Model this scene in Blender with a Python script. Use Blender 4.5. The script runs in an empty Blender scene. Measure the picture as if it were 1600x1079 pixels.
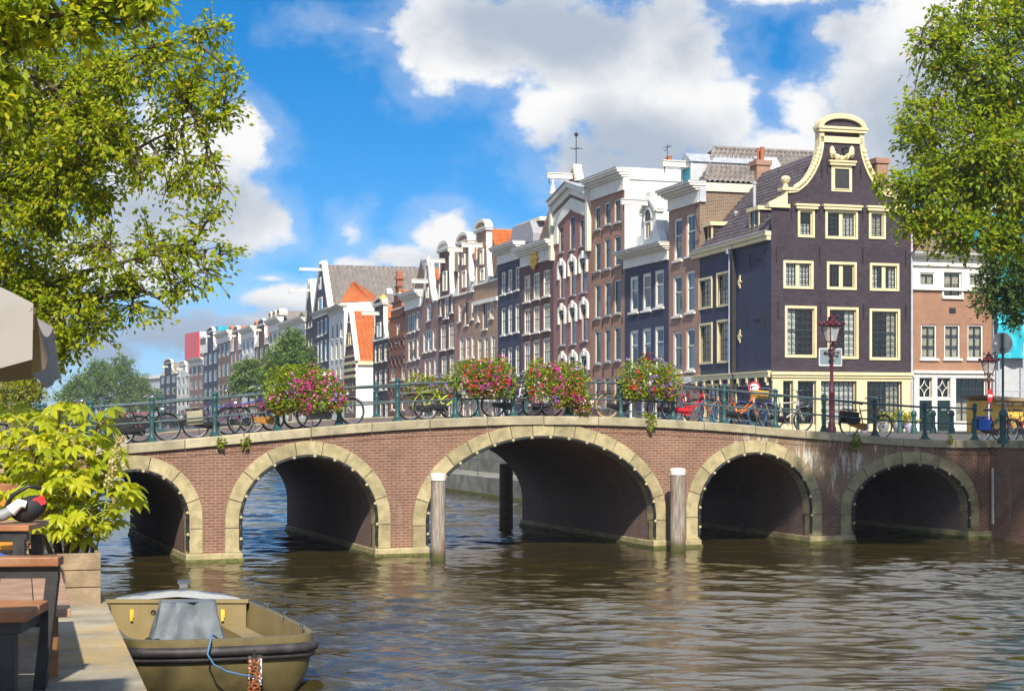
import bpy, math, random
import numpy as np
from math import sin, cos, pi, radians, sqrt, atan2
from mathutils import Vector, Matrix

random.seed(7)
rng = np.random.default_rng(7)
SC = bpy.context.scene
COL = SC.collection

# ------------------------------------------------------------------ camera
FPX = 2600.0            # focal length in pixels of the 1600 px wide photograph
CX, HY, CZ = 800.0, 650.0, 3.8   # principal column, horizon row, eye height above the water
cam_d = bpy.data.cameras.new('camera')
cam_d.sensor_width = 36.0
cam_d.lens = 36.0 * FPX / 1600.0
cam_d.shift_y = (HY - 539.5) / 1600.0
cam_d.clip_end = 6000.0
cam_d.clip_start = 0.1
cam = bpy.data.objects.new('camera', cam_d)
cam.location = (0, 0, CZ)
cam.rotation_euler = (radians(90), 0, 0)
COL.objects.link(cam)
SC.camera = cam

# ------------------------------------------------------------------ light
SUN_EL, SUN_AZ = 42.0, 176.0     # azimuth clockwise from +Y (behind the camera, to the right)
SUN_DIR = Vector((sin(radians(SUN_AZ)) * cos(radians(SUN_EL)), cos(radians(SUN_AZ)) * cos(radians(SUN_EL)), sin(radians(SUN_EL))))
sun_d = bpy.data.lights.new('sun', 'SUN')
sun_d.energy = 2.8
sun_d.angle = radians(1.5)
sun_d.color = (1.0, 0.93, 0.80)
sun = bpy.data.objects.new('sun', sun_d)
sun.rotation_euler = (-SUN_DIR).to_track_quat('-Z', 'Y').to_euler()
sun.location = (60, -60, 80)
COL.objects.link(sun)

SC.view_settings.view_transform = 'Standard'
SC.view_settings.look = 'None'
SC.view_settings.exposure = 1.32
SC.view_settings.gamma = 1.0
SC.view_settings.use_curve_mapping = False
SC.render.engine = 'CYCLES'
SC.cycles.max_bounces = 6
SC.cycles.diffuse_bounces = 2
SC.cycles.glossy_bounces = 3
SC.cycles.transmission_bounces = 4
SC.cycles.transparent_max_bounces = 10
SC.cycles.caustics_reflective = False
SC.cycles.caustics_refractive = False
SC.cycles.sample_clamp_indirect = 6.0


def at(px, py, D):
    """world point seen at pixel (px, py) of the photograph at depth D"""
    return Vector(((px - CX) / FPX * D, D, CZ + (HY - py) / FPX * D))


# ------------------------------------------------------------------ node helpers
class NT:
    def __init__(s, tree):
        s.t = tree

    def n(s, typ, **kw):
        nd = s.t.nodes.new(typ)
        for k, v in kw.items():
            setattr(nd, k, v)
        return nd

    def l(s, a, b):
        s.t.links.new(a, b)

    def val(s, sock, v):
        if hasattr(v, 'is_linked'):
            s.l(v, sock)
        else:
            sock.default_value = v

    def math(s, op, a, b=None, c=None, clamp=False):
        nd = s.n('ShaderNodeMath', operation=op, use_clamp=clamp)
        s.val(nd.inputs[0], a)
        if b is not None:
            s.val(nd.inputs[1], b)
        if c is not None:
            s.val(nd.inputs[2], c)
        return nd.outputs[0]

    def vmath(s, op, a, b=None):
        nd = s.n('ShaderNodeVectorMath', operation=op)
        s.val(nd.inputs[0], a)
        if b is not None:
            s.val(nd.inputs[1], b)
        return nd.outputs['Value'] if op in ('LENGTH', 'DOT_PRODUCT', 'DISTANCE') else nd.outputs[0]

    def smooth(s, v, a, b, lo=0.0, hi=1.0):
        nd = s.n('ShaderNodeMapRange', interpolation_type='SMOOTHSTEP')
        s.val(nd.inputs[0], v)
        nd.inputs[1].default_value = a
        nd.inputs[2].default_value = b
        nd.inputs[3].default_value = lo
        nd.inputs[4].default_value = hi
        return nd.outputs[0]

    def noise(s, vec, scale, detail=4.0, rough=0.55, dist=0.0):
        nd = s.n('ShaderNodeTexNoise')
        if vec is not None:
            s.l(vec, nd.inputs['Vector'])
        nd.inputs['Scale'].default_value = scale
        nd.inputs['Detail'].default_value = detail
        nd.inputs['Roughness'].default_value = rough
        nd.inputs['Distortion'].default_value = dist
        return nd

    def mix(s, f, a, b, blend='MIX'):
        nd = s.n('ShaderNodeMix', data_type='RGBA', blend_type=blend)
        s.val(nd.inputs[0], f)
        s.val(nd.inputs[6], a if hasattr(a, 'is_linked') else (*a[:3], 1))
        s.val(nd.inputs[7], b if hasattr(b, 'is_linked') else (*b[:3], 1))
        return nd.outputs[2]

    def ramp(s, v, stops):
        nd = s.n('ShaderNodeValToRGB')
        s.l(v, nd.inputs[0])
        el = nd.color_ramp.elements
        while len(el) < len(stops):
            el.new(0.5)
        for e, (p, c) in zip(el, stops):
            e.position = p
            e.color = (*c[:3], 1)
        return nd.outputs[0]


# ------------------------------------------------------------------ world: Nishita sky with cumulus
world = bpy.data.worlds.new('World')
SC.world = world
world.use_nodes = True
w = NT(world.node_tree)
for nd in list(world.node_tree.nodes):
    world.node_tree.nodes.remove(nd)
tc = w.n('ShaderNodeTexCoord')
vdir = tc.outputs['Generated']
sep = w.n('ShaderNodeSeparateXYZ')
w.l(vdir, sep.inputs[0])
SKY_STRENGTH = 0.072
sky = w.n('ShaderNodeTexSky', sky_type='NISHITA')
sky.sun_disc = False
sky.sun_elevation = radians(SUN_EL)
sky.sun_rotation = radians(SUN_AZ)
sky.air_density = 1.15
sky.dust_density = 0.25
sky.ozone_density = 3.0
# clear polarised blue: the sky is read a little higher up than the true elevation
zc = w.math('MAXIMUM', sep.outputs[2], 0.0)
zup = w.math('ADD', w.math('MULTIPLY', zc, 1.7), 0.10)
comb = w.n('ShaderNodeCombineXYZ')
w.l(sep.outputs[0], comb.inputs[0]); w.l(sep.outputs[1], comb.inputs[1]); w.l(zup, comb.inputs[2])
w.l(w.vmath('NORMALIZE', comb.outputs[0]), sky.inputs[0])
hsv = w.n('ShaderNodeHueSaturation')
hsv.inputs['Saturation'].default_value = 1.5
hsv.inputs['Value'].default_value = 1.0
w.l(sky.outputs[0], hsv.inputs['Color'])

# cumulus: soft bodies in direction space broken up by fractal noise
CL = [  # centre column, centre row (photo), half width, half height, weight
    (735, 90, 150, 62, 1.0), (700, 60, 90, 70, .9), (880, 60, 190, 85, 1.0), (1040, 60, 105, 85, 1.0), (960, 130, 160, 90, 1.0),
    (1010, 205, 150, 95, 1.0), (1090, 150, 78, 62, 1.0), (860, 175, 70, 60, .95), (1000, 270, 170, 50, 1.0), (1120, 215, 55, 40, .8),
    (1372, 95, 90, 110, 1.0), (1430, 150, 120, 130, 1.0), (1262, 172, 52, 48, .85), (1225, 245, 100, 45, 1.0), (1480, 20, 120, 90, 1.0), (1230, -22, 170, 30, .9), (1150, -230, 340, 130, 1.0), (1600, -420, 400, 190, 1.0), (900, -620, 420, 170, 1.0), (1300, -950, 520, 240, 1.0),
    (345, 215, 95, 55, 1.0), (250, 260, 130, 110, 1.0), (300, 330, 110, 70, 1.0), (385, 360, 75, 48, 1.0), (200, 400, 170, 70, 1.0),
    (450, 465, 90, 28, .9), (430, 505, 120, 26, .8), (250, 520, 150, 45, .85), (90, 545, 200, 60, 1.0), (420, 435, 40, 10, .6),
    (695, 365, 62, 46, 1.0), (745, 400, 70, 50, 1.0), (630, 400, 70, 22, .9), (560, 412, 60, 16, .6),
    (545, 358, 26, 30, .30), (520, 40, 50, 14, .25), (600, 50, 44, 12, .3), (1600, 250, 160, 160, 1.0), (-150, 200, 220, 200, .9), (1900, 60, 240, 120, 1.0),
]


def pdir(px, py):
    return Vector(((px - CX) / FPX, 1.0, (HY - py) / FPX)).normalized()


acc = None
for (cx_, cy_, rx_, ry_, wt) in CL:
    c = pdir(cx_, cy_)
    d = w.vmath('SUBTRACT', vdir, tuple(c))
    d = w.vmath('MULTIPLY', d, (FPX / rx_ / 1.25, 2.0, FPX / ry_ / 1.25))
    v = w.math('MULTIPLY_ADD', w.vmath('LENGTH', d), -wt, wt)
    if acc is None:
        acc = v
    else:
        acc = w.math('SMOOTH_MAX', acc, v, 0.22)
# the rest of the dome: broken cumulus all round
far = w.noise(vdir, 3.2, 5.0, 0.55)
inview = w.smooth(w.vmath('DOT_PRODUCT', vdir, tuple(pdir(800, 330))), 0.86, 0.955)
gen = w.math('MULTIPLY_ADD', far.outputs[0], 3.0, -1.12)
gen = w.math('ADD', gen, w.math('MULTIPLY', w.math('ABSOLUTE', sep.outputs[2]), -0.35))
acc = w.math('MAXIMUM', acc, w.math('ADD', gen, w.math('MULTIPLY', inview, -2.0)))
wsc = w.vmath('MULTIPLY', vdir, (1.0, 1.0, 1.35))
n1 = w.noise(wsc, 16.0, 9.0, 0.60, 0.25)
n2 = w.noise(wsc, 46.0, 6.0, 0.60, 0.15)
bump_ = w.math('ADD', w.math('MULTIPLY_ADD', n1.outputs[0], 1.5, -0.78), w.math('MULTIPLY_ADD', n2.outputs[0], 0.85, -0.44))
dens = w.math('ADD', acc, bump_)
mask = w.smooth(dens, 0.06, 0.50)
thin = w.smooth(dens, -0.35, 0.25, 0.0, 0.22)
mask = w.math('MAXIMUM', mask, thin)
# thick hearts of the clouds are grey, their rims white
n3 = w.noise(wsc, 9.0, 6.0, 0.6)
SHD = [(880, 50, 210, 60, 1.0), (760, 75, 80, 34, .6), (1000, 235, 150, 60, 1.0), (930, 240, 80, 60, .7), (1060, 70, 90, 70, .6), (1430, 190, 120, 110, .9), (1330, 60, 70, 60, .5),
       (200, 330, 180, 90, .8), (330, 395, 110, 24, .6), (430, 490, 120, 20, .6), (110, 560, 280, 75, 2.0), (250, 545, 190, 50, 1.8), (700, 405, 110, 16, .5), (1220, 262, 90, 16, .4)]
sacc = None
for (cx_, cy_, rx_, ry_, wt) in SHD:
    d = w.vmath('MULTIPLY', w.vmath('SUBTRACT', vdir, tuple(pdir(cx_, cy_))), (FPX / rx_ / 1.5, 2.0, FPX / ry_ / 1.5))
    v = w.math('MULTIPLY_ADD', w.vmath('LENGTH', d), -wt, wt)
    sacc = v if sacc is None else w.math('SMOOTH_MAX', sacc, v, 0.2)
sacc = w.math('MAXIMUM', sacc, w.math('ADD', w.math('MULTIPLY_ADD', gen, 0.5, -0.15), w.math('MULTIPLY', inview, -2.0)))
core = w.math('ADD', w.math('MAXIMUM', sacc, -0.25), w.math('MULTIPLY_ADD', n3.outputs[0], 1.3, -0.65))
core = w.math('ADD', core, w.math('MULTIPLY_ADD', n1.outputs[0], 0.9, -0.45))
shade = w.smooth(core, -0.02, 0.85)
ccol = w.mix(shade, (0.97, 0.96, 0.95), (0.44, 0.51, 0.61))
low = w.smooth(sep.outputs[2], 0.022, 0.075, 0.9, 0.0)
ccol = w.mix(w.math('MULTIPLY', low, w.smooth(core, 0.0, 0.5)), ccol, (0.27, 0.40, 0.62))
bg1 = w.n('ShaderNodeBackground'); bg2 = w.n('ShaderNodeBackground')
w.l(hsv.outputs[0], bg1.inputs[0]); bg1.inputs[1].default_value = SKY_STRENGTH
w.l(ccol, bg2.inputs[0]); bg2.inputs[1].default_value = 0.425
mx = w.n('ShaderNodeMixShader')
w.l(mask, mx.inputs[0]); w.l(bg1.outputs[0], mx.inputs[1]); w.l(bg2.outputs[0], mx.inputs[2])
wo = w.n('ShaderNodeOutputWorld')
w.l(mx.outputs[0], wo.inputs[0])
world.cycles.sampling_method = 'MANUAL'
world.cycles.sample_map_resolution = 512


# ------------------------------------------------------------------ materials
def new_mat(name):
    m = bpy.data.materials.new(name)
    m.use_nodes = True
    t = NT(m.node_tree)
    b = m.node_tree.nodes['Principled BSDF']
    return m, t, b


def objvec(t, scale=None):
    tcn = t.n('ShaderNodeTexCoord')
    return tcn.outputs['Object']


MATS = {}


def plain(name, col, rough=0.6, var=0.18, vscale=3.0, bump=0.0, bscale=30.0, metal=0.0, spec=0.4, dirt=None, dirt_amt=0.0, dscale=1.2):
    ovar = 0.17 if ('stone' in name or 'wood' in name) else 0.05
    """paint, stone, metal ...: one real colour with uneven wear"""
    m, t, b = new_mat(name)
    v = objvec(t)
    n = t.noise(v, vscale, 6.0, 0.6)
    f = t.smooth(n.outputs[0], 0.3, 0.7)
    lo = tuple(c * (1 - var) for c in col); hi = tuple(min(1, c * (1 + var)) for c in col)
    c = t.mix(f, lo, hi)
    if dirt is not None:
        n2 = t.noise(v, dscale, 8.0, 0.65, 0.4)
        c = t.mix(t.math('MULTIPLY', t.smooth(n2.outputs[0], 0.48, 0.68), dirt_amt), c, dirt)
    oi = t.n('ShaderNodeObjectInfo')
    k = t.math('MULTIPLY_ADD', oi.outputs['Random'], 2 * ovar, 1 - ovar)
    kc = t.n('ShaderNodeCombineColor')
    for q in range(3): t.l(k, kc.inputs[q])
    c = t.mix(1.0, c, kc.outputs[0], 'MULTIPLY')
    t.l(c, b.inputs['Base Color'])
    b.inputs['Roughness'].default_value = rough
    b.inputs['Metallic'].default_value = metal
    b.inputs['Specular IOR Level'].default_value = spec
    if bump > 0:
        nb = t.noise(v, bscale, 6.0, 0.6)
        bp = t.n('ShaderNodeBump')
        bp.inputs['Strength'].default_value = bump
        bp.inputs['Distance'].default_value = 0.02
        t.l(nb.outputs[0], bp.inputs['Height'])
        t.l(bp.outputs[0], b.inputs['Normal'])
    MATS[name] = m
    return m


def brickm(name, c1, c2, mortar, bw=0.21, bh=0.062, rough=0.85, msize=0.012, dirt=None, dirt_amt=0.0, dscale=0.5, streak=None, streak_amt=0.0):
    m, t, b = new_mat(name)
    v = objvec(t)
    s = t.n('ShaderNodeSeparateXYZ'); t.l(v, s.inputs[0])
    cb = t.n('ShaderNodeCombineXYZ')
    t.l(t.math('ADD', s.outputs[0], s.outputs[1]), cb.inputs[0]); t.l(s.outputs[2], cb.inputs[1])
    br = t.n('ShaderNodeTexBrick')
    t.l(cb.outputs[0], br.inputs['Vector'])
    br.inputs['Scale'].default_value = 1.0
    br.inputs['Brick Width'].default_value = bw
    br.inputs['Row Height'].default_value = bh
    br.inputs['Mortar Size'].default_value = msize
    br.inputs['Mortar Smooth'].default_value = 0.2
    br.inputs['Bias'].default_value = -0.1
    br.inputs['Color1'].default_value = (*c1, 1); br.inputs['Color2'].default_value = (*c2, 1); br.inputs['Mortar'].default_value = (*mortar, 1)
    n = t.noise(v, 0.9, 7.0, 0.65)
    c = t.mix(t.smooth(n.outputs[0], 0.3, 0.72, 0.0, 0.55), br.outputs[0], t.mix(1.0, br.outputs[0], (0.62, 0.60, 0.62), 'MULTIPLY'))
    if dirt is not None:
        n2 = t.noise(v, dscale, 9.0, 0.68, 0.3)
        c = t.mix(t.math('MULTIPLY', t.smooth(n2.outputs[0], 0.5, 0.7), dirt_amt), c, dirt)
    if name == 'bridge_brick':
        # lime and iron stains over the right-hand arch
        ns = t.noise(t.vmath('MULTIPLY', v, (1.6, 1.6, 0.55)), 1.0, 9.0, 0.7, 0.3)
        ms = t.math('MULTIPLY', t.smooth(s.outputs[0], 14.6, 16.4), t.smooth(s.outputs[0], 21.0, 23.0, 1.0, 0.0))
        ms = t.math('MULTIPLY', ms, t.smooth(s.outputs[2], 1.0, 2.3))
        c = t.mix(t.math('MULTIPLY', ms, t.smooth(ns.outputs[0], 0.36, 0.56, 0, .8)), c, (0.27, 0.20, 0.12))
        nw = t.noise(t.vmath('MULTIPLY', v, (3.4, 3.4, 0.7)), 1.0, 9.0, 0.75, 0.2)
        c = t.mix(t.math('MULTIPLY', ms, t.smooth(nw.outputs[0], 0.50, 0.62, 0, .95)), c, (0.66, 0.62, 0.56))
    if streak is not None:
        mp = t.vmath('MULTIPLY', v, (2.6, 2.6, 0.5))
        n3 = t.noise(mp, 1.0, 8.0, 0.7)
        c = t.mix(t.math('MULTIPLY', t.smooth(n3.outputs[0], 0.56, 0.72), streak_amt), c, streak)
    t.l(c, b.inputs['Base Color'])
    b.inputs['Roughness'].default_value = rough
    b.inputs['Specular IOR Level'].default_value = 0.25
    bp = t.n('ShaderNodeBump'); bp.inputs['Strength'].default_value = 0.5; bp.inputs['Distance'].default_value = 0.008
    t.l(br.outputs['Fac'], bp.inputs['Height']); bp.invert = True
    t.l(bp.outputs[0], b.inputs['Normal'])
    MATS[name] = m
    return m


def leafm(name, stops, trans=0.45, rough=0.5):
    """leaves: every leaf its own tint, light comes through"""
    m, t, b = new_mat(name)
    g = t.n('ShaderNodeNewGeometry')
    c = t.ramp(g.outputs['Random Per Island'], stops)
    t.l(c, b.inputs['Base Color'])
    b.inputs['Roughness'].default_value = rough
    b.inputs['Specular IOR Level'].default_value = 0.35
    tr = t.n('ShaderNodeBsdfTranslucent')
    t.l(t.mix(1.0, c, (1.5, 1.45, 0.7), 'MULTIPLY'), tr.inputs[0])
    mx = t.n('ShaderNodeMixShader'); mx.inputs[0].default_value = trans
    t.l(b.outputs[0], mx.inputs[1]); t.l(tr.outputs[0], mx.inputs[2])
    t.l(mx.outputs[0], m.node_tree.nodes['Material Output'].inputs[0])
    MATS[name] = m
    return m


def M(n):
    return MATS[n]


# ------------------------------------------------------------------ mesh builder
class MB:
    def __init__(s):
        s.v = []; s.f = []

    def add(s, vs, fs):
        o = len(s.v)
        s.v.extend([tuple(p) for p in vs])
        s.f.extend([tuple(i + o for i in f) for f in fs])

    def box(s, x0, x1, y0, y1, z0, z1):
        s.add([(x0, y0, z0), (x1, y0, z0), (x1, y1, z0), (x0, y1, z0), (x0, y0, z1), (x1, y0, z1), (x1, y1, z1), (x0, y1, z1)],
              [(0, 3, 2, 1), (4, 5, 6, 7), (0, 1, 5, 4), (1, 2, 6, 5), (2, 3, 7, 6), (3, 0, 4, 7)])

    def obox(s, c, ax, ay, az):
        """box from centre and three half axes"""
        c = Vector(c); ax = Vector(ax); ay = Vector(ay); az = Vector(az)
        vs = [c + i * ax + j * ay + k * az for k in (-1, 1) for (i, j) in ((-1, -1), (1, -1), (1, 1), (-1, 1))]
        s.add(vs, [(0, 3, 2, 1), (4, 5, 6, 7), (0, 1, 5, 4), (1, 2, 6, 5), (2, 3, 7, 6), (3, 0, 4, 7)])

    def prism(s, poly, y0, y1):
        """outline (x, z) pushed through from y0 to y1"""
        n = len(poly)
        ar = sum(poly[i][0] * poly[(i + 1) % n][1] - poly[(i + 1) % n][0] * poly[i][1] for i in range(n))
        if ar < 0:
            poly = poly[::-1]
        vs = [(x, y0, z) for x, z in poly] + [(x, y1, z) for x, z in poly]
        s.add(vs, [tuple(range(n)), tuple(range(2 * n - 1, n - 1, -1))] + [(i, n + i, n + (i + 1) % n, (i + 1) % n) for i in range(n)])

    def band(s, inner, outer, y0, y1):
        """strip between two open lines (x, z) pushed from y0 to y1"""
        n = len(inner)
        vs = []
        for (a, b) in zip(inner, outer):
            vs += [(a[0], y0, a[1]), (b[0], y0, b[1]), (b[0], y1, b[1]), (a[0], y1, a[1])]
        fs = []
        for i in range(n - 1):
            o = 4 * i
            for k in range(4):
                fs.append((o + k, o + (k + 1) % 4, o + 4 + (k + 1) % 4, o + 4 + k))
        fs += [(3, 2, 1, 0), tuple(4 * (n - 1) + k for k in range(4))]
        s.add(vs, fs)

    def tube(s, pts, r, n=8, r1=None, cap=True):
        pts = [Vector(p) for p in pts]
        k = len(pts)
        rs = [r if r1 is None else r + (r1 - r) * i / (k - 1) for i in range(k)]
        vs = []
        up = Vector((0, 0, 1))
        prev = None
        for i, p in enumerate(pts):
            d = (pts[min(i + 1, k - 1)] - pts[max(i - 1, 0)])
            if d.length < 1e-9:
                d = Vector((0, 0, 1))
            d.normalize()
            if prev is None:
                a = d.cross(up)
                if a.length < 1e-3:
                    a = d.cross(Vector((1, 0, 0)))
            else:
                a = prev - d * prev.dot(d)
            a.normalize(); prev = a
            b = d.cross(a)
            for j in range(n):
                t = 2 * pi * j / n
                vs.append(p + (a * cos(t) + b * sin(t)) * rs[i])
        fs = [(i * n + j, i * n + (j + 1) % n, (i + 1) * n + (j + 1) % n, (i + 1) * n + j) for i in range(k - 1) for j in range(n)]
        if cap:
            fs += [tuple(range(n - 1, -1, -1)), tuple((k - 1) * n + j for j in range(n))]
        s.add(vs, fs)

    def ring(s, c, R, r, axis='y', n=28, m=6, a0=0.0, a1=2 * pi):
        c = Vector(c)
        full = abs(a1 - a0 - 2 * pi) < 1e-6
        cnt = n if full else n + 1
        vs = []
        for i in range(cnt):
            t = a0 + (a1 - a0) * i / n
            for j in range(m):
                q = 2 * pi * j / m
                rr = R + r * cos(q)
                if axis == 'y':
                    p = Vector((rr * cos(t), r * sin(q), rr * sin(t)))
                elif axis == 'z':
                    p = Vector((rr * cos(t), rr * sin(t), r * sin(q)))
                else:
                    p = Vector((r * sin(q), rr * cos(t), rr * sin(t)))
                vs.append(c + p)
        fs = []
        for i in range(n if full else n):
            i2 = (i + 1) % cnt
            for j in range(m):
                fs.append((i * m + j, i * m + (j + 1) % m, i2 * m + (j + 1) % m, i2 * m + j))
        s.add(vs, fs)

    def lathe(s, prof, c=(0, 0, 0), n=14):
        """profile of (radius, z) turned about z"""
        vs = []
        for (r, z) in prof:
            for j in range(n):
                t = 2 * pi * j / n
                vs.append((c[0] + r * cos(t), c[1] + r * sin(t), c[2] + z))
        k = len(prof)
        fs = [(i * n + j, i * n + (j + 1) % n, (i + 1) * n + (j + 1) % n, (i + 1) * n + j) for i in range(k - 1) for j in range(n)]
        fs += [tuple(range(n - 1, -1, -1)), tuple((k - 1) * n + j for j in range(n))]
        s.add(vs, fs)

    def ball(s, c, r, n=8, m=6, sx=1, sy=1, sz=1):
        vs = [(c[0], c[1], c[2] + r * sz)]
        for i in range(1, m):
            a = pi * i / m
            for j in range(n):
                t = 2 * pi * j / n
                vs.append((c[0] + r * sx * sin(a) * cos(t), c[1] + r * sy * sin(a) * sin(t), c[2] + r * sz * cos(a)))
        vs.append((c[0], c[1], c[2] - r * sz))
        fs = [(0, 1 + j, 1 + (j + 1) % n) for j in range(n)]
        for i in range(m - 2):
            for j in range(n):
                a, b_ = 1 + i * n + j, 1 + i * n + (j + 1) % n
                fs.append((a, a + n, b_ + n, b_))
        e = len(vs) - 1
        o = 1 + (m - 2) * n
        fs += [(e, o + (j + 1) % n, o + j) for j in range(n)]
        s.add(vs, fs)

    def mesh(s, name):
        me = bpy.data.meshes.new(name)
        me.from_pydata(s.v, [], s.f)
        me.update()
        return me

    def build(s, name, mat, parent=None, smooth=False, bevel=0.0):
        me = s.mesh(name)
        if smooth:
            me.polygons.foreach_set('use_smooth', [True] * len(me.polygons))
        o = link(name, me, mat, parent)
        if bevel > 0:
            b = o.modifiers.new('bevel', 'BEVEL'); b.width = bevel; b.segments = 2; b.limit_method = 'ANGLE'
        if smooth == 'auto':
            me.set_sharp_from_angle(angle=radians(38))
        return o


def link(name, me, mat, parent=None):
    o = bpy.data.objects.new(name, me)
    COL.objects.link(o)
    if mat is not None:
        if isinstance(mat, str):
            mat = MATS[mat]
        if not me.materials:
            me.materials.append(mat)
    if parent is not None:
        o.parent = parent
    return o


def tag(o, label=None, cat=None, group=None, kind=None):
    if label: o['label'] = label
    if cat: o['category'] = cat
    if group: o['group'] = group
    if kind: o['kind'] = kind
    return o


def thing(name, label, cat, loc=(0, 0, 0), rz=0.0, group=None):
    o = bpy.data.objects.new(name, None)
    o.empty_display_size = 0.2
    COL.objects.link(o)
    o.location = loc
    o.rotation_euler = (0, 0, rz)
    return tag(o, label, cat, group)


def np_mesh(name, verts, faces):
    """verts (n,3), faces (m,k) all with k corners"""
    me = bpy.data.meshes.new(name)
    k = faces.shape[1]
    me.vertices.add(len(verts)); me.loops.add(faces.size); me.polygons.add(len(faces))
    me.vertices.foreach_set('co', np.ascontiguousarray(verts, dtype=np.float32).ravel())
    me.loops.foreach_set('vertex_index', np.ascontiguousarray(faces, dtype=np.int32).ravel())
    me.polygons.foreach_set('loop_start', np.arange(0, faces.size, k, dtype=np.int32))
    me.update(calc_edges=True)
    return me
# ------------------------------------------------------------------ palette (real-world colours)
brickm('bridge_brick', (0.225, 0.098, 0.064), (0.29, 0.136, 0.088), (0.34, 0.27, 0.20), bw=0.23, bh=0.075, msize=0.011, dirt=(0.12, 0.075, 0.055), dirt_amt=0.5, dscale=0.7, streak=(0.55, 0.52, 0.48), streak_amt=0.3)
brickm('vault_brick', (0.21, 0.12, 0.10), (0.27, 0.16, 0.13), (0.26, 0.22, 0.20), bw=0.23, bh=0.075, dirt=(0.22, 0.20, 0.18), dirt_amt=0.4)
plain('arch_stone', (0.40, 0.335, 0.185), 0.85, 0.22, 2.5, 0.5, 40, dirt=(0.20, 0.16, 0.09), dirt_amt=0.5, dscale=3.0)
plain('coping_stone', (0.40, 0.345, 0.225), 0.85, 0.2, 2.0, 0.5, 45, dirt=(0.20, 0.175, 0.13), dirt_amt=0.55, dscale=2.2)
plain('joint_mortar', (0.07, 0.06, 0.05), 0.95)
plain('mossy_stone', (0.13, 0.13, 0.04), 0.9, 0.35, 4.0, 0.6, 30, dirt=(0.03, 0.035, 0.015), dirt_amt=0.7, dscale=4.0)
plain('quay_stone', (0.35, 0.305, 0.23), 0.9, 0.3, 2.2, 1.0, 40, dirt=(0.46, 0.33, 0.14), dirt_amt=0.9, dscale=1.1)
plain('sand', (0.40, 0.29, 0.14), 0.95, 0.25, 3.0, 0.8, 60, dirt=(0.28, 0.22, 0.14), dirt_amt=0.6, dscale=2.0)
plain('quay_wall_stone', (0.22, 0.21, 0.18), 0.9, 0.3, 1.5, 0.5, 20, dirt=(0.10, 0.11, 0.05), dirt_amt=0.6)
plain('asphalt', (0.055, 0.053, 0.052), 0.95, 0.2, 2.0, 0.4, 60)
brickm('street_brick', (0.17, 0.11, 0.09), (0.21, 0.15, 0.12), (0.12, 0.11, 0.10), bw=0.2, bh=0.1)
plain('earth', (0.12, 0.10, 0.07), 0.95)
plain('rail_green', (0.022, 0.075, 0.078), 0.42, 0.3, 4.0, 0.2, 20, dirt=(0.10, 0.10, 0.07), dirt_amt=0.4)
plain('rail_steel', (0.07, 0.10, 0.105), 0.4, 0.25, 5.0)
plain('rubber', (0.018, 0.018, 0.018), 0.6)
plain('black_paint', (0.02, 0.02, 0.022), 0.35)
plain('chrome', (0.62, 0.62, 0.62), 0.22, 0.05, metal=1.0)
plain('bulb_cream', (0.42, 0.35, 0.20), 0.4)
plain('white_paint', (0.78, 0.745, 0.66), 0.5, 0.06, 1.5, dirt=(0.58, 0.55, 0.47), dirt_amt=0.35)
plain('cream_paint', (0.74, 0.62, 0.36), 0.5, 0.06, 1.5, dirt=(0.62, 0.52, 0.30), dirt_amt=0.35)
plain('white_plaster', (0.74, 0.73, 0.70), 0.75, 0.05, 0.5, dirt=(0.66, 0.64, 0.60), dirt_amt=0.4, dscale=0.4)
plain('cream_plaster', (0.72, 0.66, 0.52), 0.75, 0.07, 0.5, dirt=(0.58, 0.54, 0.42), dirt_amt=0.4, dscale=0.4)
plain('grey_plaster', (0.45, 0.46, 0.47), 0.75, 0.08)
plain('lead', (0.36, 0.38, 0.42), 0.5, 0.15)
plain('zinc', (0.45, 0.47, 0.52), 0.45, 0.12)
plain('dark_sash', (0.03, 0.045, 0.05), 0.4)
plain('green_door', (0.012, 0.03, 0.03), 0.35)
plain('iron', (0.02, 0.02, 0.025), 0.5)
plain('gold', (0.75, 0.48, 0.06), 0.4, 0.1)
plain('curtain', (0.72, 0.70, 0.66), 0.9, 0.06)
plain('curtain_tan', (0.50, 0.44, 0.34), 0.9, 0.08)
plain('dark_room', (0.035, 0.033, 0.032), 0.9)
plain('lamp_maroon', (0.085, 0.016, 0.022), 0.35, 0.15, 6)
plain('sign_red', (0.62, 0.02, 0.03), 0.35, 0.05)
plain('sign_white', (0.80, 0.80, 0.80), 0.35, 0.03)
plain('sign_back', (0.26, 0.28, 0.29), 0.45, 0.1)
plain('sign_plate_grey', (0.19, 0.24, 0.26), 0.45, 0.06)
plain('teal_sheet', (0.02, 0.36, 0.46), 0.6, 0.3, 0.6)
plain('orange_canvas', (0.72, 0.42, 0.06), 0.7, 0.1)
plain('parasol_canvas', (0.28, 0.255, 0.225), 0.85, 0.06, 3)
plain('planter_wood', (0.33, 0.24, 0.15), 0.8, 0.3, 4, 0.4, 40, dirt=(0.16, 0.12, 0.08), dirt_amt=0.5, dscale=3)
plain('bench_wood', (0.30, 0.125, 0.055), 0.5, 0.25, 5, 0.2, 40, dirt=(0.40, 0.24, 0.13), dirt_amt=0.45, dscale=4)
plain('bench_wood_pale', (0.40, 0.24, 0.16), 0.5, 0.2, 5, 0.2, 40, dirt=(0.25, 0.13, 0.08), dirt_amt=0.45, dscale=4)
plain('bench_wood_orange', (0.55, 0.24, 0.035), 0.5, 0.2, 5)
plain('bench_steel', (0.03, 0.028, 0.028), 0.6, 0.4, 8)
plain('boat_olive', (0.155, 0.122, 0.052), 0.42, 0.18, 2.5, dirt=(0.085, 0.068, 0.038), dirt_amt=0.65, dscale=2.2)
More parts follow.
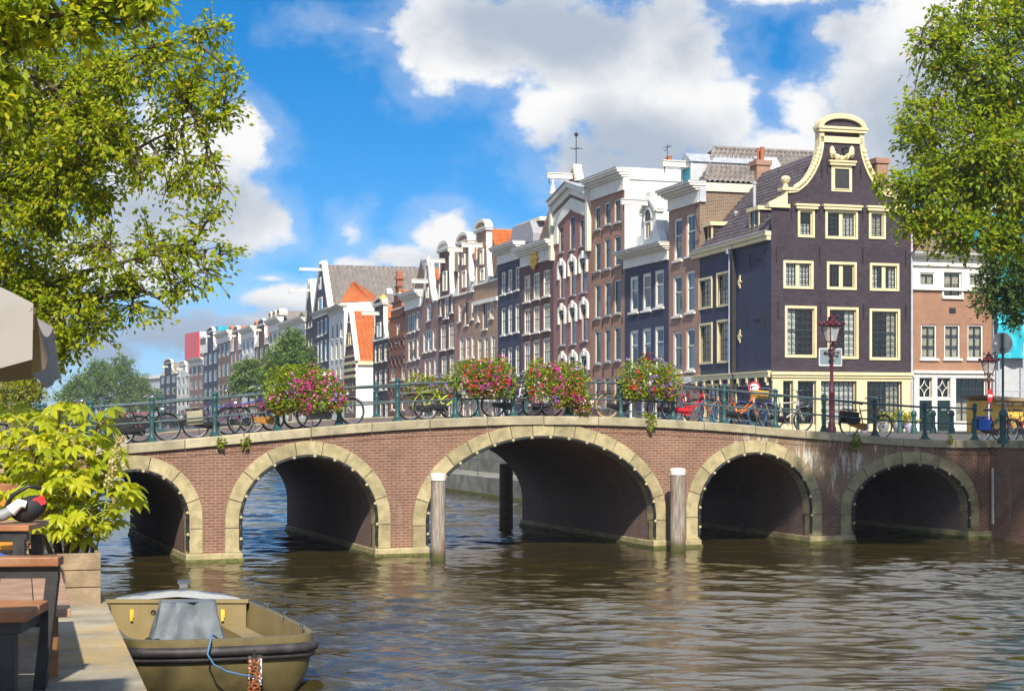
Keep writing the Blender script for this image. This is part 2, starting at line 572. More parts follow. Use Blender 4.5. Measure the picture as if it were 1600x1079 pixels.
plain('boat_inside', (0.26, 0.20, 0.095), 0.6, 0.12, 1.5, dirt=(0.20, 0.15, 0.07), dirt_amt=0.4, dscale=2)
plain('boat_deck', (0.46, 0.46, 0.44), 0.7, 0.15, 3, dirt=(0.34, 0.33, 0.29), dirt_amt=0.6, dscale=3)
plain('boat_fender', (0.035, 0.03, 0.032), 0.55, 0.3, 6, dirt=(0.10, 0.09, 0.08), dirt_amt=0.5, dscale=3)
plain('tarp', (0.135, 0.16, 0.18), 0.55, 0.2, 3, 0.3, 12, dirt=(0.24, 0.26, 0.28), dirt_amt=0.4, dscale=2)
plain('rope_blue', (0.08, 0.22, 0.42), 0.8)
plain('chain_rust', (0.30, 0.10, 0.035), 0.8, 0.3, 30)
plain('wood_bark', (0.10, 0.075, 0.05), 0.9, 0.35, 5, 0.6, 25)
plain('stem_brown', (0.20, 0.13, 0.06), 0.85, 0.3, 8)
plain('stem_green', (0.26, 0.30, 0.06), 0.7, 0.3, 8)
plain('blue_bag', (0.02, 0.09, 0.42), 0.7)
plain('black_bag', (0.02, 0.02, 0.022), 0.7)
plain('beige_bag', (0.36, 0.32, 0.22), 0.8)
plain('terracotta', (0.42, 0.13, 0.06), 0.8)
plain('lilac_pot', (0.42, 0.40, 0.52), 0.6)
plain('pot_grey', (0.30, 0.30, 0.30), 0.8)
plain('roof_lead', (0.32, 0.31, 0.34), 0.6, 0.15)
plain('tan_tyre', (0.42, 0.30, 0.13), 0.7)
plain('blue_tyre', (0.015, 0.12, 0.24), 0.6)
plain('bag_red', (0.6, 0.03, 0.03), 0.6)

# weathered wooden pile: vertical grain, dark patches, green foot
m, t, b = new_mat('pile_wood')
v = objvec(t)
g = t.noise(t.vmath('MULTIPLY', v, (9.0, 9.0, 0.7)), 3.0, 8.0, 0.7)
p = t.noise(t.vmath('MULTIPLY', v, (2.2, 2.2, 0.6)), 1.6, 6.0, 0.6)
c = t.ramp(g.outputs[0], [(0.30, (0.10, 0.075, 0.055)), (0.5, (0.30, 0.25, 0.20)), (0.72, (0.52, 0.47, 0.41))])
c = t.mix(t.smooth(p.outputs[0], 0.52, 0.66, 0, 0.8), c, (0.19, 0.085, 0.05))
s_ = t.n('ShaderNodeSeparateXYZ'); t.l(v, s_.inputs[0])
c = t.mix(t.smooth(t.math('ADD', s_.outputs[2], t.math('MULTIPLY', p.outputs[0], 0.35)), 0.25, 0.60, 1.0, 0.0), c, (0.075, 0.075, 0.018))
t.l(c, b.inputs['Base Color']); b.inputs['Roughness'].default_value = 0.9
bp = t.n('ShaderNodeBump'); bp.inputs['Strength'].default_value = 0.8; bp.inputs['Distance'].default_value = 0.03
t.l(g.outputs[0], bp.inputs['Height']); t.l(bp.outputs[0], b.inputs['Normal'])
MATS['pile_wood'] = m

# house fronts
brickm('brick_black', (0.050, 0.037, 0.048), (0.082, 0.062, 0.078), (0.040, 0.031, 0.04), msize=0.008, rough=0.7)
brickm('brick_navy', (0.045, 0.054, 0.102), (0.058, 0.068, 0.122), (0.038, 0.044, 0.08), msize=0.008, rough=0.7)
brickm('brick_orange', (0.34, 0.135, 0.07), (0.40, 0.18, 0.10), (0.34, 0.26, 0.19))
brickm('brick_red', (0.43, 0.20, 0.13), (0.48, 0.25, 0.165), (0.32, 0.24, 0.19))
brickm('brick_redbrown', (0.40, 0.20, 0.15), (0.46, 0.25, 0.185), (0.38, 0.29, 0.25))
brickm('brick_wine', (0.32, 0.135, 0.13), (0.37, 0.17, 0.16), (0.32, 0.22, 0.20))
brickm('brick_brown', (0.165, 0.085, 0.075), (0.20, 0.105, 0.09), (0.14, 0.085, 0.075))
brickm('brick_tan', (0.42, 0.255, 0.155), (0.48, 0.30, 0.185), (0.38, 0.30, 0.23))
brickm('brick_purple', (0.32, 0.185, 0.165), (0.37, 0.22, 0.19), (0.28, 0.21, 0.20))
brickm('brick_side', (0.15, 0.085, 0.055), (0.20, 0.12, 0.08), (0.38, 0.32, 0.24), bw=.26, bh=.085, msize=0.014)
brickm('brick_bright', (0.42, 0.12, 0.05), (0.48, 0.16, 0.07), (0.3, 0.18, 0.12))


def tilem(name, stops, rough=0.75):
    m, t, b = new_mat(name)
    g = t.n('ShaderNodeNewGeometry')
    v = objvec(t)
    n = t.noise(v, 1.1, 8.0, 0.7)
    wv = t.n('ShaderNodeTexWhiteNoise', noise_dimensions='3D')
    sn = t.vmath('SNAP', v, (0.22, 0.22, 0.20))
    t.l(sn, wv.inputs['Vector'])
    f = t.math('ADD', t.math('MULTIPLY', n.outputs[0], 0.7), t.math('MULTIPLY', wv.outputs['Value'], 0.3))
    c = t.ramp(f, stops)
    t.l(c, b.inputs['Base Color']); b.inputs['Roughness'].default_value = rough
    b.inputs['Specular IOR Level'].default_value = 0.35
    MATS[name] = m


tilem('tile_dark', [(0.25, (0.11, 0.092, 0.10)), (0.6, (0.20, 0.165, 0.18)), (0.85, (0.30, 0.26, 0.27))])
tilem('tile_grey', [(0.25, (0.15, 0.13, 0.125)), (0.6, (0.25, 0.22, 0.20)), (0.85, (0.36, 0.31, 0.27))])
tilem('tile_slate', [(0.25, (0.07, 0.075, 0.10)), (0.6, (0.16, 0.17, 0.20)), (0.85, (0.30, 0.31, 0.35))])
tilem('tile_orange', [(0.25, (0.46, 0.11, 0.03)), (0.6, (0.60, 0.18, 0.05)), (0.85, (0.68, 0.27, 0.10))])
tilem('tile_red', [(0.25, (0.30, 0.065, 0.03)), (0.6, (0.44, 0.10, 0.045)), (0.85, (0.5, 0.17, 0.08))])

# window glass: clear sheet that mirrors at a slant
m = bpy.data.materials.new('window_glass'); m.use_nodes = True
t = NT(m.node_tree)
for nd in list(m.node_tree.nodes):
    m.node_tree.nodes.remove(nd)
tr = t.n('ShaderNodeBsdfTransparent'); tr.inputs[0].default_value = (0.86, 0.90, 0.90, 1)
gl = t.n('ShaderNodeBsdfGlossy'); gl.inputs['Roughness'].default_value = 0.02; gl.inputs[0].default_value = (0.95, 0.97, 1, 1)
fr = t.n('ShaderNodeFresnel'); fr.inputs[0].default_value = 1.38
gn = t.noise(objvec(t), 1.3, 2.0)
bp = t.n('ShaderNodeBump'); bp.inputs['Strength'].default_value = 0.05; bp.inputs['Distance'].default_value = 0.05
t.l(gn.outputs[0], bp.inputs['Height']); t.l(bp.outputs[0], gl.inputs['Normal'])
mx = t.n('ShaderNodeMixShader'); t.l(t.math('ADD', fr.outputs[0], 0.04, clamp=True), mx.inputs[0]); t.l(tr.outputs[0], mx.inputs[1]); t.l(gl.outputs[0], mx.inputs[2])
ou = t.n('ShaderNodeOutputMaterial'); t.l(mx.outputs[0], ou.inputs[0])
MATS['window_glass'] = m

# canal water: murky olive, small wind ripples
m, t, b = new_mat('canal_water')
v = objvec(t)
b.inputs['Base Color'].default_value = (0.034, 0.026, 0.008, 1)
b.inputs['Roughness'].default_value = 0.01
b.inputs['IOR'].default_value = 1.9
b.inputs['Specular IOR Level'].default_value = 0.5
na = t.noise(t.vmath('MULTIPLY', v, (1.0, 1.6, 1.0)), 1.9, 4.0, 0.55, 0.4)
nb = t.noise(t.vmath('MULTIPLY', v, (1.0, 1.9, 1.0)), 6.5, 4.0, 0.55, 0.3)
hh = t.math('ADD', t.math('MULTIPLY', na.outputs[0], 0.012), t.math('MULTIPLY', nb.outputs[0], 0.006))
bp = t.n('ShaderNodeBump'); bp.inputs['Strength'].default_value = 0.9; bp.inputs['Distance'].default_value = 1.0
t.l(hh, bp.inputs['Height']); t.l(bp.outputs[0], b.inputs['Normal'])
MATS['canal_water'] = m

leafm('leaf_near', [(0.0, (0.13, 0.20, 0.008)), (0.3, (0.26, 0.34, 0.012)), (0.7, (0.40, 0.47, 0.018)), (0.93, (0.52, 0.52, 0.025)), (1.0, (0.60, 0.42, 0.03))], 0.58)
leafm('leaf_elm', [(0.0, (0.13, 0.21, 0.010)), (0.4, (0.25, 0.35, 0.016)), (0.8, (0.38, 0.46, 0.022)), (0.97, (0.46, 0.47, 0.03)), (1.0, (0.62, 0.32, 0.02))], 0.58)
leafm('leaf_dark', [(0.0, (0.035, 0.08, 0.018)), (0.5, (0.075, 0.14, 0.026)), (1.0, (0.14, 0.21, 0.035))], 0.42)
leafm('leaf_far', [(0.0, (0.08, 0.16, 0.04)), (0.5, (0.14, 0.24, 0.055)), (1.0, (0.24, 0.31, 0.07))], 0.45)
leafm('leaf_yellow', [(0.0, (0.16, 0.22, 0.01)), (0.5, (0.32, 0.34, 0.015)), (1.0, (0.50, 0.42, 0.02))], 0.45)
leafm('leaf_palm', [(0.0, (0.28, 0.36, 0.012)), (0.5, (0.46, 0.50, 0.02)), (1.0, (0.62, 0.58, 0.035))], 0.5, 0.4)
leafm('leaf_basket', [(0.0, (0.10, 0.17, 0.012)), (0.5, (0.24, 0.31, 0.018)), (0.9, (0.40, 0.45, 0.03)), (1.0, (0.45, 0.36, 0.03))], 0.42)
leafm('leaf_plume', [(0.0, (0.55, 0.45, 0.2)), (1.0, (0.75, 0.65, 0.38))], 0.3)
for nm, cc in (('petal_magenta', (0.62, 0.02, 0.30)), ('petal_red', (0.72, 0.02, 0.015)), ('petal_lilac', (0.38, 0.20, 0.66)), ('petal_white', (0.8, 0.78, 0.72)), ('petal_pink', (0.75, 0.22, 0.42)), ('petal_violet', (0.20, 0.08, 0.42))):
    leafm(nm, [(0, tuple(x * .8 for x in cc)), (1, tuple(min(1, x * 1.15) for x in cc))], 0.25)

# the big leaves: tint per leaf, paler along the veins
m = MATS['leaf_palm']; t = NT(m.node_tree)
oi = t.n('ShaderNodeObjectInfo')
rp = [n for n in m.node_tree.nodes if n.type == 'VALTORGB'][0]
for l in list(rp.inputs[0].links): m.node_tree.links.remove(l)
pn = t.noise(objvec(t), 2.2, 4.0)
t.l(t.math('ADD', t.math('MULTIPLY', oi.outputs['Random'], .7), t.math('MULTIPLY', pn.outputs[0], .35), clamp=True), rp.inputs[0])
el = rp.color_ramp.elements
el[0].color = (0.20, 0.29, 0.012, 1); el[1].color = (0.44, 0.48, 0.02, 1)
# ------------------------------------------------------------------ bridge frame: s along the face, t into depth
P0 = Vector((-7.83, 43.3)); 
_P1 = Vector((13.9, 51.5))
BU = (_P1 - P0).normalized()              # along the bridge, to the right
BN = Vector((-BU.y, BU.x))                # away from the viewer
B_ANG = atan2(BU.y, BU.x)
B_W = 10.4
STREET_R = 3.0     # right bank street level
STREET_L = 2.2     # cafe quay level


def s_of(px, t=0.0):
    k = (px - CX) / FPX
    o = P0 + BN * t
    return (k * o.y - o.x) / (BU.x - k * BU.y)


def depth_of(s, t=0.0):
    return P0.y + s * BU.y + t * BN.y


def z_of(py, s, t=0.0):
    return CZ + (HY - py) / FPX * depth_of(s, t)


_cp = [(200, 695), (287, 683), (388, 675), (485, 669.5), (579, 664), (670, 654.5), (760, 650), (848, 648), (932, 649.5), (1015, 654), (1097, 660), (1178, 666), (1256, 672), (1330, 677.5), (1409, 683), (1490, 688)]
_ss = [s_of(p) for p, _ in _cp]
_zz = [z_of(y, s) for (_, y), s in zip(_cp, _ss)]
_pf = np.polyfit(_ss, _zz, 4)
S_L, S_R = s_of(40), s_of(1546)


def zc_(s):
    """top of the coping, a low hump"""
    s = min(max(s, _ss[0] - 4.5), S_R)
    if s < _ss[0]:
        d = np.polyval(np.polyder(_pf), _ss[0])
        return float(np.polyval(_pf, _ss[0]) + d * (s - _ss[0]) * 0.8)
    return float(np.polyval(_pf, s))


def bw(s, t):
    p = P0 + BU * s + BN * t
    return p


# ------------------------------------------------------------------ right-bank row of fronts: chain of (column, depth)
def chain(px0, D0, segs):
    out = [(px0, D0)]
    for (vp, px1) in segs:
        p, d = out[-1]
        out.append((px1, d * (p - vp) / (px1 - vp)))
    return out


ROW = chain(1205, 88.0, [(150, 1086), (-60, 1045), (-60, 976), (-60, 922), (-60, 865), (0, 814), (0, 778), (0, 741), (0, 710), (0, 685), (100, 658), (100, 633), (100, 608), (100, 583), (100, 556), (100, 538), (100, 514), (100, 490), (100, 478),
                         (0, 440), (0, 420), (0, 398), (0, 378), (0, 360), (0, 340), (0, 318), (-100, 296), (-100, 276), (-100, 250)])
ROWD = {p: d for p, d in ROW}


def gp(px, D):
    return Vector(((px - CX) / FPX * D, D))


# ------------------------------------------------------------------ setting
g = MB(); g.add([(-3000, -200, -1.2), (3000, -200, -1.2), (3000, 5000, -1.2), (-3000, 5000, -1.2)], [(0, 1, 2, 3)])
tag(g.build('ground', 'earth'), kind='structure')

# water: wave relief near the viewer and under the bridge, coarser relief beyond, flat sheets around
wr = np.random.default_rng(11)
WAVES = []
for i in range(56):
    lam = (0.8 * (3.4 ** wr.random())) if i < 18 else (0.24 * (3.2 ** wr.random()))
    th = radians(80) + wr.normal(0, 0.46)
    amp = (0.0078 if i < 18 else 0.0056) * lam
    WAVES.append((2 * pi / lam, th, amp, wr.random() * 2 * pi, wr.random(), wr.random(), wr.random() * 6))


def wave_h(GX, GY, long_only=False):
    H = np.zeros_like(GX)
    for (k, th, a, ph, w1, w2, p2) in WAVES:
        if long_only and k > 13: continue
        H += a * np.sin(k * (GX * cos(th) + GY * sin(th)) + ph + 1.1 * np.sin(GX * 0.9 * w1 + GY * 0.9 * w2 + p2))
    env = 0.66 + 0.34 * np.sin(0.21 * GX + 0.33 * GY + 1.3) * np.sin(0.31 * GY - 0.16 * GX + 0.4)
    dist = np.abs((GX - P0.x) * BN.x + (GY - P0.y) * BN.y + 2.0)
    return H * env * (0.55 + 0.45 * np.clip(dist / 10.0, 0, 1))


def grid(x0, x1, y0, y1, st, fade_sides, long_only=False):
    gx = np.arange(x0, x1 + 1e-6, st); gy = np.arange(y0, y1 + 1e-6, st)
    GX, GY = np.meshgrid(gx, gy)
    H = wave_h(GX, GY, long_only)
    f = np.ones_like(GX)
    for sd, w_ in fade_sides:
        d = {'l': GX - gx[0], 'r': gx[-1] - GX, 'b': GY - gy[0], 't': gy[-1] - GY}[sd]
        f *= np.clip(d / w_, 0, 1)
    V = np.stack([GX, GY, H * f], -1).reshape(-1, 3)
    ny, nx = GX.shape
    idx = np.arange(ny * nx).reshape(ny, nx)
    F = np.stack([idx[:-1, :-1], idx[:-1, 1:], idx[1:, 1:], idx[1:, :-1]], -1).reshape(-1, 4)
    return V, F, (gx[0], gx[-1], gy[0], gy[-1])


V1, F1, (ax0, ax1, ay0, ay1) = grid(-13.0, 25.0, 16.0, 58.0, 0.062, [('l', 2), ('r', 2), ('b', 2), ('t', 1.5)])
V2, F2, (bx0, bx1, by0, by1) = grid(-70.0, 26.0, ay1, 175.0, 0.24, [('l', 4), ('r', 4), ('b', 1.5), ('t', 20)], True)
X2, X3, Y2, Y3 = -400.0, 120.0, -60.0, 800.0
rects = [(X2, X3, Y2, ay0), (X2, ax0, ay0, ay1), (ax1, X3, ay0, ay1), (X2, bx0, by0, by1), (bx1, X3, by0, by1), (X2, X3, by1, Y3)]
ex = []; fx = []
o = len(V1) + len(V2)
for (a, b_, c, d) in rects:
    k = o + len(ex)
    ex += [(a, c, 0), (b_, c, 0), (b_, d, 0), (a, d, 0)]; fx.append((k, k + 1, k + 2, k + 3))
V = np.vstack([V1, V2, np.array(ex)]); F = np.vstack([F1, F2 + len(V1), np.array(fx)])
me = np_mesh('water', V, F)
me.polygons.foreach_set('use_smooth', [True] * len(me.polygons))
tag(link('water', me, 'canal_water'), kind='structure')

# right bank: street behind the canal wall
rw = [(30.0, 4.0), (23.5, 22.0), (17.2, 44.0)]
rw += [tuple(bw(S_R + 0.0, 0.0))]
bR = bw(s_of(1180, B_W), B_W)            # the far face meets the bank here
far_r = []
for (p, d) in ROW:
    if d < 90: continue
    q = gp(p, d)
    far_r.append((q.x - 15.5 - 0.02 * (d - 90) * 0.5, q.y - 2.0))
far_r = [(3.2, 74.0)] + far_r
bank_in = [tuple(bw(S_R + 0.0, B_W)), tuple(bR)]
poly = rw + bank_in + far_r + [(-113, 470), (-60, 700), (900, 900), (900, 4.0)]
m_ = MB()
n = len(poly)
m_.add([(x, y, STREET_R) for x, y in poly], [tuple(range(n))])
tag(m_.build('street', 'street_brick'), kind='structure')


def quay_wall(name, line, ztop, label, cop=0.22, z0=-1.0, mat='quay_wall_stone', nstone=0, grp=None, brick=False):
    """canal wall along a line with coping blocks"""
    th = thing(name, label, 'quay wall', (line[0][0], line[0][1], 0))
    o_ = Vector(line[0])
    w_ = MB(); c_ = []
    for i in range(len(line) - 1):
        a = Vector(line[i]) - o_; b = Vector(line[i + 1]) - o_
        za, zb = (ztop[i], ztop[i + 1]) if isinstance(ztop, (list, tuple)) else (ztop, ztop)
        d = (b - a); L = d.length; d = d / L
        nrm = Vector((-d.y, d.x))
        w_.add([(a.x, a.y, z0), (b.x, b.y, z0), (b.x, b.y, zb - cop), (a.x, a.y, za - cop),
                (a.x + nrm.x * .5, a.y + nrm.y * .5, z0), (b.x + nrm.x * .5, b.y + nrm.y * .5, z0), (b.x + nrm.x * .5, b.y + nrm.y * .5, zb - cop), (a.x + nrm.x * .5, a.y + nrm.y * .5, za - cop)],
               [(0, 1, 2, 3), (7, 6, 5, 4), (3, 2, 6, 7)])
        k = max(1, int(L / (1.6 if nstone == 0 else nstone)))
        for j in range(k):
            f0, f1 = (j + .004) / k, (j + .996) / k
            p, q = a + d * L * f0, a + d * L * f1
            z0_, z1_ = za + (zb - za) * f0, za + (zb - za) * f1
            cs = MB()
            e = -nrm * 0.06; f = nrm * 0.5
            vs = []
            for dz in (-cop, 0.012):
                vs += [(p.x + e.x, p.y + e.y, z0_ + dz), (q.x + e.x, q.y + e.y, z1_ + dz), (q.x + f.x, q.y + f.y, z1_ + dz), (p.x + f.x, p.y + f.y, z0_ + dz)]
            cs.add(vs, [(0, 3, 2, 1), (4, 5, 6, 7), (0, 1, 5, 4), (1, 2, 6, 5), (2, 3, 7, 6), (3, 0, 4, 7)])
            c_.append(cs)
    w_.build('wall', mat, th)
    return th, c_


# near right bank wall (from the bridge towards the viewer)
lineR = list(reversed(rw))
# order so that the wall normal points inland (left-hand side of the walking direction)
th, cs = quay_wall('quay_wall', lineR[:3], [zc_(S_R), STREET_R + .03, STREET_R + .03], 'red brick canal wall running off to the right from the bridge end', mat='bridge_brick')
for c in cs: c.build('coping_stone', 'coping_stone', th)
# far right bank wall behind the bridge
lineF = [tuple(bR)] + far_r[:12]
lineF = list(lineF)
th, cs = quay_wall('quay_wall', lineF[:8], STREET_R + .03, 'grey stone canal wall along the right bank behind the bridge', nstone=5)
for c in cs: c.build('coping_stone', 'coping_stone', th)
th2 = MB()
for i in range(7, len(far_r) - 1):
    pass

# low landing stage at the foot of the far wall, seen through the middle arch
a = Vector((-12.5, 112.0)); b = Vector((4.4, 62.0)); d = (b - a).normalized(); nrm = Vector((-d.y, d.x))
ls = thing('landing_stage', 'low mossy stone landing stage beside the canal seen through the middle arch', 'landing stage', (a.x, a.y, 0))
L = (b - a).length
for i in range(9):
    q0, q1 = d * (L * i / 9 + .01), d * (L * (i + 1) / 9 - .01)
    mb = MB(); e = nrm * 4.0
    vs = [(p.x, p.y, z) for z in (-.8, .92) for p in (q0, q1, q1 + e, q0 + e)]
    mb.add(vs, [(0, 3, 2, 1), (4, 5, 6, 7), (0, 1, 5, 4), (1, 2, 6, 5), (2, 3, 7, 6), (3, 0, 4, 7)])
    mb.build('stone', 'quay_wall_stone', ls)
mb = MB()
vs = [(p.x - nrm.x * .05, p.y - nrm.y * .05, z) for z in (-.6, .16) for p in (Vector((0, 0)), d * L, d * L + nrm * 1, nrm * 1)]
mb.add(vs, [(0, 3, 2, 1), (4, 5, 6, 7), (0, 1, 5, 4), (1, 2, 6, 5), (2, 3, 7, 6), (3, 0, 4, 7)])
mb.build('footing', 'mossy_stone', ls)
mb = MB()
for i in range(12):
    p = d * (L * (i + .5) / 12) + nrm * .3
    mb.tube([(p.x, p.y, .92), (p.x, p.y, 1.75)], .03, 6)
mb.tube([(nrm.x * .3, nrm.y * .3, 1.72), (d.x * L + nrm.x * .3, d.y * L + nrm.y * .3, 1.72)], .025, 6)
mb.build('handrail', 'rail_steel', ls)

# left bank: cafe quay, ramping up to the bridge
def qx(D): return 0.67 - 0.2958 * D
SEAM = 18.0
endL = bw(S_L, 0.0); endL2 = bw(S_L, B_W)
mb = MB()
mb.add([(-300, -15, STREET_L), (qx(-15), -15, STREET_L), (qx(33), 33, STREET_L), (-300, 33, STREET_L),
        (endL.x + .1, endL.y - .05, zc_(S_L) - .02), (-300, endL.y - .05, zc_(S_L) - .02), (endL2.x, endL2.y, zc_(S_L) - .02), (-300, endL2.y, zc_(S_L) - .02)],
       [(0, 1, 2, 3), (3, 2, 4, 5), (5, 4, 6, 7)])
tag(mb.build('quay', 'sand'), kind='structure')
far_l = [tuple(endL2), (-23, 80), (-36, 130), (-48, 180), (-70, 260), (-93, 400), (-106, 450), (-113, 470), (-150, 700)]
mb = MB(); n = len(far_l)
mb.add([(x, y, 2.55) for x, y in far_l] + [(-600, 700, 2.55), (-600, endL2.y, 2.55)], [tuple(range(n + 2))])
tag(mb.build('left_bank', 'earth'), kind='structure')
# far end of the canal
mb = MB(); mb.add([(-1500, 700, 3.0), (1500, 700, 3.0), (1500, 4500, 2.0), (-1500, 4500, 2.0)], [(0, 1, 2, 3)])
tag(mb.build('terrain', 'earth'), kind='structure')

# stone edge of the cafe quay: long slabs, the wall below
edge = [(qx(-15), -15.0), (qx(33), 33.0), (endL.x, endL.y)]
th, cs = quay_wall('quay_wall', edge, [STREET_L + .01, STREET_L + .01, zc_(S_L)], 'worn pale stone edge of the cafe quay beside the moored boat', nstone=2.4)
for i, c in enumerate(cs):
    # widen the slabs: the photo shows a broad pale strip
    q = []
    for (x, y, z) in c.v: q.append((x, y, z))
    c.build('coping_stone', 'quay_stone', th)
dq = Vector((qx(33) - qx(-15), 48.0)).normalized(); nq = Vector((-dq.y, dq.x))
pv = thing('paved_strip', 'pale worn stone paving along the cafe quay edge', 'paving', (qx(-15), -15, STREET_L))
pos = 0.0
while pos < 49:
    ln = random.uniform(1.5, 2.3)
    mb = MB()
    a_, b_ = dq * (pos + .006) + nq * .5, dq * (pos + ln - .006) + nq * .5
    e = nq * 0.92
    zt = random.uniform(.006, .014)
    vs = [(p.x, p.y, z) for z in (-.1, zt) for p in (a_, b_, b_ + e, a_ + e)]
    mb.add(vs, [(0, 3, 2, 1), (4, 5, 6, 7), (0, 1, 5, 4), (1, 2, 6, 5), (2, 3, 7, 6), (3, 0, 4, 7)])
    mb.build('stone_slab', 'quay_stone', pv)
    pos += ln

# ------------------------------------------------------------------ the bridge
br = thing('bridge', 'low red brick bridge of five stone-ringed arches over the canal', 'bridge', (P0.x, P0.y, 0), B_ANG)
# (left, right) springing columns, crown row of the soffit
ARCH_PX = [(128, 290, 737), (377, 585, 714), (668, 1019, 684.5), (1092, 1263, 710), (1332, 1510, 727)]
ZS = [1.15, 1.05, 0.95, 1.05, 1.0]
ARCH = []
for (pl, pr, yc), zs in zip(ARCH_PX, ZS):
    sl, sr = s_of(pl), s_of(pr)
    sm = .5 * (sl + sr)
    ARCH.append((sm, .5 * (sr - sl), zs, z_of(yc, sm) - zs))


def arch_pts(A, off=0.0, n=72, zb=-0.4):
    """open line of the soffit, pushed outward by off"""
    sm, a, zs, h = A
    L = []
    for i in range(7):
        L.append((-a - off, zb + (zs - zb) * i / 7, ))
    for i in range(n + 1):
        th_ = pi - pi * i / n
        # ellipse point and outward normal
        x, z = a * cos(th_), h * sin(th_)
        nx_, nz_ = cos(th_) / a, sin(th_) / h
        l_ = sqrt(nx_ * nx_ + nz_ * nz_)
        L.append((x + off * nx_ / l_, zs + z + off * nz_ / l_))
    for i in range(1, 8):
        L.append((a + off, zs + (zb - zs) * i / 7))
    return [(sm + x, z) for x, z in L]


def arclen(L):
    d = [0.0]
    for i in range(1, len(L)):
        d.append(d[-1] + sqrt((L[i][0] - L[i - 1][0]) ** 2 + (L[i][1] - L[i - 1][1]) ** 2))
    return d


def interp(L, d, q):
    for i in range(1, len(d)):
        if q <= d[i] + 1e-9:
            f = (q - d[i - 1]) / max(1e-9, d[i] - d[i - 1])
            return (L[i - 1][0] + f * (L[i][0] - L[i - 1][0]), L[i - 1][1] + f * (L[i][1] - L[i - 1][1]))
    return L[-1]


COP = 0.235
RING = 0.43
ss = set(np.arange(S_L, S_R, 0.25).tolist() + [S_R])
mid = []
for A in ARCH:
    L_ = arch_pts(A, RING * .5)
    mid.append(L_)
    ss |= {A[0] - A[1] - RING * .5, A[0] + A[1] + RING * .5}
    for (x, z) in L_: ss.add(x)
ss = sorted(ss)
ss = [x for i, x in enumerate(ss) if i == 0 or x - ss[i - 1] > 1e-4]


def arch_top(x):
    """height of the hole at x or None"""
    for A in ARCH:
        a = A[1] + RING * .5; h = A[3] + RING * .5
        q = (x - A[0]) / a
        if abs(q) < 1 - 1e-6:
            return A[2] + h * sqrt(max(0, 1 - q * q))
    return None


def spandrel(tf, tb):
    mb = MB()
    for i in range(len(ss) - 1):
        x0, x1 = ss[i], ss[i + 1]
        xm = .5 * (x0 + x1)
        z0a, z0b = -1.0, -1.0
        if arch_top(xm) is not None:
            z0a, z0b = arch_top(x0) or arch_top(x0 + 1e-4) or 1.0, arch_top(x1) or arch_top(x1 - 1e-4) or 1.0
        t0, t1 = zc_(x0) - COP, zc_(x1) - COP
        mb.add([(x0, tf, z0a), (x1, tf, z0b), (x1, tf, t1), (x0, tf, t0)], [(0, 1, 2, 3)])
    return mb


spandrel(0.0, .4).build('wall', 'bridge_brick', br)
spandrel(B_W, .4).build('wall', 'bridge_brick', br)
# soldier course under the coping, slightly proud
sol = MB()
x = S_L
brick_sol = []
while x < S_R - .08:
    z = zc_(x + .03) - COP
    sol.box(x + .004, x + .066, -.018, .05, z - .215, z - .004)
    x += .072
so = sol.build('soldier_course', 'bridge_brick', br)
tag(so, kind='stuff')

for A in ARCH:
    inn = arch_pts(A, 0.0); out = arch_pts(A, RING)
    # vault
    mb = MB()
    k = len(inn)
    vs = [(x, .2, z) for x, z in inn] + [(x, B_W, z) for x, z in inn]
    mb.add(vs, [(i, i + 1, k + i + 1, k + i) for i in range(k - 1)])
    mb.build('vault', 'vault_brick', br)
    # ring stones
    d = arclen(inn)
    n_st = int(round(d[-1] / 0.62))
    bounds = [d[-1] * i / n_st for i in range(n_st + 1)]
    for i in range(n_st):
        q0, q1 = bounds[i] + .010, bounds[i + 1] - .010
        ip, op = [], []
        for j in range(4):
            q = q0 + (q1 - q0) * j / 3
            ip.append(interp(inn, d, q)); op.append(interp(out, d, q))
        mb = MB()
        pr = -0.05 - random.uniform(0, .012)
        mb.band([(x, z) for x, z in ip], op, pr, .32)
        st = mb.build('arch_stone', 'arch_stone', br)
    mb = MB(); mb.band(arch_pts(A, .015), arch_pts(A, RING - .015), -.028, .2)
    mb.build('joint', 'joint_mortar', br)

# pier feet at the water line
edges = [(S_L, ARCH[0][0] - ARCH[0][1])]
for A, B_ in zip(ARCH[:-1], ARCH[1:]):
    edges.append((A[0] + A[1], B_[0] - B_[1]))
edges.append((ARCH[-1][0] + ARCH[-1][1], S_R + .2))
for (a_, b_) in edges:
    mb = MB(); mb.box(a_ - .02, b_ + .02, -.16, B_W + .16, -.9, .24)
    mb.build('pier_foot', 'arch_stone', br, bevel=.03)
    mb = MB(); mb.box(a_ - .05, b_ + .05, -.20, B_W + .2, -.9, .10)
    mb.build('pier_moss', 'mossy_stone', br, bevel=.03)
    # pier body between the vaults is closed by the vault sheets

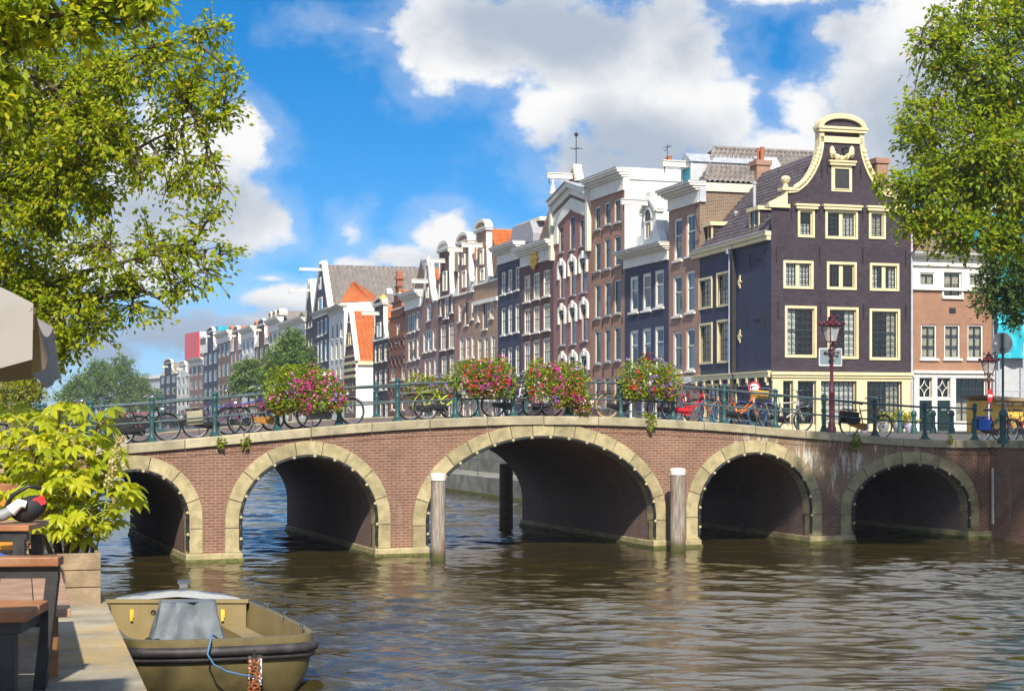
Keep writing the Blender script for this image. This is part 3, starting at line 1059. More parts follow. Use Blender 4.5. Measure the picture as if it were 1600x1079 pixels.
# coping blocks with open joints
jp = [40, 100, 143, 199, 288, 388, 484.5, 579.5, 670, 760, 847.5, 932.5, 1016, 1097.5, 1178, 1256.5, 1330, 1409, 1490, 1546]
for a_, b_ in zip(jp[:-1], jp[1:]):
    x0, x1 = s_of(a_) + .012, s_of(b_) - .012
    mb = MB(); vs = []
    k = 4
    pr = -.11 - random.uniform(0, .012)
    dz = random.uniform(-.004, .006)
    for i in range(k + 1):
        x = x0 + (x1 - x0) * i / k; z = zc_(x) + dz
        vs += [(x, pr, z - COP), (x, pr, z - .025), (x, pr + .025, z), (x, .62, z), (x, .62, z - COP)]
    fs = []
    for i in range(k):
        for j in range(5):
            fs.append((5 * i + j, 5 * i + 5 + j, 5 * i + 5 + (j + 1) % 5, 5 * i + (j + 1) % 5))
    fs += [(0, 1, 2, 3, 4), tuple(5 * k + j for j in (4, 3, 2, 1, 0))]
    mb.add(vs, fs); mb.build('coping_stone', 'coping_stone', br)
    mb = MB(); mb.box(x0 - .03, x0 + .005, -.05, .6, zc_(x0) - COP, zc_(x0) - .03); mb.build('joint', 'joint_mortar', br)
# far coping and the deck
mb = MB(); md = MB(); nn = 60
for i in range(nn):
    x0, x1 = S_L + (S_R - S_L) * i / nn, S_L + (S_R - S_L) * (i + 1) / nn
    z0, z1 = zc_(x0), zc_(x1)
    md.add([(x0, .60, z0 - .03), (x1, .60, z1 - .03), (x1, B_W - .5, z1 - .03), (x0, B_W - .5, z0 - .03)], [(0, 1, 2, 3)])
    vs = []
    for x, z in ((x0, z0), (x1, z1)):
        vs += [(x, B_W - .55, z - .03), (x, B_W - .55, z), (x, B_W + .1, z), (x, B_W + .1, z - COP)]
    mb.add(vs, [(0, 4, 5, 1), (1, 5, 6, 2), (2, 6, 7, 3)])
mb.build('far_coping', 'coping_stone', br)
md.build('deck', 'street_brick', br)
# white depth gauge fixed to the wall
gx_ = s_of(1553.5)

# ------------------------------------------------------------------ railings
POST_PX = [60, 141.6, 237.5, 335.6, 433.5, 530, 621, 711.5, 801.5, 886.5, 970, 1051.5, 1131.5, 1211.5, 1287.5, 1367, 1445, 1523]
POST_S = [s_of(p, .25) for p in POST_PX]


def make_railing(name, label, spos, t, zf):
    th_ = thing(name, label, 'railing', (P0.x, P0.y, 0), B_ANG)
    pm = MB()
    pm.lathe([(.115, 0), (.115, .10), (.085, .13), (.075, .19), (.062, .22), (.058, .62), (.075, .64), (.075, .70), (.055, .73), (.055, .90), (.075, .93), (.078, 1.02), (.06, 1.06), (.085, 1.085), (.085, 1.12), (.05, 1.16), (.0, 1.18)], n=12)
    pm.box(-.12, .12, -.12, .12, -.06, .05)
    me = pm.mesh('post'); me.materials.append(MATS['rail_green'])
    me.polygons.foreach_set('use_smooth', [True] * len(me.polygons)); me.set_sharp_from_angle(angle=radians(35))
    for s in spos:
        o_ = link('post', me, None, th_); o_.location = (s, t, zf(s))
    for zr, r in ((1.0, .034), (.52, .026)):
        for a_, b_ in zip(spos[:-1], spos[1:]):
            mb = MB(); mb.tube([(a_, t, zf(a_) + zr), (b_, t, zf(b_) + zr)], r, 10)
            mb.build('rail', 'rail_steel', th_, smooth='auto')
    return th_


make_railing('bridge_railing', 'dark green iron railing on the near edge of the bridge', POST_S, .25, lambda s: zc_(s) - .01)
sp2 = [POST_S[0] + 1.0 + i * 1.78 for i in range(16)]
make_railing('bridge_railing', 'dark green iron railing on the far edge of the bridge behind the bicycles', sp2, B_W - .3, lambda s: zc_(s) - .01)

# ------------------------------------------------------------------ light garlands round the arches
gar = ['first arch at the left behind the plant', 'second arch from the left', 'wide middle arch', 'fourth arch beside the mooring post', 'stained arch at the right end']
for A, w_ in zip(ARCH, gar):
    th_ = thing('light_garland', 'black cable with cream bulbs round the ' + w_, 'string lights', (P0.x, P0.y, 0), B_ANG, 'string lights round the bridge arches')
    L_ = [p for p in arch_pts(A, .035, zb=.35)]
    mb = MB(); mb.tube([(x, -.10 - .012 * sin(i * 1.7), z) for i, (x, z) in enumerate(L_)], .045, 7)
    mb.build('cable', 'rubber', th_)
    d = arclen(L_)
    q = .25
    bm_ = MB(); bm_.ball((0, 0, 0), .046, 8, 6)
    me = bm_.mesh('bulb'); me.materials.append(MATS['bulb_cream'])
    while q < d[-1]:
        x, z = interp(L_, d, q)
        o_ = link('bulb', me, None, th_); o_.location = (x, -.145, z)
        q += .56
gb = thing('depth_gauge', 'narrow white gauge strip fixed upright on the right end of the bridge wall', 'gauge', (bw(S_R, 0).x, bw(S_R, 0).y, 0), 0)
# ------------------------------------------------------------------ canal houses
SASH_FINE = dict(cols=3, up=2, lo=2)


class Facade:
    """a front given by two plan points; local x runs left to right, y goes into the house, z from the street"""

    def __init__(s, A, B, base=STREET_R, root=None):
        s.A = Vector(A); s.B = Vector(B)
        s.d = (s.B - s.A).normalized(); s.W = (s.B - s.A).length
        s.n = Vector((-s.d.y, s.d.x))
        s.base = base
        s.ang = atan2(s.d.y, s.d.x)
        s.root = root
        s.mat = None

    def uz(s, px, py=HY, y=0.0):
        k = (px - CX) / FPX
        o = s.A + s.n * y
        u = (k * o.y - o.x) / (s.d.x - k * s.d.y)
        D = o.y + u * s.d.y
        return u, CZ + (HY - py) / FPX * D - s.base

    def u(s, px, y=0.0): return s.uz(px, HY, y)[0]
    def z(s, px, py, y=0.0): return s.uz(px, py, y)[1]

    def attach(s, root):
        """use another object's frame"""
        s.root = root
        mw = Matrix.Translation((s.A.x, s.A.y, s.base)) @ Matrix.Rotation(s.ang, 4, 'Z')
        rl = Matrix.Translation(root.location) @ Matrix.Rotation(root.rotation_euler.z, 4, 'Z')
        s.mat = rl.inverted() @ mw

    def emit(s, mb, name, mat, parent=None, **kw):
        if s.mat is not None:
            mb.v = [tuple(s.mat @ Vector(p)) for p in mb.v]
        return mb.build(name, mat, parent or s.root, **kw)


def wall_mb(W, z0, z1, holes, reveal=.18, x0=0.0):
    mb = MB()
    xs = sorted({x0, W} | {h[0] for h in holes} | {h[1] for h in holes})
    zs = sorted({z0, z1} | {h[2] for h in holes} | {h[3] for h in holes})
    xs = [x for x in xs if x0 <= x <= W]; zs = [z for z in zs if z0 <= z <= z1]
    for i in range(len(xs) - 1):
        for j in range(len(zs) - 1):
            xm, zm = .5 * (xs[i] + xs[i + 1]), .5 * (zs[j] + zs[j + 1])
            if any(h[0] < xm < h[1] and h[2] < zm < h[3] for h in holes): continue
            mb.add([(xs[i], 0, zs[j]), (xs[i + 1], 0, zs[j]), (xs[i + 1], 0, zs[j + 1]), (xs[i], 0, zs[j + 1])], [(0, 1, 2, 3)])
    for (a, b, c, d) in holes:
        vs = [(a, 0, c), (b, 0, c), (b, 0, d), (a, 0, d), (a, reveal, c), (b, reveal, c), (b, reveal, d), (a, reveal, d)]
        mb.add(vs, [(0, 4, 5, 1), (1, 5, 6, 2), (2, 6, 7, 3), (3, 7, 4, 0)])
    return mb


class House:
    def __init__(s, label, pxL=None, pxR=None, A=None, B=None, depth=11.0, cat='canal house', name='canal_house', base=STREET_R, trim='white_paint', sash='white_paint'):
        if A is None:
            A = gp(pxL, ROWD[pxL]); B = gp(pxR, ROWD[pxR])
        s.f = Facade(A, B, base)
        s.root = thing(name, label, cat, (s.f.A.x, s.f.A.y, base), s.f.ang)
        s.f.root = s.root
        s.W = s.f.W; s.depth = depth
        s.holes = []; s.wins = []
        s.trim = trim; s.sash = sash
        s.rnd = random.Random(hash(label) % 1000 if False else len(label) * 7 + int(abs(s.f.A.x) * 13))

    # ---- windows
    def win(s, px0, px1, yt, yb, **kw):
        """an opening measured in the photograph"""
        pc = .5 * (px0 + px1)
        u0, u1 = s.f.u(px0), s.f.u(px1)
        z1, z0 = s.f.z(pc, yt), s.f.z(pc, yb)
        s.rect(u0, u1, z0, z1, **kw)

    def rect(s, u0, u1, z0, z1, hole=True, **kw):
        if hole: s.holes.append((u0, u1, z0, z1))
        s.wins.append((u0, u1, z0, z1, hole, kw))

    def row(s, spans, tops, bots, **kw):
        for (a, b), t, o in zip(spans, tops, bots):
            s.win(a, b, t, o, **kw)

    def make_windows(s, f=None, wins=None):
        f = f or s.f
        for (u0, u1, z0, z1, hole, kw) in (wins if wins is not None else s.wins):
            window(f, s.root, u0, u1, z0, z1, hole, s.rnd, **{**dict(trim=s.trim, sash=s.sash), **kw})

    # ---- masonry
    def body(s, zt, mat, side=None, z0=-.6, left=True, right=True, side_z=None):
        W, d = s.W, s.depth
        s.zt = zt
        s.f.emit(wall_mb(W, z0, zt, s.holes), 'wall', mat)
        mb = MB()
        sz = side_z or zt
        if left: mb.add([(0, 0, z0), (0, d, z0), (0, d, sz), (0, 0, sz)], [(3, 2, 1, 0)])
        if right: mb.add([(W, 0, z0), (W, d, z0), (W, d, sz), (W, 0, sz)], [(0, 1, 2, 3)])
        mb.add([(0, d, z0), (W, d, z0), (W, d, sz), (0, d, sz)], [(3, 2, 1, 0)])
        s.f.emit(mb, 'side_wall', side or mat)
        mb = MB()
        mb.add([(0, 0, zt), (W, 0, zt), (W, d, zt), (0, d, zt)], [(0, 1, 2, 3)])
        # room floors keep the inside dark
        for zf in np.arange(3.2, zt - 1, 3.2):
            mb.add([(0, .5, zf), (W, .5, zf), (W, d, zf), (0, d, zf)], [(0, 1, 2, 3)])
        mb.add([(0.02, 4.0, z0), (W - .02, 4.0, z0), (W - .02, 4.0, zt), (0.02, 4.0, zt)], [(0, 1, 2, 3)])
        s.f.emit(mb, 'ceiling', 'dark_room')

    def cornice(s, zf, zt, over=.55, x0=None, x1=None, mat=None, frieze=True, lead=True, brackets=0):
        """frieze and crowning moulding between heights zf and zt"""
        mat = mat or s.trim
        x0 = 0 if x0 is None else x0; x1 = s.W if x1 is None else x1
        h = zt - zf
        mb = MB()
        if frieze:
            mb.box(x0 + .02, x1 - .02, -.10, .25, zf, zt - h * .42)
            mb.box(x0 + .01, x1 - .01, -.14, .25, zf - .02, zf + .10)
        s.f.emit(mb, 'frieze', mat) if frieze else None
        mb = MB()
        zc = zt - h * .42
        st = [(.0, .22, .30), (.22, .5, .55), (.5, .78, .85), (.78, 1.0, 1.0)]
        for a, b, o in st:
            e = over * o * .5
            mb.box(x0 - e * .6, x1 + e * .6, -over * o - .08, .3, zc + (zt - zc) * a + .001, zc + (zt - zc) * b)
        s.f.emit(mb, 'cornice', mat, bevel=.02)
        if brackets:
            for i in range(brackets):
                u = x0 + (x1 - x0) * (i + .5) / brackets
                mb = MB()
                mb.prism([(0, 0), (0, .5), (.4, .5), (.36, .3), (.14, .12)], 0, .16)
                mb.v = [(u + y_, -x_ - .1, zc - .5 + z_) for x_, y_, z_ in mb.v]
                s.f.emit(mb, 'bracket', mat)
        if lead:
            mb = MB(); e = over * .5 * .6
            mb.box(x0 - e - .02, x1 + e + .02, -over - .10, .32, zt + .002, zt + .05)
            s.f.emit(mb, 'gutter', 'lead')

    def hoist(s, u, z, L=1.3, mat=None):
        mb = MB(); mb.box(u - .14, u + .14, -L, .4, z - .16, z + .16)
        mb.box(u - .2, u + .2, -L, .2, z + .165, z + .22)
        s.f.emit(mb, 'hoist_beam', mat or s.trim)
        mb = MB(); mb.tube([(u, -L + .15, z - .16), (u, -L + .15, z - .38)], .03, 6); mb.ring((u, -L + .15, z - .46), .08, .02, 'y', 10, 4)
        s.f.emit(mb, 'hoist_hook', 'iron')

    def gable_roof(s, ridge_z, eave_z=None, mat='tile_orange', y0=.3, y1=None, x0=0.0, x1=None, uc=None, tile=.26, amp=.06, step=.08):
        """ridge running back from the front"""
        y1 = y1 or s.depth; x1 = s.W if x1 is None else x1
        eave_z = s.zt if eave_z is None else eave_z
        uc = .5 * (x0 + x1) if uc is None else uc
        rows = max(6, int(sqrt((x1 - uc) ** 2 + (ridge_z - eave_z) ** 2) / max(.34, tile * .9))); cols = max(6, int((y1 - y0) / tile))
        rf = tile_roof(s.f, s.root, (x1, y0, eave_z), (x1, y1, eave_z), (uc, y1, ridge_z), (uc, y0, ridge_z), cols, rows, mat, amp, step)
        tile_roof(s.f, s.root, (x0, y1, eave_z), (x0, y0, eave_z), (uc, y0, ridge_z), (uc, y1, ridge_z), max(6, cols // 2), max(5, rows // 2), mat)
        mb = MB(); mb.add([(x0, y1, eave_z), (x1, y1, eave_z), (uc, y1, ridge_z)], [(0, 2, 1)])
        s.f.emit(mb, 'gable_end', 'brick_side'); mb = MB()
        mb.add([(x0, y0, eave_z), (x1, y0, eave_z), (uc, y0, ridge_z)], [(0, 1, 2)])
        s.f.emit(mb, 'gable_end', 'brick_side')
        mb = MB(); mb.tube([(uc, y0, ridge_z + .02), (uc, y1, ridge_z + .02)], .13, 8)
        s.f.emit(mb, 'ridge', mat)

    def neck(s, uc, hn, hb, z0, zn, ztop, mat, trim=None, tymp=None, wing=.62, inner=None, thick=.4, cornw=.30):
        """tall gable neck with curved stone wings and a round pediment"""
        trim = trim or s.trim
        mb = MB(); mb.prism([(uc - hn, z0), (uc + hn, z0), (uc + hn, zn), (uc - hn, zn)], -.0, thick)
        s.f.emit(mb, 'gable', mat)
        zw = z0 + (zn - z0) * wing
        for sg in (-1, 1):
            pl = [(uc + sg * hn, z0)]
            for i in range(12):
                q = i / 11
                pl.append((uc + sg * (hb + (hn - hb) * q), z0 + .35 + (zw - z0 - .35) * q ** 2.1))
            pl.insert(1, (uc + sg * hb, z0))
            mb = MB(); mb.prism(pl, -.06, thick * .9); s.f.emit(mb, 'scroll', trim)
            mb = MB(); mb.box(uc + sg * hn - .09, uc + sg * hn + .09, -.08, thick + .02, zw - .3, zn)
            s.f.emit(mb, 'pilaster', trim)
            mb = MB(); mb.box(min(uc + sg * hn, uc + sg * hb) - .05, max(uc + sg * hn, uc + sg * hb) + .05, -.14, thick, z0 - .12, z0 + .02); s.f.emit(mb, 'ledge', trim)
        pediment(s.f, uc, hn + cornw, zn, ztop, trim, tymp or mat, thick)


def pediment(f, uc, w, zn, ztop, trim, tymp, thick=.4):
    h = ztop - zn
    hb = min(.32, h * .28)
    mb = MB(); mb.box(uc - w, uc + w, -.22, thick, zn, zn + hb * .55); mb.box(uc - w - .07, uc + w + .07, -.28, thick + .02, zn + hb * .55 + .002, zn + hb)
    f.emit(mb, 'cornice', trim)
    hp = h - hb
    out, inn = [], []
    for i in range(19):
        a = pi - pi * i / 18
        out.append((uc + w * cos(a), zn + hb + hp * sin(a)))
        inn.append((uc + (w - .26) * cos(a), zn + hb + (hp - .28) * sin(a)))
    mb = MB(); mb.band(inn, out, -.24, thick); f.emit(mb, 'pediment', trim)
    mb = MB(); mb.prism(inn, -.06, thick - .05); f.emit(mb, 'tympanum', tymp)


def window(f, root, u0, u1, z0, z1, hole, rnd, trim='white_paint', sash='white_paint', cols=2, up=1, lo=1, split=.42, cur=None, sill=True, casing=.0, fw=.075, bar=.022, mullion=False, name='window', cap=0.0, outer=None, shade=None, far=False, lead=None):
    """frame with sash bars > pane, curtain, sill"""
    w, h = u1 - u0, z1 - z0
    yf = .09 if hole else -.07
    yg = .13 if hole else -.02
    mb = MB()
    mb.box(u0, u0 + fw, yf - .03, yf + .08, z0, z1); mb.box(u1 - fw, u1, yf - .03, yf + .08, z0, z1)
    mb.box(u0 + fw, u1 - fw, yf - .03, yf + .08, z1 - fw, z1); mb.box(u0 + fw, u1 - fw, yf - .03, yf + .08, z0, z0 + fw)
    fr = f.emit(mb, name, trim, root)
    mb = MB()
    a0, a1, b0, b1 = u0 + fw, u1 - fw, z0 + fw, z1 - fw
    zm = b1 - (b1 - b0) * split
    halves = [(a0, a1)]
    if mullion:
        uc = .5 * (u0 + u1)
        mm = MB(); mm.box(uc - mullion / 2, uc + mullion / 2, yf - .028, yf + .078, b0, b1); f.emit(mm, 'mullion', trim, fr)
        halves = [(a0, uc - mullion / 2), (uc + mullion / 2, a1)]
    for (h0, h1) in halves:
        e = .035
        mb.box(h0, h0 + e, yf, yf + .05, b0, b1); mb.box(h1 - e, h1, yf, yf + .05, b0, b1)
        mb.box(h0 + e, h1 - e, yf, yf + .05, b0, b0 + e); mb.box(h0 + e, h1 - e, yf, yf + .05, b1 - e, b1)
        if split: mb.box(h0 + e, h1 - e, yf - .01, yf + .06, zm - .035, zm + .035)
        for i in range(1, cols):
            u = h0 + (h1 - h0) * i / cols
            mb.box(u - bar / 2, u + bar / 2, yf + .005, yf + .045, b0 + e, zm - .03 if split else b1 - e)
            if split: mb.box(u - bar / 2, u + bar / 2, yf + .005, yf + .045, zm + .03, b1 - e)
        for (q0, q1, k) in (((zm + .03, b1, up), (b0, zm - .03, lo)) if split else ((b0, b1, lo),)):
            for j in range(1, k):
                z = q0 + (q1 - q0) * j / k
                mb.box(h0 + e, h1 - e, yf + .006, yf + .044, z - bar / 2, z + bar / 2)
    f.emit(mb, 'sash', sash, fr)
    mb = MB(); mb.add([(a0, yf + .03, b0), (a1, yf + .03, b0), (a1, yf + .03, b1), (a0, yf + .03, b1)], [(0, 1, 2, 3)])
    f.emit(mb, 'pane', 'window_glass', fr)
    if not hole:
        mb = MB(); mb.box(u0 + .02, u1 - .02, .0 - .018, .01, z0 + .02, z1 - .02); f.emit(mb, 'backing', 'dark_room', fr)
    if cur is None:
        cur = rnd.choice(['net', 'net', 'sides', 'blind', 'none', 'full', 'half'])
    yc = yg + .10 if hole else -.03
    if hole and cur != 'none':
        mb = MB()

        def drape(x0, x1, zb, zt_):
            k = max(4, int((x1 - x0) / .06))
            vs = []
            for i in range(k + 1):
                x = x0 + (x1 - x0) * i / k
                y = yc + .035 * sin(i * 1.9 + rnd.random() * .5)
                vs += [(x, y, zb), (x, y, zt_)]
            mb.add(vs, [(2 * i, 2 * i + 2, 2 * i + 3, 2 * i + 1) for i in range(k)])
        if cur == 'net': drape(a0, a1, b0, zm if split else b1)
        elif cur == 'full': drape(a0, a1, b0, b1)
        elif cur == 'sides': drape(a0, a0 + w * .24, b0, b1); drape(a1 - w * .24, a1, b0, b1)
        elif cur == 'left': drape(a0, a0 + w * .34, b0, b1)
        elif cur == 'right': drape(a1 - w * .34, a1, b0, b1)
        elif cur == 'blind': mb.add([(a0, yc, b1 - h * .38), (a1, yc, b1 - h * .38), (a1, yc, b1), (a0, yc, b1)], [(0, 1, 2, 3)])
        elif cur == 'half': drape(a0, a1, b0, b0 + h * .45)
        f.emit(mb, 'curtain', shade or rnd.choice(['curtain', 'curtain', 'curtain_tan']), fr)
    if sill and hole:
        mb = MB(); mb.box(u0 - .10, u1 + .10, -.12, .12, z0 - .11, z0 + .012); f.emit(mb, 'sill', trim if outer is None else outer, fr)
    if casing > 0:
        c = casing
        mb = MB()
        mb.box(u0 - c, u0, -.06, .1, z0 - c * .8, z1 + c); mb.box(u1, u1 + c, -.06, .1, z0 - c * .8, z1 + c)
        mb.box(u0, u1, -.058, .1, z1, z1 + c); mb.box(u0, u1, -.058, .1, z0 - c * .8, z0)
        f.emit(mb, 'casing', trim, fr)
    if cap > 0:
        c = casing + .14
        mb = MB(); mb.box(u0 - c, u1 + c, -.20, .05, z1 + casing + .005, z1 + casing + cap * .6); mb.box(u0 - c - .06, u1 + c + .06, -.26, .05, z1 + casing + cap * .6 + .002, z1 + casing + cap)
        f.emit(mb, 'hood_mould', trim, fr)
    return fr


def tile_roof(f, root, e0, e1, r1, r0, cols, rows, mat, amp=.06, step=.08, name='roof'):
    """pantiles as relief: waves along the eave, a step at each course. e0,e1 eave; r0,r1 ridge; seen from outside e0->e1 runs left to right or not"""
    e0, e1, r1, r0 = (np.array(p, float) for p in (e0, e1, r1, r0))
    nrm = np.cross(e1 - e0, r0 - e0); nrm /= np.linalg.norm(nrm)
    if nrm[2] < 0: nrm = -nrm
    k = 4
    us = np.linspace(0, 1, cols * k + 1)
    wave = amp * (np.sin(us * cols * 2 * pi) + .35 * np.sin(us * cols * 4 * pi + .7))
    V = []
    jit = np.random.default_rng(cols * 31 + rows)
    for j in range(rows):
        v0, v1 = j / rows, (j + 1) / rows
        for v, lift in ((v0, step), (v1, 0.0)):
            lo = e0 + (e1 - e0) * us[:, None]; hi = r0 + (r1 - r0) * us[:, None]
            P = lo + (hi - lo) * v + nrm * (wave + lift + jit.normal(0, .004, len(us)))[:, None]
            V.append(P)
    V = np.concatenate(V); n = len(us)
    F = []
    for r in range(2 * rows - 1):
        i = np.arange(n - 1) + r * n
        F.append(np.stack([i, i + 1, i + 1 + n, i + n], -1))
    F = np.concatenate(F)
    if f.mat is not None:
        m4 = np.array(f.mat); V = V @ m4[:3, :3].T + m4[:3, 3]
    me = np_mesh(name, V, F)
    o = link(name, me, mat, root)
    return tag(o, kind='stuff')


def chimney(f, root, u0, u1, y0, y1, z0, z1, mat='brick_red', pots=2, parent=None):
    mb = MB(); mb.box(u0, u1, y0, y1, z0, z1 - .3); mb.box(u0 - .08, u1 + .08, y0 - .08, y1 + .08, z1 - .298, z1)
    c = f.emit(mb, 'chimney', mat, parent or root)
    for i in range(pots):
        mb = MB(); u = u0 + (u1 - u0) * (i + .5) / pots
        mb.lathe([(.14, z1), (.12, z1 + .1), (.13, z1 + .75), (.15, z1 + .8), (.1, z1 + .8)], (u, .5 * (y0 + y1), 0), 10)
        f.emit(mb, 'chimney_pot', 'terracotta', c)
    return c


def anchor(h, f, u, z, L=.75):
    mb = MB(); mb.box(u - .025, u + .025, -.05, .0, z - L / 2, z + L / 2); mb.box(u - .05, u + .05, -.06, 0, z - .05, z + .05)
    f.emit(mb, 'wall_anchor', 'iron', h.root)


# ================================================================== corner house
cA = gp(1205, 88.0)
cB = gp(1422, 90.4)
H = House('black corner house with cream windows and a tall scrolled gable', A=cA, B=cB, depth=11.4, trim='cream_paint', sash='dark_sash')
f = H.f
CS = dict(casing=.13, fw=.05, cols=3, bar=.03, sill=False, outer='cream_paint')


def cwin(x0, x1, yt, yb, fr=4.6, cap=0.0, **kw):
    # photo columns are to the outer edge of the cream casing
    H.win(x0 + fr, x1 - fr, yt + fr, yb - fr, cap=cap, **{**CS, **kw})


cwin(1225, 1276.5, 477, 560, cols=5, lo=4, up=3, split=.45, cur='left'); cwin(1291, 1342, 479, 562, cols=5, lo=4, up=3, split=.45, cur='right'); cwin(1357, 1407, 481.5, 564, cols=5, lo=4, up=3, split=.45, cur='right')
for (a, b, t_, o_, c) in ((1222, 1272, 406, 453, 'full'), (1290, 1339.5, 408, 454.5, 'none'), (1357, 1406, 410, 456.5, 'sides')):
    cwin(a, b, t_, o_, fr=5, cols=3, lo=4, split=0, mullion=.22, cur=c)
cwin(1245, 1273.5, 326, 372.5, cols=3, lo=4, split=0, cur='half', cap=.26); cwin(1288, 1341, 327.5, 375, fr=4.5, cols=3, lo=5, split=0, mullion=.20, cur='right', cap=.26); cwin(1356, 1384.5, 329, 375, cols=2, lo=4, split=0, cur='full', cap=.26)
# shop front
GF = dict(sill=False, fw=.05, cols=4, up=1, lo=7, split=0, casing=.0, bar=.035)
z_sf = f.z(1314, 586)
for (a, b, c, lo, cu) in ((1223, 1237, 2, 6, 'none'), (1246, 1273, 3, 5, 'none'), (1282, 1336, 7, 6, 'full'), (1354, 1407, 7, 6, 'right')):
    u0, u1 = f.u(a), f.u(b)
    H.rect(u0, u1, .35, f.z(.5 * (a + b), 594.5), **{**GF, 'cols': c, 'lo': lo, 'cur': cu})
zt = f.z(1314, 326)
H.depth = 11.4
# walls: front, slanted side, back
SA = gp(1086, ROWD[1086])
fs = Facade(SA, cA); fs.attach(H.root)


def side_win(px0, px1, yt, yb, **kw):
    pc = .5 * (px0 + px1)
    u0, u1 = fs.u(px0), fs.u(px1); z1, z0 = fs.z(pc, yt), fs.z(pc, yb)
    return (u0, u1, z0, z1, True, kw)


sw = []
for (a, b, t_, o_, k) in ((1091, 1114.5, 433, 484, 'full'), (1119, 1142, 424, 480, 'half'), (1092, 1114.7, 504, 570, 'full'), (1120, 1142.5, 498.5, 568, 'full')):
    sw.append(side_win(a + 2.6, b - 2.6, t_ + 4, o_ - 4, **{**CS, 'cols': 4, 'lo': 3, 'up': 2, 'split': .45, 'cur': k}))
for (a, b) in ((1101, 1122), (1131, 1150)):
    sw.append(side_win(a, b, 603, 655, **{**CS, 'cols': 3, 'lo': 4, 'up': 1, 'split': 0, 'cur': 'full'}))
zse = .5 * (fs.z(1205, 364) + fs.z(1086, 399)) - .0
z_fl = f.z(1206, 320)
f.emit(wall_mb(H.W, -.6, z_fl, [h for h in H.holes if h[3] < z_fl]), 'wall', 'brick_black')
sb = wall_mb(fs.W, -.6, zse, [q[:4] for q in sw])
fs.emit(sb, 'side_wall', 'brick_navy')
# remaining shell (far side and back), floors
dv = (Vector((SA.x, SA.y)) - cA)
loc = lambda p: ((p - f.A).dot(f.d), (p - f.A).dot(f.n))
bl = loc(SA); brr = (H.W + bl[0] * 1.0, bl[1])
mb = MB()
mb.add([(bl[0], bl[1], -.6), (brr[0], brr[1], -.6), (brr[0], brr[1], zse), (bl[0], bl[1], zse)], [(3, 2, 1, 0)])
mb.add([(H.W, 0, -.6), (brr[0], brr[1], -.6), (brr[0], brr[1], zse), (H.W, 0, zse)], [(0, 1, 2, 3)])
f.emit(mb, 'side_wall', 'brick_black')
mb = MB()
for zf in (3.0, 6.0, 9.2, zse):
    mb.add([(0.02, 1.4, zf), (H.W, 1.4, zf), (brr[0], brr[1], zf), (bl[0] + .3, bl[1], zf)], [(0, 1, 2, 3)])
mb.add([(0.0, 5, -.6), (H.W, 5, -.6), (H.W, 5, zse), (.0, 5, zse)], [(0, 1, 2, 3)])
mb.add([(3.5, .3, -.6), (2.8, bl[1], -.6), (2.8, bl[1], zse), (3.5, .3, zse)], [(0, 1, 2, 3)])
f.emit(mb, 'ceiling', 'dark_room')

# gable outline, mirrored about its middle
uc = f.u(1314.5)


def gpt(px, py): return f.uz(px, py)


left = [(1206, 320), (1230, 320), (1230.5, 297), (1243, 296), (1250, 291), (1257, 285), (1264, 276), (1270, 266), (1275, 255), (1279, 243), (1281.5, 230), (1282.5, 217), (1282.5, 206)]
lp = [gpt(*p) for p in left]
lp[0] = (.0, z_fl + .001); lp[1] = (lp[1][0], z_fl + .001)
poly = lp + [(2 * uc - u, z) for u, z in reversed(lp)]
mb = MB(); mb.prism(poly, 0, .42); f.emit(mb, 'gable', 'brick_black')
# cream edge with shell knobs along the curve
cv = [gpt(*p) for p in left[2:]]
for sg in (0, 1):
    inn = []; out = []
    for i, (u, z) in enumerate(cv):
        a = Vector(cv[max(0, i - 1)]); b_ = Vector(cv[min(len(cv) - 1, i + 1)])
        tn = (b_ - a).normalized(); nn_ = Vector((-tn.y, tn.x))
        p = Vector((u, z)) + nn_ * .10; q = Vector((u, z)) - nn_ * .16
        if sg: p.x, q.x = 2 * uc - p.x, 2 * uc - q.x
        inn.append(tuple(q)); out.append(tuple(p))
    mb = MB(); mb.band(inn, out, -.10, .46); ed = f.emit(mb, 'scroll', 'cream_paint')
    mb = MB()
    for i in range(1, len(cv) - 3):
        for q in (0.0, .5):
            u = cv[i][0] + (cv[i + 1][0] - cv[i][0]) * q; z = cv[i][1] + (cv[i + 1][1] - cv[i][1]) * q
            if sg: u = 2 * uc - u
            mb.ball((u + (.05 if sg else -.05), -.10, z + .10), .15, 8, 6, 1, .8, 1)
    f.emit(mb, 'shell_ornament', 'cream_paint', ed, smooth=True)
    # shoulder piece, ledge and ball
    mp = (lambda u: 2 * uc - u) if sg else (lambda u: u)
    sp = [gpt(*p) for p in ((1201, 320), (1229.5, 320), (1229.5, 297), (1225, 304), (1217, 309), (1208, 313))]
    mb = MB(); mb.prism([(mp(u), z) for u, z in sp], -.09, .44); f.emit(mb, 'shoulder', 'cream_paint')
    a, b_ = gpt(1200, 324), gpt(1232.5, 319.5)
    mb = MB(); mb.box(min(mp(a[0]), mp(b_[0])), max(mp(a[0]), mp(b_[0])), -.18, .46, a[1], b_[1]); f.emit(mb, 'ledge', 'cream_paint')
    a, b_ = gpt(1221, 297), gpt(1245, 293.5)
    mb = MB(); mb.box(min(mp(a[0]), mp(b_[0])), max(mp(a[0]), mp(b_[0])), -.16, .46, a[1], b_[1])
    kx = gpt(1229, 290)
    mb.lathe([(.16, kx[1] - .05), (.10, kx[1] + .1), (.24, kx[1] + .24), (.27, kx[1] + .38), (.2, kx[1] + .5), (.0, kx[1] + .56)], (mp(kx[0]), .12, 0), 10)
    f.emit(mb, 'finial', 'cream_paint', smooth='auto')
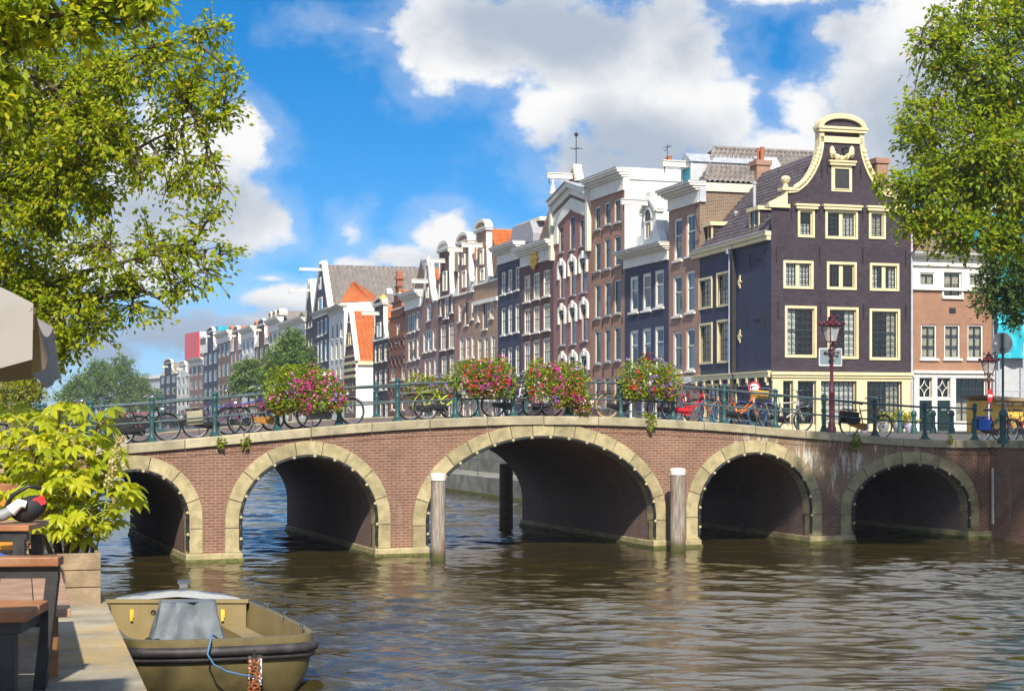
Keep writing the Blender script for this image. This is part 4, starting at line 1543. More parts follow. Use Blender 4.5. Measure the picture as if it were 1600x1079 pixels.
# neck bands and pediment
a, b_ = gpt(1281, 222), gpt(1348, 216)
mb = MB(); mb.box(uc - (uc - a[0]), uc + (uc - a[0]), -.10, .44, a[1], b_[1]); f.emit(mb, 'band', 'cream_paint')
pediment(f, uc, uc - f.u(1277.5), f.z(1314, 207.5), f.z(1314, 178), 'cream_paint', 'brick_black', .42)
# swag
mb = MB()
sw_pts = [gpt(1299, 232), gpt(1300, 240), gpt(1307, 246), gpt(1314, 248), gpt(1321, 246), gpt(1328, 241), gpt(1330, 232)]
mb.tube([(u, -.08, z) for u, z in sw_pts], .13, 8)
for p in ((1299, 238), (1330, 238)):
    u, z = gpt(*p); mb.ball((u, -.08, z), .17, 8, 6, .9, .8, 2.0)
for i in range(1, 6):
    u, z = sw_pts[i]; mb.ball((u, -.12, z), .17, 8, 5)
f.emit(mb, 'garland_carving', 'cream_paint', smooth=True)
# hoist hook and attic window
u, z = gpt(1316, 233)
mb = MB(); mb.tube([(u, .1, z), (u, -.55, z)], .05, 6); mb.ring((u, -.5, z - .16), .12, .025, 'y', 12, 4); f.emit(mb, 'hoist_hook', 'iron')
u0, z1 = gpt(1302, 262); u1, z0 = gpt(1327, 297)
window(f, H.root, u0, u1, z0, z1, False, H.rnd, trim='cream_paint', sash='dark_sash', cols=1, lo=1, split=0, casing=.13, cap=.25, fw=.05)
H.make_windows()
H.make_windows(fs, sw)
# string course / storefront
mb = MB(); mb.box(-.08, H.W + .05, -.28, .0, z_sf, z_sf + .16); mb.box(-.02, H.W, -.20, .0, z_sf - .14, z_sf - .002); f.emit(mb, 'cornice', 'cream_paint')
mb = MB(); zz = f.z(1314, 595)
mb.box(0, H.W, -.12, -.001, zz, z_sf - .145)
for (a, b_) in ((1206, 1222), (1238, 1245), (1274, 1281), (1337, 1353), (1408, 1421)):
    mb.box(f.u(a), f.u(b_), -.12, -.001, 0, zz - .002)
f.emit(mb, 'shop_front', 'cream_paint')
mb = MB()
for (a, b_) in ((1223, 1237), (1246, 1273), (1282, 1336), (1354, 1407)):
    mb.box(f.u(a) + .01, f.u(b_) - .01, -.08, -.001, 0, .34)
f.emit(mb, 'plinth', 'cream_paint')
# eaves of the side, frieze beam with consoles
mb = MB(); mb.box(-.15, fs.W, -.32, .0, zse - .06, zse + .14); mb.box(-.1, fs.W - .05, -.22, 0, zse - .30, zse - .062); fs.emit(mb, 'cornice', 'cream_paint')
mb = MB(); mb.box(-.15, fs.W, -.36, -.02, zse + .142, zse + .18); fs.emit(mb, 'gutter', 'lead')
zb = fs.z(1150, 588)
mb = MB(); mb.box(0, fs.W, -.16, 0, zb - .14, zb + .12); mb.box(0, fs.W, -.22, 0, zb + .122, zb + .2); fs.emit(mb, 'cornice', 'cream_paint')
for i in range(9):
    mb = MB(); u = .6 + i * (fs.W - 1.0) / 8
    mb.box(u - .09, u + .09, -.20, 0, zb - .40, zb - .142); mb.box(u - .07, u + .07, -.12, 0, zb - .56, zb - .402); fs.emit(mb, 'console', 'cream_paint')
mb = MB(); mb.tube([(fs.u(1143), -.12, zse - .1), (fs.u(1143), -.12, zb - .2)], .06, 8); mb.box(fs.u(1143) - .12, fs.u(1143) + .12, -.3, 0, zse - .52, zse - .24); fs.emit(mb, 'drain_pipe', 'zinc')
for py in (440, 525):
    u, z = fs.uz(1157, py)
    mb = MB(); mb.ring((u, -.04, z), .24, .025, 'y', 18, 5, radians(80), radians(280)); mb.box(u - .025, u + .025, -.06, 0, z - .36, z + .36); mb.box(u - .2, u + .22, -.055, 0, z - .03, z + .03)
    fs.emit(mb, 'wall_anchor', 'cream_paint')
for (px, py) in ((1172, 410), (1195, 405), (1198, 500), (1170, 495)):
    u, z = fs.uz(px, py); anchor(H, fs, u, z, .9)
for (px, py) in ((1236.5, 330), (1281, 328), (1348, 331), (1393, 333), (1213, 397), (1280.5, 398), (1348, 400), (1415, 403), (1216, 484), (1282, 484), (1349, 486), (1415, 488), (1284, 265), (1345, 268), (1293, 258), (1334, 260)):
    u, z = gpt(px, py); anchor(H, f, u, z, .85)
# roof: ridge runs back parallel to the side
rz = f.z(1281, 232) + .15
back = Vector((bl[0], bl[1]))
dirb = back.normalized(); Lb = back.length
ri0 = (uc + dirb.x * .4, dirb.y * .4, rz); ri1 = (uc + back.x, back.y, rz)
ea0 = (dirb.x * .4 - .1, dirb.y * .4, zse + .12); ea1 = (back.x - .1, back.y, zse + .12)
rf = tile_roof(f, H.root, ea1, ea0, ri0, ri1, 40, 18, 'tile_dark', amp=.07, step=.10)
tile_roof(f, H.root, (H.W + dirb.x * .4, dirb.y * .4, zse + .12), (H.W + back.x, back.y, zse + .12), ri1, ri0, 30, 14, 'tile_dark')
mb = MB(); mb.tube([ri0, ri1], .16, 8); f.emit(mb, 'ridge', 'tile_dark', rf)
mb = MB(); mb.add([ea1, (H.W + back.x, back.y, zse + .12), ri1], [(0, 1, 2)]); f.emit(mb, 'gable_end', 'brick_side')
# dormers on the roof above the side


def dormer(px0, px1, yt, yb, dp, open_=False):
    u0, u1 = fs.u(px0, .35), fs.u(px1, .35)
    z1, z0 = fs.z(.5 * (px0 + px1), yt, .35), zse + .1
    mb = MB(); mb.add([(u1, .35, z0), (u1, .35 + dp, z1 - .05), (u1, .35, z1)], [(0, 1, 2)]); mb.add([(u0, .35, z0), (u0, .35, z1), (u0, .35 + dp, z1 - .05)], [(0, 1, 2)])
    mb.add([(u0, .35, z0), (u1, .35, z0), (u1, .35, z0 + .12), (u0, .35, z0 + .12)], [(0, 1, 2, 3)])
    d_ = fs.emit(mb, 'dormer', 'brick_black', H.root)
    mb = MB(); mb.box(u0 - .12, u1 + .16, .18, .4 + dp, z1, z1 + .22); fs.emit(mb, 'dormer_roof', 'cream_paint', d_)
    mb = MB()
    mb.box(u0, u0 + .1, .30, .4, z0, z1 - .002); mb.box(u1 - .1, u1, .30, .4, z0, z1 - .002); mb.box(u0 + .1, u1 - .1, .30, .4, z0, z0 + .1)
    uc_ = .5 * (u0 + u1); mb.box(uc_ - .03, uc_ + .03, .31, .39, z0 + .1, z1 - .002)
    fs.emit(mb, 'dormer_frame', 'cream_paint', d_)
    mb = MB(); mb.add([(u0 + .1, .37, z0 + .1), (u1 - .1, .37, z0 + .1), (u1 - .1, .37, z1), (u0 + .1, .37, z1)], [(0, 1, 2, 3)]); fs.emit(mb, 'pane', 'window_glass', d_)
    mb = MB(); mb.add([(u0 + .1, .6, z0 + .1), (u1 - .1, .6, z0 + .1), (u1 - .1, .6, z1), (u0 + .1, .6, z1)], [(0, 1, 2, 3)]); fs.emit(mb, 'backing', 'dark_room', d_)


dormer(1101, 1113, 354, 389, 2.2); dormer(1172, 1187, 330, 366, 2.0)
# flues on the roof
for (px, py, hgt) in ((1179, 318, 1.1), (1150, 352, .7)):
    q = .30 if px == 1179 else .55
    mb = MB()
    pz = fs.z(px, py, 1.6)
    mb.tube([(fs.u(px, 1.6), 1.6, pz - .5), (fs.u(px, 1.6), 1.6, pz + hgt)], .09, 8); mb.tube([(fs.u(px, 1.6), 1.6, pz + hgt), (fs.u(px, 1.6), 1.6, pz + hgt + .12)], .14, 8); fs.emit(mb, 'flue', 'zinc', H.root)
# chimney behind the right of the gable
chimney(f, H.root, f.u(1366, 2.5), f.u(1384, 2.5), 2.2, 3.1, zse, f.z(1375, 248, 2.5), 'brick_red', 0)
mb = MB(); mb.tube([(H.W + .05, -.1, zse + .3), (H.W + .05, -.1, 0)], .06, 8); f.emit(mb, 'drain_pipe', 'zinc')

# ================================================================== brick house right of the corner house
bA = cB + (cB - cA).normalized() * .12
bB = bA + (cB - cA).normalized() * 4.95
H = House('orange brick house with a white top floor right of the black corner house', A=bA, B=bB, depth=9, sash='dark_sash')
f = H.f
for (a, b_, c) in ((1439, 1463.5, 'sides'), (1475.5, 1500, 'sides'), (1512, 1536, 'sides')):
    H.win(a, b_, 507, 560, cols=2, up=1, lo=2, split=.30, cur='full', shade='curtain_tan', fw=.08, bar=.09)
H.win(1437, 1461, 425.5, 446, cols=2, lo=1, split=0, cur='full', shade='curtain_tan', bar=.07); H.win(1474, 1502, 425, 464, cols=2, lo=2, split=0, cur='full', shade='curtain_tan', casing=.1, bar=.06); H.win(1514, 1538, 427, 447, cols=2, lo=1, split=0, cur='full', shade='curtain_tan', bar=.07)
zsf = f.z(1485, 583)
z9 = f.z(1485, 590)
H.rect(f.u(1435), f.u(1454.5), f.z(1445, 621), z9, cols=1, lo=1, split=0, cur='none', sill=False, fw=.04); H.rect(f.u(1463), f.u(1483), f.z(1473, 621), z9, cols=1, lo=1, split=0, cur='none', sill=False, fw=.04)
H.rect(f.u(1492), f.u(1540), f.z(1516, 659), z9, cols=4, up=2, lo=2, split=.5, cur='half', sill=True, fw=.05, bar=.04)
zt = f.z(1485, 413)
zbr = f.z(1485, 452)
H.zt = zt
holes_lo = [h for h in H.holes]
W = H.W
f.emit(wall_mb(W, -.6, zbr, [h for h in H.holes if h[2] < zbr and h[3] < zbr + .01] + [(h[0], h[1], h[2], zbr) for h in H.holes if h[2] < zbr < h[3]]), 'wall', 'brick_orange')
mbw = wall_mb(W, zbr, zt, [(h[0], h[1], max(h[2], zbr), h[3]) for h in H.holes if h[3] > zbr + .01]); f.emit(mbw, 'upper_wall', 'white_paint')
mb = MB()
mb.add([(0, 0, -.6), (0, 9, -.6), (0, 9, zt), (0, 0, zt)], [(3, 2, 1, 0)]); mb.add([(W, 0, -.6), (W, 9, -.6), (W, 9, zt), (W, 0, zt)], [(0, 1, 2, 3)]); mb.add([(0, 9, -.6), (W, 9, -.6), (W, 9, zt), (0, 9, zt)], [(3, 2, 1, 0)])
f.emit(mb, 'side_wall', 'brick_orange')
mb = MB()
for zf in (3.0, 6.3, zt): mb.add([(0, .4, zf), (W, .4, zf), (W, 9, zf), (0, 9, zf)], [(0, 1, 2, 3)])
mb.add([(0, 3.5, -.6), (W, 3.5, -.6), (W, 3.5, zt), (0, 3.5, zt)], [(0, 1, 2, 3)])
f.emit(mb, 'ceiling', 'dark_room')
H.cornice(zt - .1, f.z(1485, 397), .5)
H.make_windows()
mb = MB(); mb.box(-.02, W, -.16, -.002, zbr - .07, zbr + .08); f.emit(mb, 'band', 'white_paint')
# shop front: posts, beam, two dark doors with star lights over
mb = MB()
mb.box(-.02, W + .02, -.28, -.002, zsf, zsf + .14); mb.box(0, W, -.16, -.002, z9, zsf - .002)
for (a, b_) in ((1427, 1434.5), (1455, 1462.5), (1483.5, 1491.5), (1540.5, 1546)): mb.box(f.u(a), f.u(b_), -.13, -.002, 0, z9 - .002)
mb.box(f.u(1435), f.u(1454.5), -.10, -.002, f.z(1445, 625), f.z(1445, 621)); mb.box(f.u(1463), f.u(1483), -.10, -.002, f.z(1473, 625), f.z(1473, 621)); mb.box(f.u(1492), f.u(1540), -.12, -.002, .0, f.z(1516, 661))
f.emit(mb, 'shop_front', 'white_paint')
for (a, b_) in ((1435, 1454.5), (1463, 1483)):
    u0, u1 = f.u(a), f.u(b_); zd = f.z(.5 * (a + b_), 625)
    mb = MB(); mb.box(u0, u1, -.06, -.002, 0, zd - .002)
    for (q0, q1) in ((.2, .9), (1.05, zd - .2)): mb.box(u0 + .1, u1 - .1, -.085, -.061, q0, q1)
    d_ = f.emit(mb, 'door', 'green_door')
    mb = MB(); mb.box(.5 * (u0 + u1) - .17, .5 * (u0 + u1) + .17, -.105, -.086, 1.12, 1.2); mb.ball((u1 - .13, -.12, 1.0), .04); f.emit(mb, 'letter_plate', 'chrome', d_)
    # star tracery
    zc0, zc1 = f.z(445 and .5 * (a + b_), 621), z9
    cx_, cz_ = .5 * (u0 + u1), .5 * (zc0 + zc1)
    mb = MB()
    for sx in (-1, 1):
        for sz in (-1, 1):
            pts = []
            for i in range(7):
                q = i / 6 * pi / 2
                pts.append((cx_ + sx * (u1 - u0) * .46 * (1 - sin(q)), .05, cz_ + sz * (zc1 - zc0) * .46 * (1 - cos(q))))
            mb.tube(pts, .022, 5)
    f.emit(mb, 'tracery', 'white_paint')
mb = MB(); u, z = f.uz(1488, 485); mb.box(u - .2, u + .2, -.03, .0, z - .15, z + .15); f.emit(mb, 'vent', 'iron')
H.gable_roof(f.z(1490, 330, 3), mat='tile_red', y0=.6)

# sheeted scaffold house and neighbour further right
sA = bB + (cB - cA).normalized() * .1
sB = sA + (cB - cA).normalized() * 3.2
H = House('house wrapped in bright teal scaffold sheeting behind the round sign', A=sA, B=sB, depth=8, name='sheeted_house', cat='house')
f = H.f
H.body(10.8, 'grey_plaster')
mb = MB(); nx_, nz_ = 18, 40
r_ = random.Random(5)
vs = [(H.W * i / nx_ * 1.05 - .1, -.55 - .10 * sin(i * 1.3) - .07 * sin(j * .8 + i) - r_.random() * .05, 4.0 + 7.4 * j / nz_) for j in range(nz_ + 1) for i in range(nx_ + 1)]
mb.add(vs, [(j * (nx_ + 1) + i, j * (nx_ + 1) + i + 1, (j + 1) * (nx_ + 1) + i + 1, (j + 1) * (nx_ + 1) + i) for j in range(nz_) for i in range(nx_)])
f.emit(mb, 'scaffold_sheet', 'teal_sheet', smooth=True)
mb = MB(); vs = [(-.1, -.5, 11.3), (H.W + 6, -.5, 11.7), (H.W + 6, 6, 13.0), (-2.5, 6, 12.6)]
mb.add(vs, [(0, 1, 2, 3)]); mb.add([(-.1, -.5, 11.3), (-2.5, 6, 12.6), (-2.5, 6, 10.0), (-.1, -.5, 10.0)], [(0, 1, 2, 3)]); f.emit(mb, 'scaffold_sheet', 'teal_sheet')
mb = MB()
for u in (0.05, 1.6, 3.1): mb.tube([(u, -.48, 0), (u, -.48, 11.2)], .04, 6)
for z in (2.2, 4.2, 8.2, 11.0): mb.tube([(-.1, -.46, z), (3.2, -.46, z)], .035, 6)
f.emit(mb, 'scaffold_pole', 'zinc')
nA = sB; nB = nA + (cB - cA).normalized() * 7
H = House('pale grey plastered house at the right edge beyond the teal sheeting', A=nA, B=nB, depth=8, name='house', cat='house')
for i in range(3):
    for j in range(3): H.rect(.8 + i * 2.1, 1.8 + i * 2.1, 1.2 + 3.2 * j, 3.0 + 3.2 * j)
H.body(11.2, 'grey_plaster'); H.make_windows(); H.cornice(10.6, 11.4)
H.gable_roof(14.5, mat='tile_red')

# ================================================================== red-brown house with the hipped roof (next left)
H = House('red brown brick house with a hipped tile roof and skylight', A=gp(1045, ROWD[1045]), B=gp(1093.5, 98.3), depth=11)
f = H.f
S1 = dict(cols=1, up=1, lo=1, split=.40, fw=.13, sill=True)
for c in ((1052.5, 1065.5), (1072, 1086)):
    pass
H.row([(1053, 1065.5), (1072, 1086)], (341, 334), (407, 400), **S1)
H.row([(1052, 1065), (1072, 1085.5)], (430, 423), (494, 488), **S1)
H.row([(1052, 1065), (1072, 1085.5)], (517, 512), (581, 579), **S1)
H.rect(.6, 1.6, .4, 2.6, **S1); H.rect(2.3, 3.3, .4, 2.6, **S1)
zf = .5 * (f.z(1046, 331) + f.z(1091, 315)); zt = .5 * (f.z(1040, 301) + f.z(1085, 287))
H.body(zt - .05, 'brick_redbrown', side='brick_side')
H.cornice(zf, zt, .75)
H.make_windows()
mb = MB(); mb.box(-.02, H.W, -.1, 0, 2.75, 3.2); f.emit(mb, 'band', 'white_paint')
mb = MB(); mb.box(H.W + .001, H.W + .12, .35, H.depth, zt - .55, zt - .05); f.emit(mb, 'band', 'cream_plaster')
mb = MB(); mb.box(H.W - .25, H.W + .14, -.08, .34, zf, zt - .02); f.emit(mb, 'flashing', 'zinc')
z_r = f.z(1140, 252, 5.0)
W = H.W
hip = 1.7
e = .02
rf = tile_roof(f, H.root, (W + .1, .3, zt - .02), (W + .1, H.depth, zt - .02), (W / 2, H.depth, z_r), (W / 2, .3 + hip, z_r), 32, 7, 'tile_grey', amp=.075, step=.12)
tile_roof(f, H.root, (-.1, H.depth, zt - .02), (-.1, .3, zt - .02), (W / 2, .3 + hip, z_r), (W / 2, H.depth, z_r), 20, 8, 'tile_grey')
tile_roof(f, H.root, (-.1, .3, zt - .02), (W + .1, .3, zt - .02), (W / 2 + .05, .3 + hip, z_r), (W / 2 - .05, .3 + hip, z_r), 14, 8, 'tile_grey')
mb = MB()
for i in range(28):
    y = 2.1 + i * .32
    if y < H.depth: mb.tube([(W / 2, y, z_r + .03), (W / 2, y + .34, z_r + .06)], .13, 8)
for i in range(9):
    q0, q1 = i / 9, (i + 1.05) / 9
    P = lambda q: (W + .1 + (W / 2 - W - .1) * q, .3 + hip * q, zt + (z_r - zt) * q + .06)
    mb.tube([P(q0), P(q1)], .13, 8, r1=.10)
f.emit(mb, 'ridge', 'tile_grey', rf)
# skylight in the roof slope facing us
nx_ = Vector((z_r - zt, 0, W / 2 + .1)).normalized(); dn = Vector((-(W / 2 + .1), 0, z_r - zt)).normalized()
cpt = Vector((W + .1, 5.0, zt)) + dn * 1.6 + nx_ * .14
mb = MB(); mb.obox(cpt, dn * .95, Vector((0, .78, 0)), nx_ * .06); sk = f.emit(mb, 'skylight', 'lead', rf)
mb = MB(); mb.obox(cpt + nx_ * .07, dn * .82, Vector((0, .65, 0)), nx_ * .02); f.emit(mb, 'skylight_pane', 'sign_white', rf)
# hoist dormer at the front
u0, u1 = f.u(1063, -.1), f.u(1079, -.1); zd = f.z(1071, 247, 0)
u1 = u0 + 1.6
mb = MB(); mb.box(u0, u1, .0, 4.2, zt, zd - .35); dm = f.emit(mb, 'dormer', 'grey_plaster')
mb = MB(); mb.prism([(u0 - .12, zd - .35), (u1 + .12, zd - .35), (.5 * (u0 + u1), zd + .25)], -.15, 4.2); f.emit(mb, 'dormer_roof', 'lead', dm)
mb = MB(); mb.box(u0 + .25, u1 - .25, -.05, .0, zt + .35, zd - .7); f.emit(mb, 'dormer_shutter', 'teal_sheet', dm)
mb = MB(); mb.box(u0 - .02, u0 + .2, -.07, 0, zt + .06, zd - .36); mb.box(u1 - .2, u1 + .02, -.07, 0, zt + .06, zd - .36); mb.box(u0 + .2, u1 - .2, -.07, 0, zd - .68, zd - .36); f.emit(mb, 'dormer_frame', 'white_paint', dm)
H.hoist(.5 * (u0 + u1), zd - .45, 1.6)
# chimney at the back right with two pots
u_, y_ = f.W + .5, 8.6
yq = min(np.arange(1, 11, .05), key=lambda y: abs(f.u(1188, y) - (W - .55)))
chimney(f, H.root, W - 1.0, W - .1, yq - .45, yq + .45, zt + .1, f.z(1188, 252, yq), 'brick_red', 2)
for z in (4.3, 7.7): anchor(H, f, 2.0, z, .8)
mb = MB(); mb.tube([(W - .5, -.02, zf - .15), (W - .1, -.3, zf - .5), (W + .15, -.25, zf - 1.4), (W + .35, -.1, zf - 1.9)], .04, 6); f.emit(mb, 'cable', 'iron')

# ================================================================== navy house with the white bell dormer
H = House('navy painted house with a white bell-shaped gable over its cornice', 976, 1045)
f = H.f
S1 = dict(cols=1, up=1, lo=1, split=.36, fw=.20, sill=True, bar=.05)
H.row([(984, 997), (1003.5, 1017), (1022.5, 1037)], (431.5, 426.5, 421.5), (488, 485, 480.5), **S1)
H.row([(984, 997), (1003.5, 1017), (1022.5, 1037)], (515.5, 512.5, 509.5), (578, 576, 573.5), **S1)
for i in range(3): H.rect(.7 + i * 2.05, 1.9 + i * 2.05, .5, 3.0, **S1)
zf = .5 * (f.z(978, 420) + f.z(1043, 405)); zt = .5 * (f.z(972, 396) + f.z(1037, 381))
H.body(zt - .05, 'brick_navy'); H.cornice(zf, zt, .7); H.make_windows()
ub = [f.uz(995, 381), f.uz(998.5, 362), f.uz(1000, 335), f.uz(1001, 326), f.uz(1011, 313.5), f.uz(1014, 310)]
uc = f.u(1014); hw = 1.85
zb = zt + .02; za = f.z(1014, 309)
hh = za - zb
pl = [(-hw, 0), (-hw + .1, .12 * hh), (-1.35, .3 * hh), (-1.2, .55 * hh), (-1.15, .66 * hh), (-1.3, .68 * hh), (-1.3, .74 * hh), (-.5, .93 * hh), (0, hh)]
poly = [(uc + a, zb + b_) for a, b_ in pl] + [(uc - a, zb + b_) for a, b_ in reversed(pl[:-1])]
mb = MB(); mb.prism(poly, -.02, .5); f.emit(mb, 'gable', 'white_plaster')
mb = MB(); mb.band([(uc + a * .86, zb + b_ * .97) for a, b_ in pl[5:]] + [(uc - a * .86, zb + b_ * .97) for a, b_ in reversed(pl[5:-1])], [(uc + a, zb + b_ + .06) for a, b_ in pl[5:]] + [(uc - a, zb + b_ + .06) for a, b_ in reversed(pl[5:-1])], -.18, .5); f.emit(mb, 'pediment', 'white_paint')
wz0, wz1 = f.z(1014, 377), f.z(1014, 326)
fr = window(f, H.root, uc - .55, uc + .55, wz0 + .1, wz0 + (wz1 - wz0) * .62, False, H.rnd, cols=2, split=0, fw=.1, cap=0)
mb = MB(); arc = [(uc + .55 * cos(pi - pi * i / 12), wz0 + (wz1 - wz0) * .62 + .75 * sin(pi * i / 12)) for i in range(13)]; mb.prism(arc, -.06, -.02); f.emit(mb, 'fanlight', 'dark_sash')
mb = MB(); mb.band(arc, [(uc + (x - uc) * 1.3, z + .12) for x, z in arc], -.12, 0); f.emit(mb, 'fanlight_frame', 'white_paint')
mb = MB(); mb.box(uc - .15, uc + .1, -.045, -.03, wz0 + .3, wz0 + (wz1 - wz0) * .55); f.emit(mb, 'shutter', 'bench_wood_orange')
H.hoist(uc, za - .35, 1.9)
mb = MB(); mb.box(uc - .35, uc + .35, -.05, .5, za - .1, za + .35); f.emit(mb, 'cap_stone', 'white_paint')
mb = MB(); mb.prism([(uc - 1.3, zb), (uc + 1.3, zb), (uc + 1.2, za - 1.2), (uc, za - .5), (uc - 1.2, za - 1.2)], .5, 6); f.emit(mb, 'dormer', 'white_plaster')
# low roof behind the dormer
mb = MB(); mb.box(0, H.W, .8, H.depth, zt, zt + 1.1); f.emit(mb, 'attic', 'white_plaster')

# ================================================================== tall brick house with the white side wall
H = House('tall flat-topped brick house with a white plastered side wall', 922, 976, depth=10.5)
f = H.f
S1 = dict(cols=1, up=1, lo=1, split=.36, fw=.10, sill=True, outer='pot_grey')
Cc = [(929.5, 938.3), (944.6, 954), (959.8, 969.8)]
H.row(Cc, (322.5, 316, 310.5), (358.5, 351, 347.5), **{**S1, 'cols': 2, 'sash': 'dark_sash'})
H.row(Cc, (378.5, 372, 368), (423.5, 420, 415.5), **{**S1, 'sash': 'dark_sash'})
H.row(Cc, (444, 440, 436.5), (497, 493, 490), **{**S1, 'sash': 'dark_sash'})
H.row(Cc, (516.5, 513.5, 510.5), (568, 565, 563), **{**S1, 'sash': 'dark_sash'})
H.row(Cc, (590.5, 589, 588), (636, 635.5, 635), **{**S1, 'sash': 'dark_sash'})
zf = .5 * (f.z(923, 313.5) + f.z(975, 297)); zt = .5 * (f.z(912, 286) + f.z(968, 265))
H.body(zt - .05, 'brick_red', side='white_plaster'); H.cornice(zf, zt, .6); H.make_windows()
mb = MB(); mb.box(H.W + .001, H.W + .1, .3, H.depth + .1, zt - .75, zt + .0); f.emit(mb, 'parapet', 'white_plaster')
chimney(f, H.root, H.W - 1.6, H.W - .5, 3.2, 4.0, zt - .1, zt + .25, 'pot_grey', 2)
mb = MB(); mb.box(0, H.W, .3, H.depth, zt - .04, zt + .06); f.emit(mb, 'flat_roof', 'lead')
mb = MB(); x = H.W - 1.0
mb.tube([(x, 3.5, zt + .3), (x, 3.5, zt + 1.9)], .025, 5); mb.tube([(x - .5, 3.5, zt + 1.5), (x + .5, 3.5, zt + 1.75)], .02, 5); mb.tube([(x - .3, 3.3, zt + 1.7), (x + .3, 3.7, zt + 1.7)], .02, 5); f.emit(mb, 'aerial', 'iron')
for (px, py) in ((927, 371), (941, 365), (955, 359), (971, 353), (926, 433), (941, 429), (957, 427), (973, 423), (927, 507), (942, 505), (957, 502), (973, 499), (928, 582), (943, 582), (958, 581)):
    u, z = f.uz(px, py); anchor(H, f, u, z, .5)

# ================================================================== wine-coloured house with arched white hoods and a pointed top
H = House('wine red house with white arched window hoods and a pointed cornice', 865, 922, trim='white_paint', sash='dark_sash')
f = H.f
S1 = dict(cols=1, up=1, lo=1, split=.32, fw=.06, sill=True, outer='pot_grey', shade='curtain')
R1 = [(873.5, 880.5), (890, 898.3), (906, 916.2)]
H.row(R1, (354, 338, 342), (394, 390, 384), **{**S1, 'cols': 2})
R2 = [(874.3, 882), (890.6, 899.2), (907.6, 917)]
H.row(R2, (419, 413, 408), (466, 461, 456.5), **S1)
R3 = [(875, 883), (891.6, 900), (909, 918)]
H.row(R3, (489, 485, 480), (539, 537, 532), **S1)
R4 = [(876, 884), (892.5, 901), (910, 919)]
H.row(R4, (564, 562, 560), (612, 611, 610), **S1)
zt = .5 * (f.z(868, 327) + f.z(921, 305))
H.body(zt, 'brick_wine'); H.make_windows()


def hood(f, root, u0, u1, z0, z1, rise=.34, t_=.26):
    uc = .5 * (u0 + u1); w = .5 * (u1 - u0)
    inn = [(u0, z1 - .8), (u0, z1)] + [(uc + w * cos(pi - pi * i / 10), z1 + rise * .7 * sin(pi * i / 10)) for i in range(1, 10)] + [(u1, z1), (u1, z1 - .8)]
    out = [(u0 - t_, z1 - .8), (u0 - t_, z1 + .1)] + [(uc + (w + t_) * cos(pi - pi * i / 10), z1 + .1 + (rise + t_) * sin(pi * i / 10) * .8) for i in range(1, 10)] + [(u1 + t_, z1 + .1), (u1 + t_, z1 - .8)]
    mb = MB(); mb.band(inn, out, -.13, .0)
    mb.box(uc - .13, uc + .13, -.18, 0, z1 + rise * .6, z1 + rise + t_ + .12)
    mb2 = MB(); arc = inn[1:-1]; mb2.prism(arc, -.04, 0.02)
    o_ = f.emit(mb, 'hood_mould', 'white_paint', root)
    f.emit(mb2, 'lunette', 'dark_sash', o_)


for (u0, u1, z0, z1, h_, kw) in H.wins[3:]: hood(f, H.root, u0, u1, z0, z1)
us = [.5 * (q[0] + q[1]) for q in H.wins[:3]]; W = H.W
zt1 = [q[3] for q in H.wins[:3]]; zb1 = [q[2] for q in H.wins[:3]]
uc = us[1]
pk = zt1[1] + .85
inn = [(H.wins[0][0] - .05, zt1[0] - 1.2), (H.wins[0][0] - .05, zt1[0] + .15), (uc - .7, zt1[1] + .25), (uc, pk - .35), (uc + .7, zt1[1] + .25), (H.wins[2][1] + .05, zt1[2] + .15), (H.wins[2][1] + .05, zt1[2] - 1.2)]
out = [(H.wins[0][0] - .75, zt1[0] - 1.2), (H.wins[0][0] - .75, zt1[0] + .5), (uc - .9, pk - .15), (uc, pk + .35), (uc + .9, pk - .15), (H.wins[2][1] + .6, zt1[2] + .5), (H.wins[2][1] + .6, zt1[2] - 1.2)]
mb = MB(); mb.band(inn, out, -.14, 0); f.emit(mb, 'hood_mould', 'white_paint')
# raking cornice
zl, za = f.z(866, 318), f.z(890, 289)
for (dz, th_, pr, mt) in ((-1.55, .55, .12, 'white_paint'), (-.72, .5, .22, 'white_paint'), (-.20, .32, .5, 'white_paint')):
    ln = [(-.05, zl + dz), (uc, za + dz), (W + .05, zl + dz)]
    mb = MB(); mb.band(ln, [(x, z + th_) for x, z in ln], -pr, .35); f.emit(mb, 'cornice', mt)
ln = [(0, zl - 1.0), (uc, za - 1.0), (W, zl - 1.0)]
mb = MB(); mb.prism([(0, zt), (0, zl - .2), (uc, za - .2), (W, zl - .2), (W, zt)], .0, .4); f.emit(mb, 'gable', 'brick_wine')
mb = MB(); ln = [(-.08, zl + .125), (uc, za + .125), (W + .08, zl + .125)]; mb.band(ln, [(x, z + .06) for x, z in ln], -.6, .4); f.emit(mb, 'gutter', 'lead')
for u in (.0, W):
    mb = MB(); mb.box(u - .22, u + .22, -.3, .2, zl - 4.2, zl + .2); mb.lathe([(.2, zl + .2), (.12, zl + .5), (.25, zl + .75), (.2, zl + 1.0), (.08, zl + 1.5), (.0, zl + 1.9)] if u == 0 else [(.2, zl + .2), (.1, zl + .4), (0, zl + .6)], (u, -.05, 0), 8)
    f.emit(mb, 'pinnacle', 'cream_plaster')
mb = MB(); zq = za + .15
mb.prism([(uc - .9, zq), (uc + .9, zq), (uc + .45, zq + .7), (uc + .22, zq + 1.25), (uc - .22, zq + 1.25), (uc - .45, zq + .7)], .0, .6); f.emit(mb, 'cap_stone', 'cream_plaster')
mb = MB(); mb.prism([(uc - .5, zq), (uc + .5, zq), (uc, zq + 1.0)], -.03, .0); f.emit(mb, 'cap_panel', 'brick_brown')
H.hoist(uc, zq + .35, 1.9)
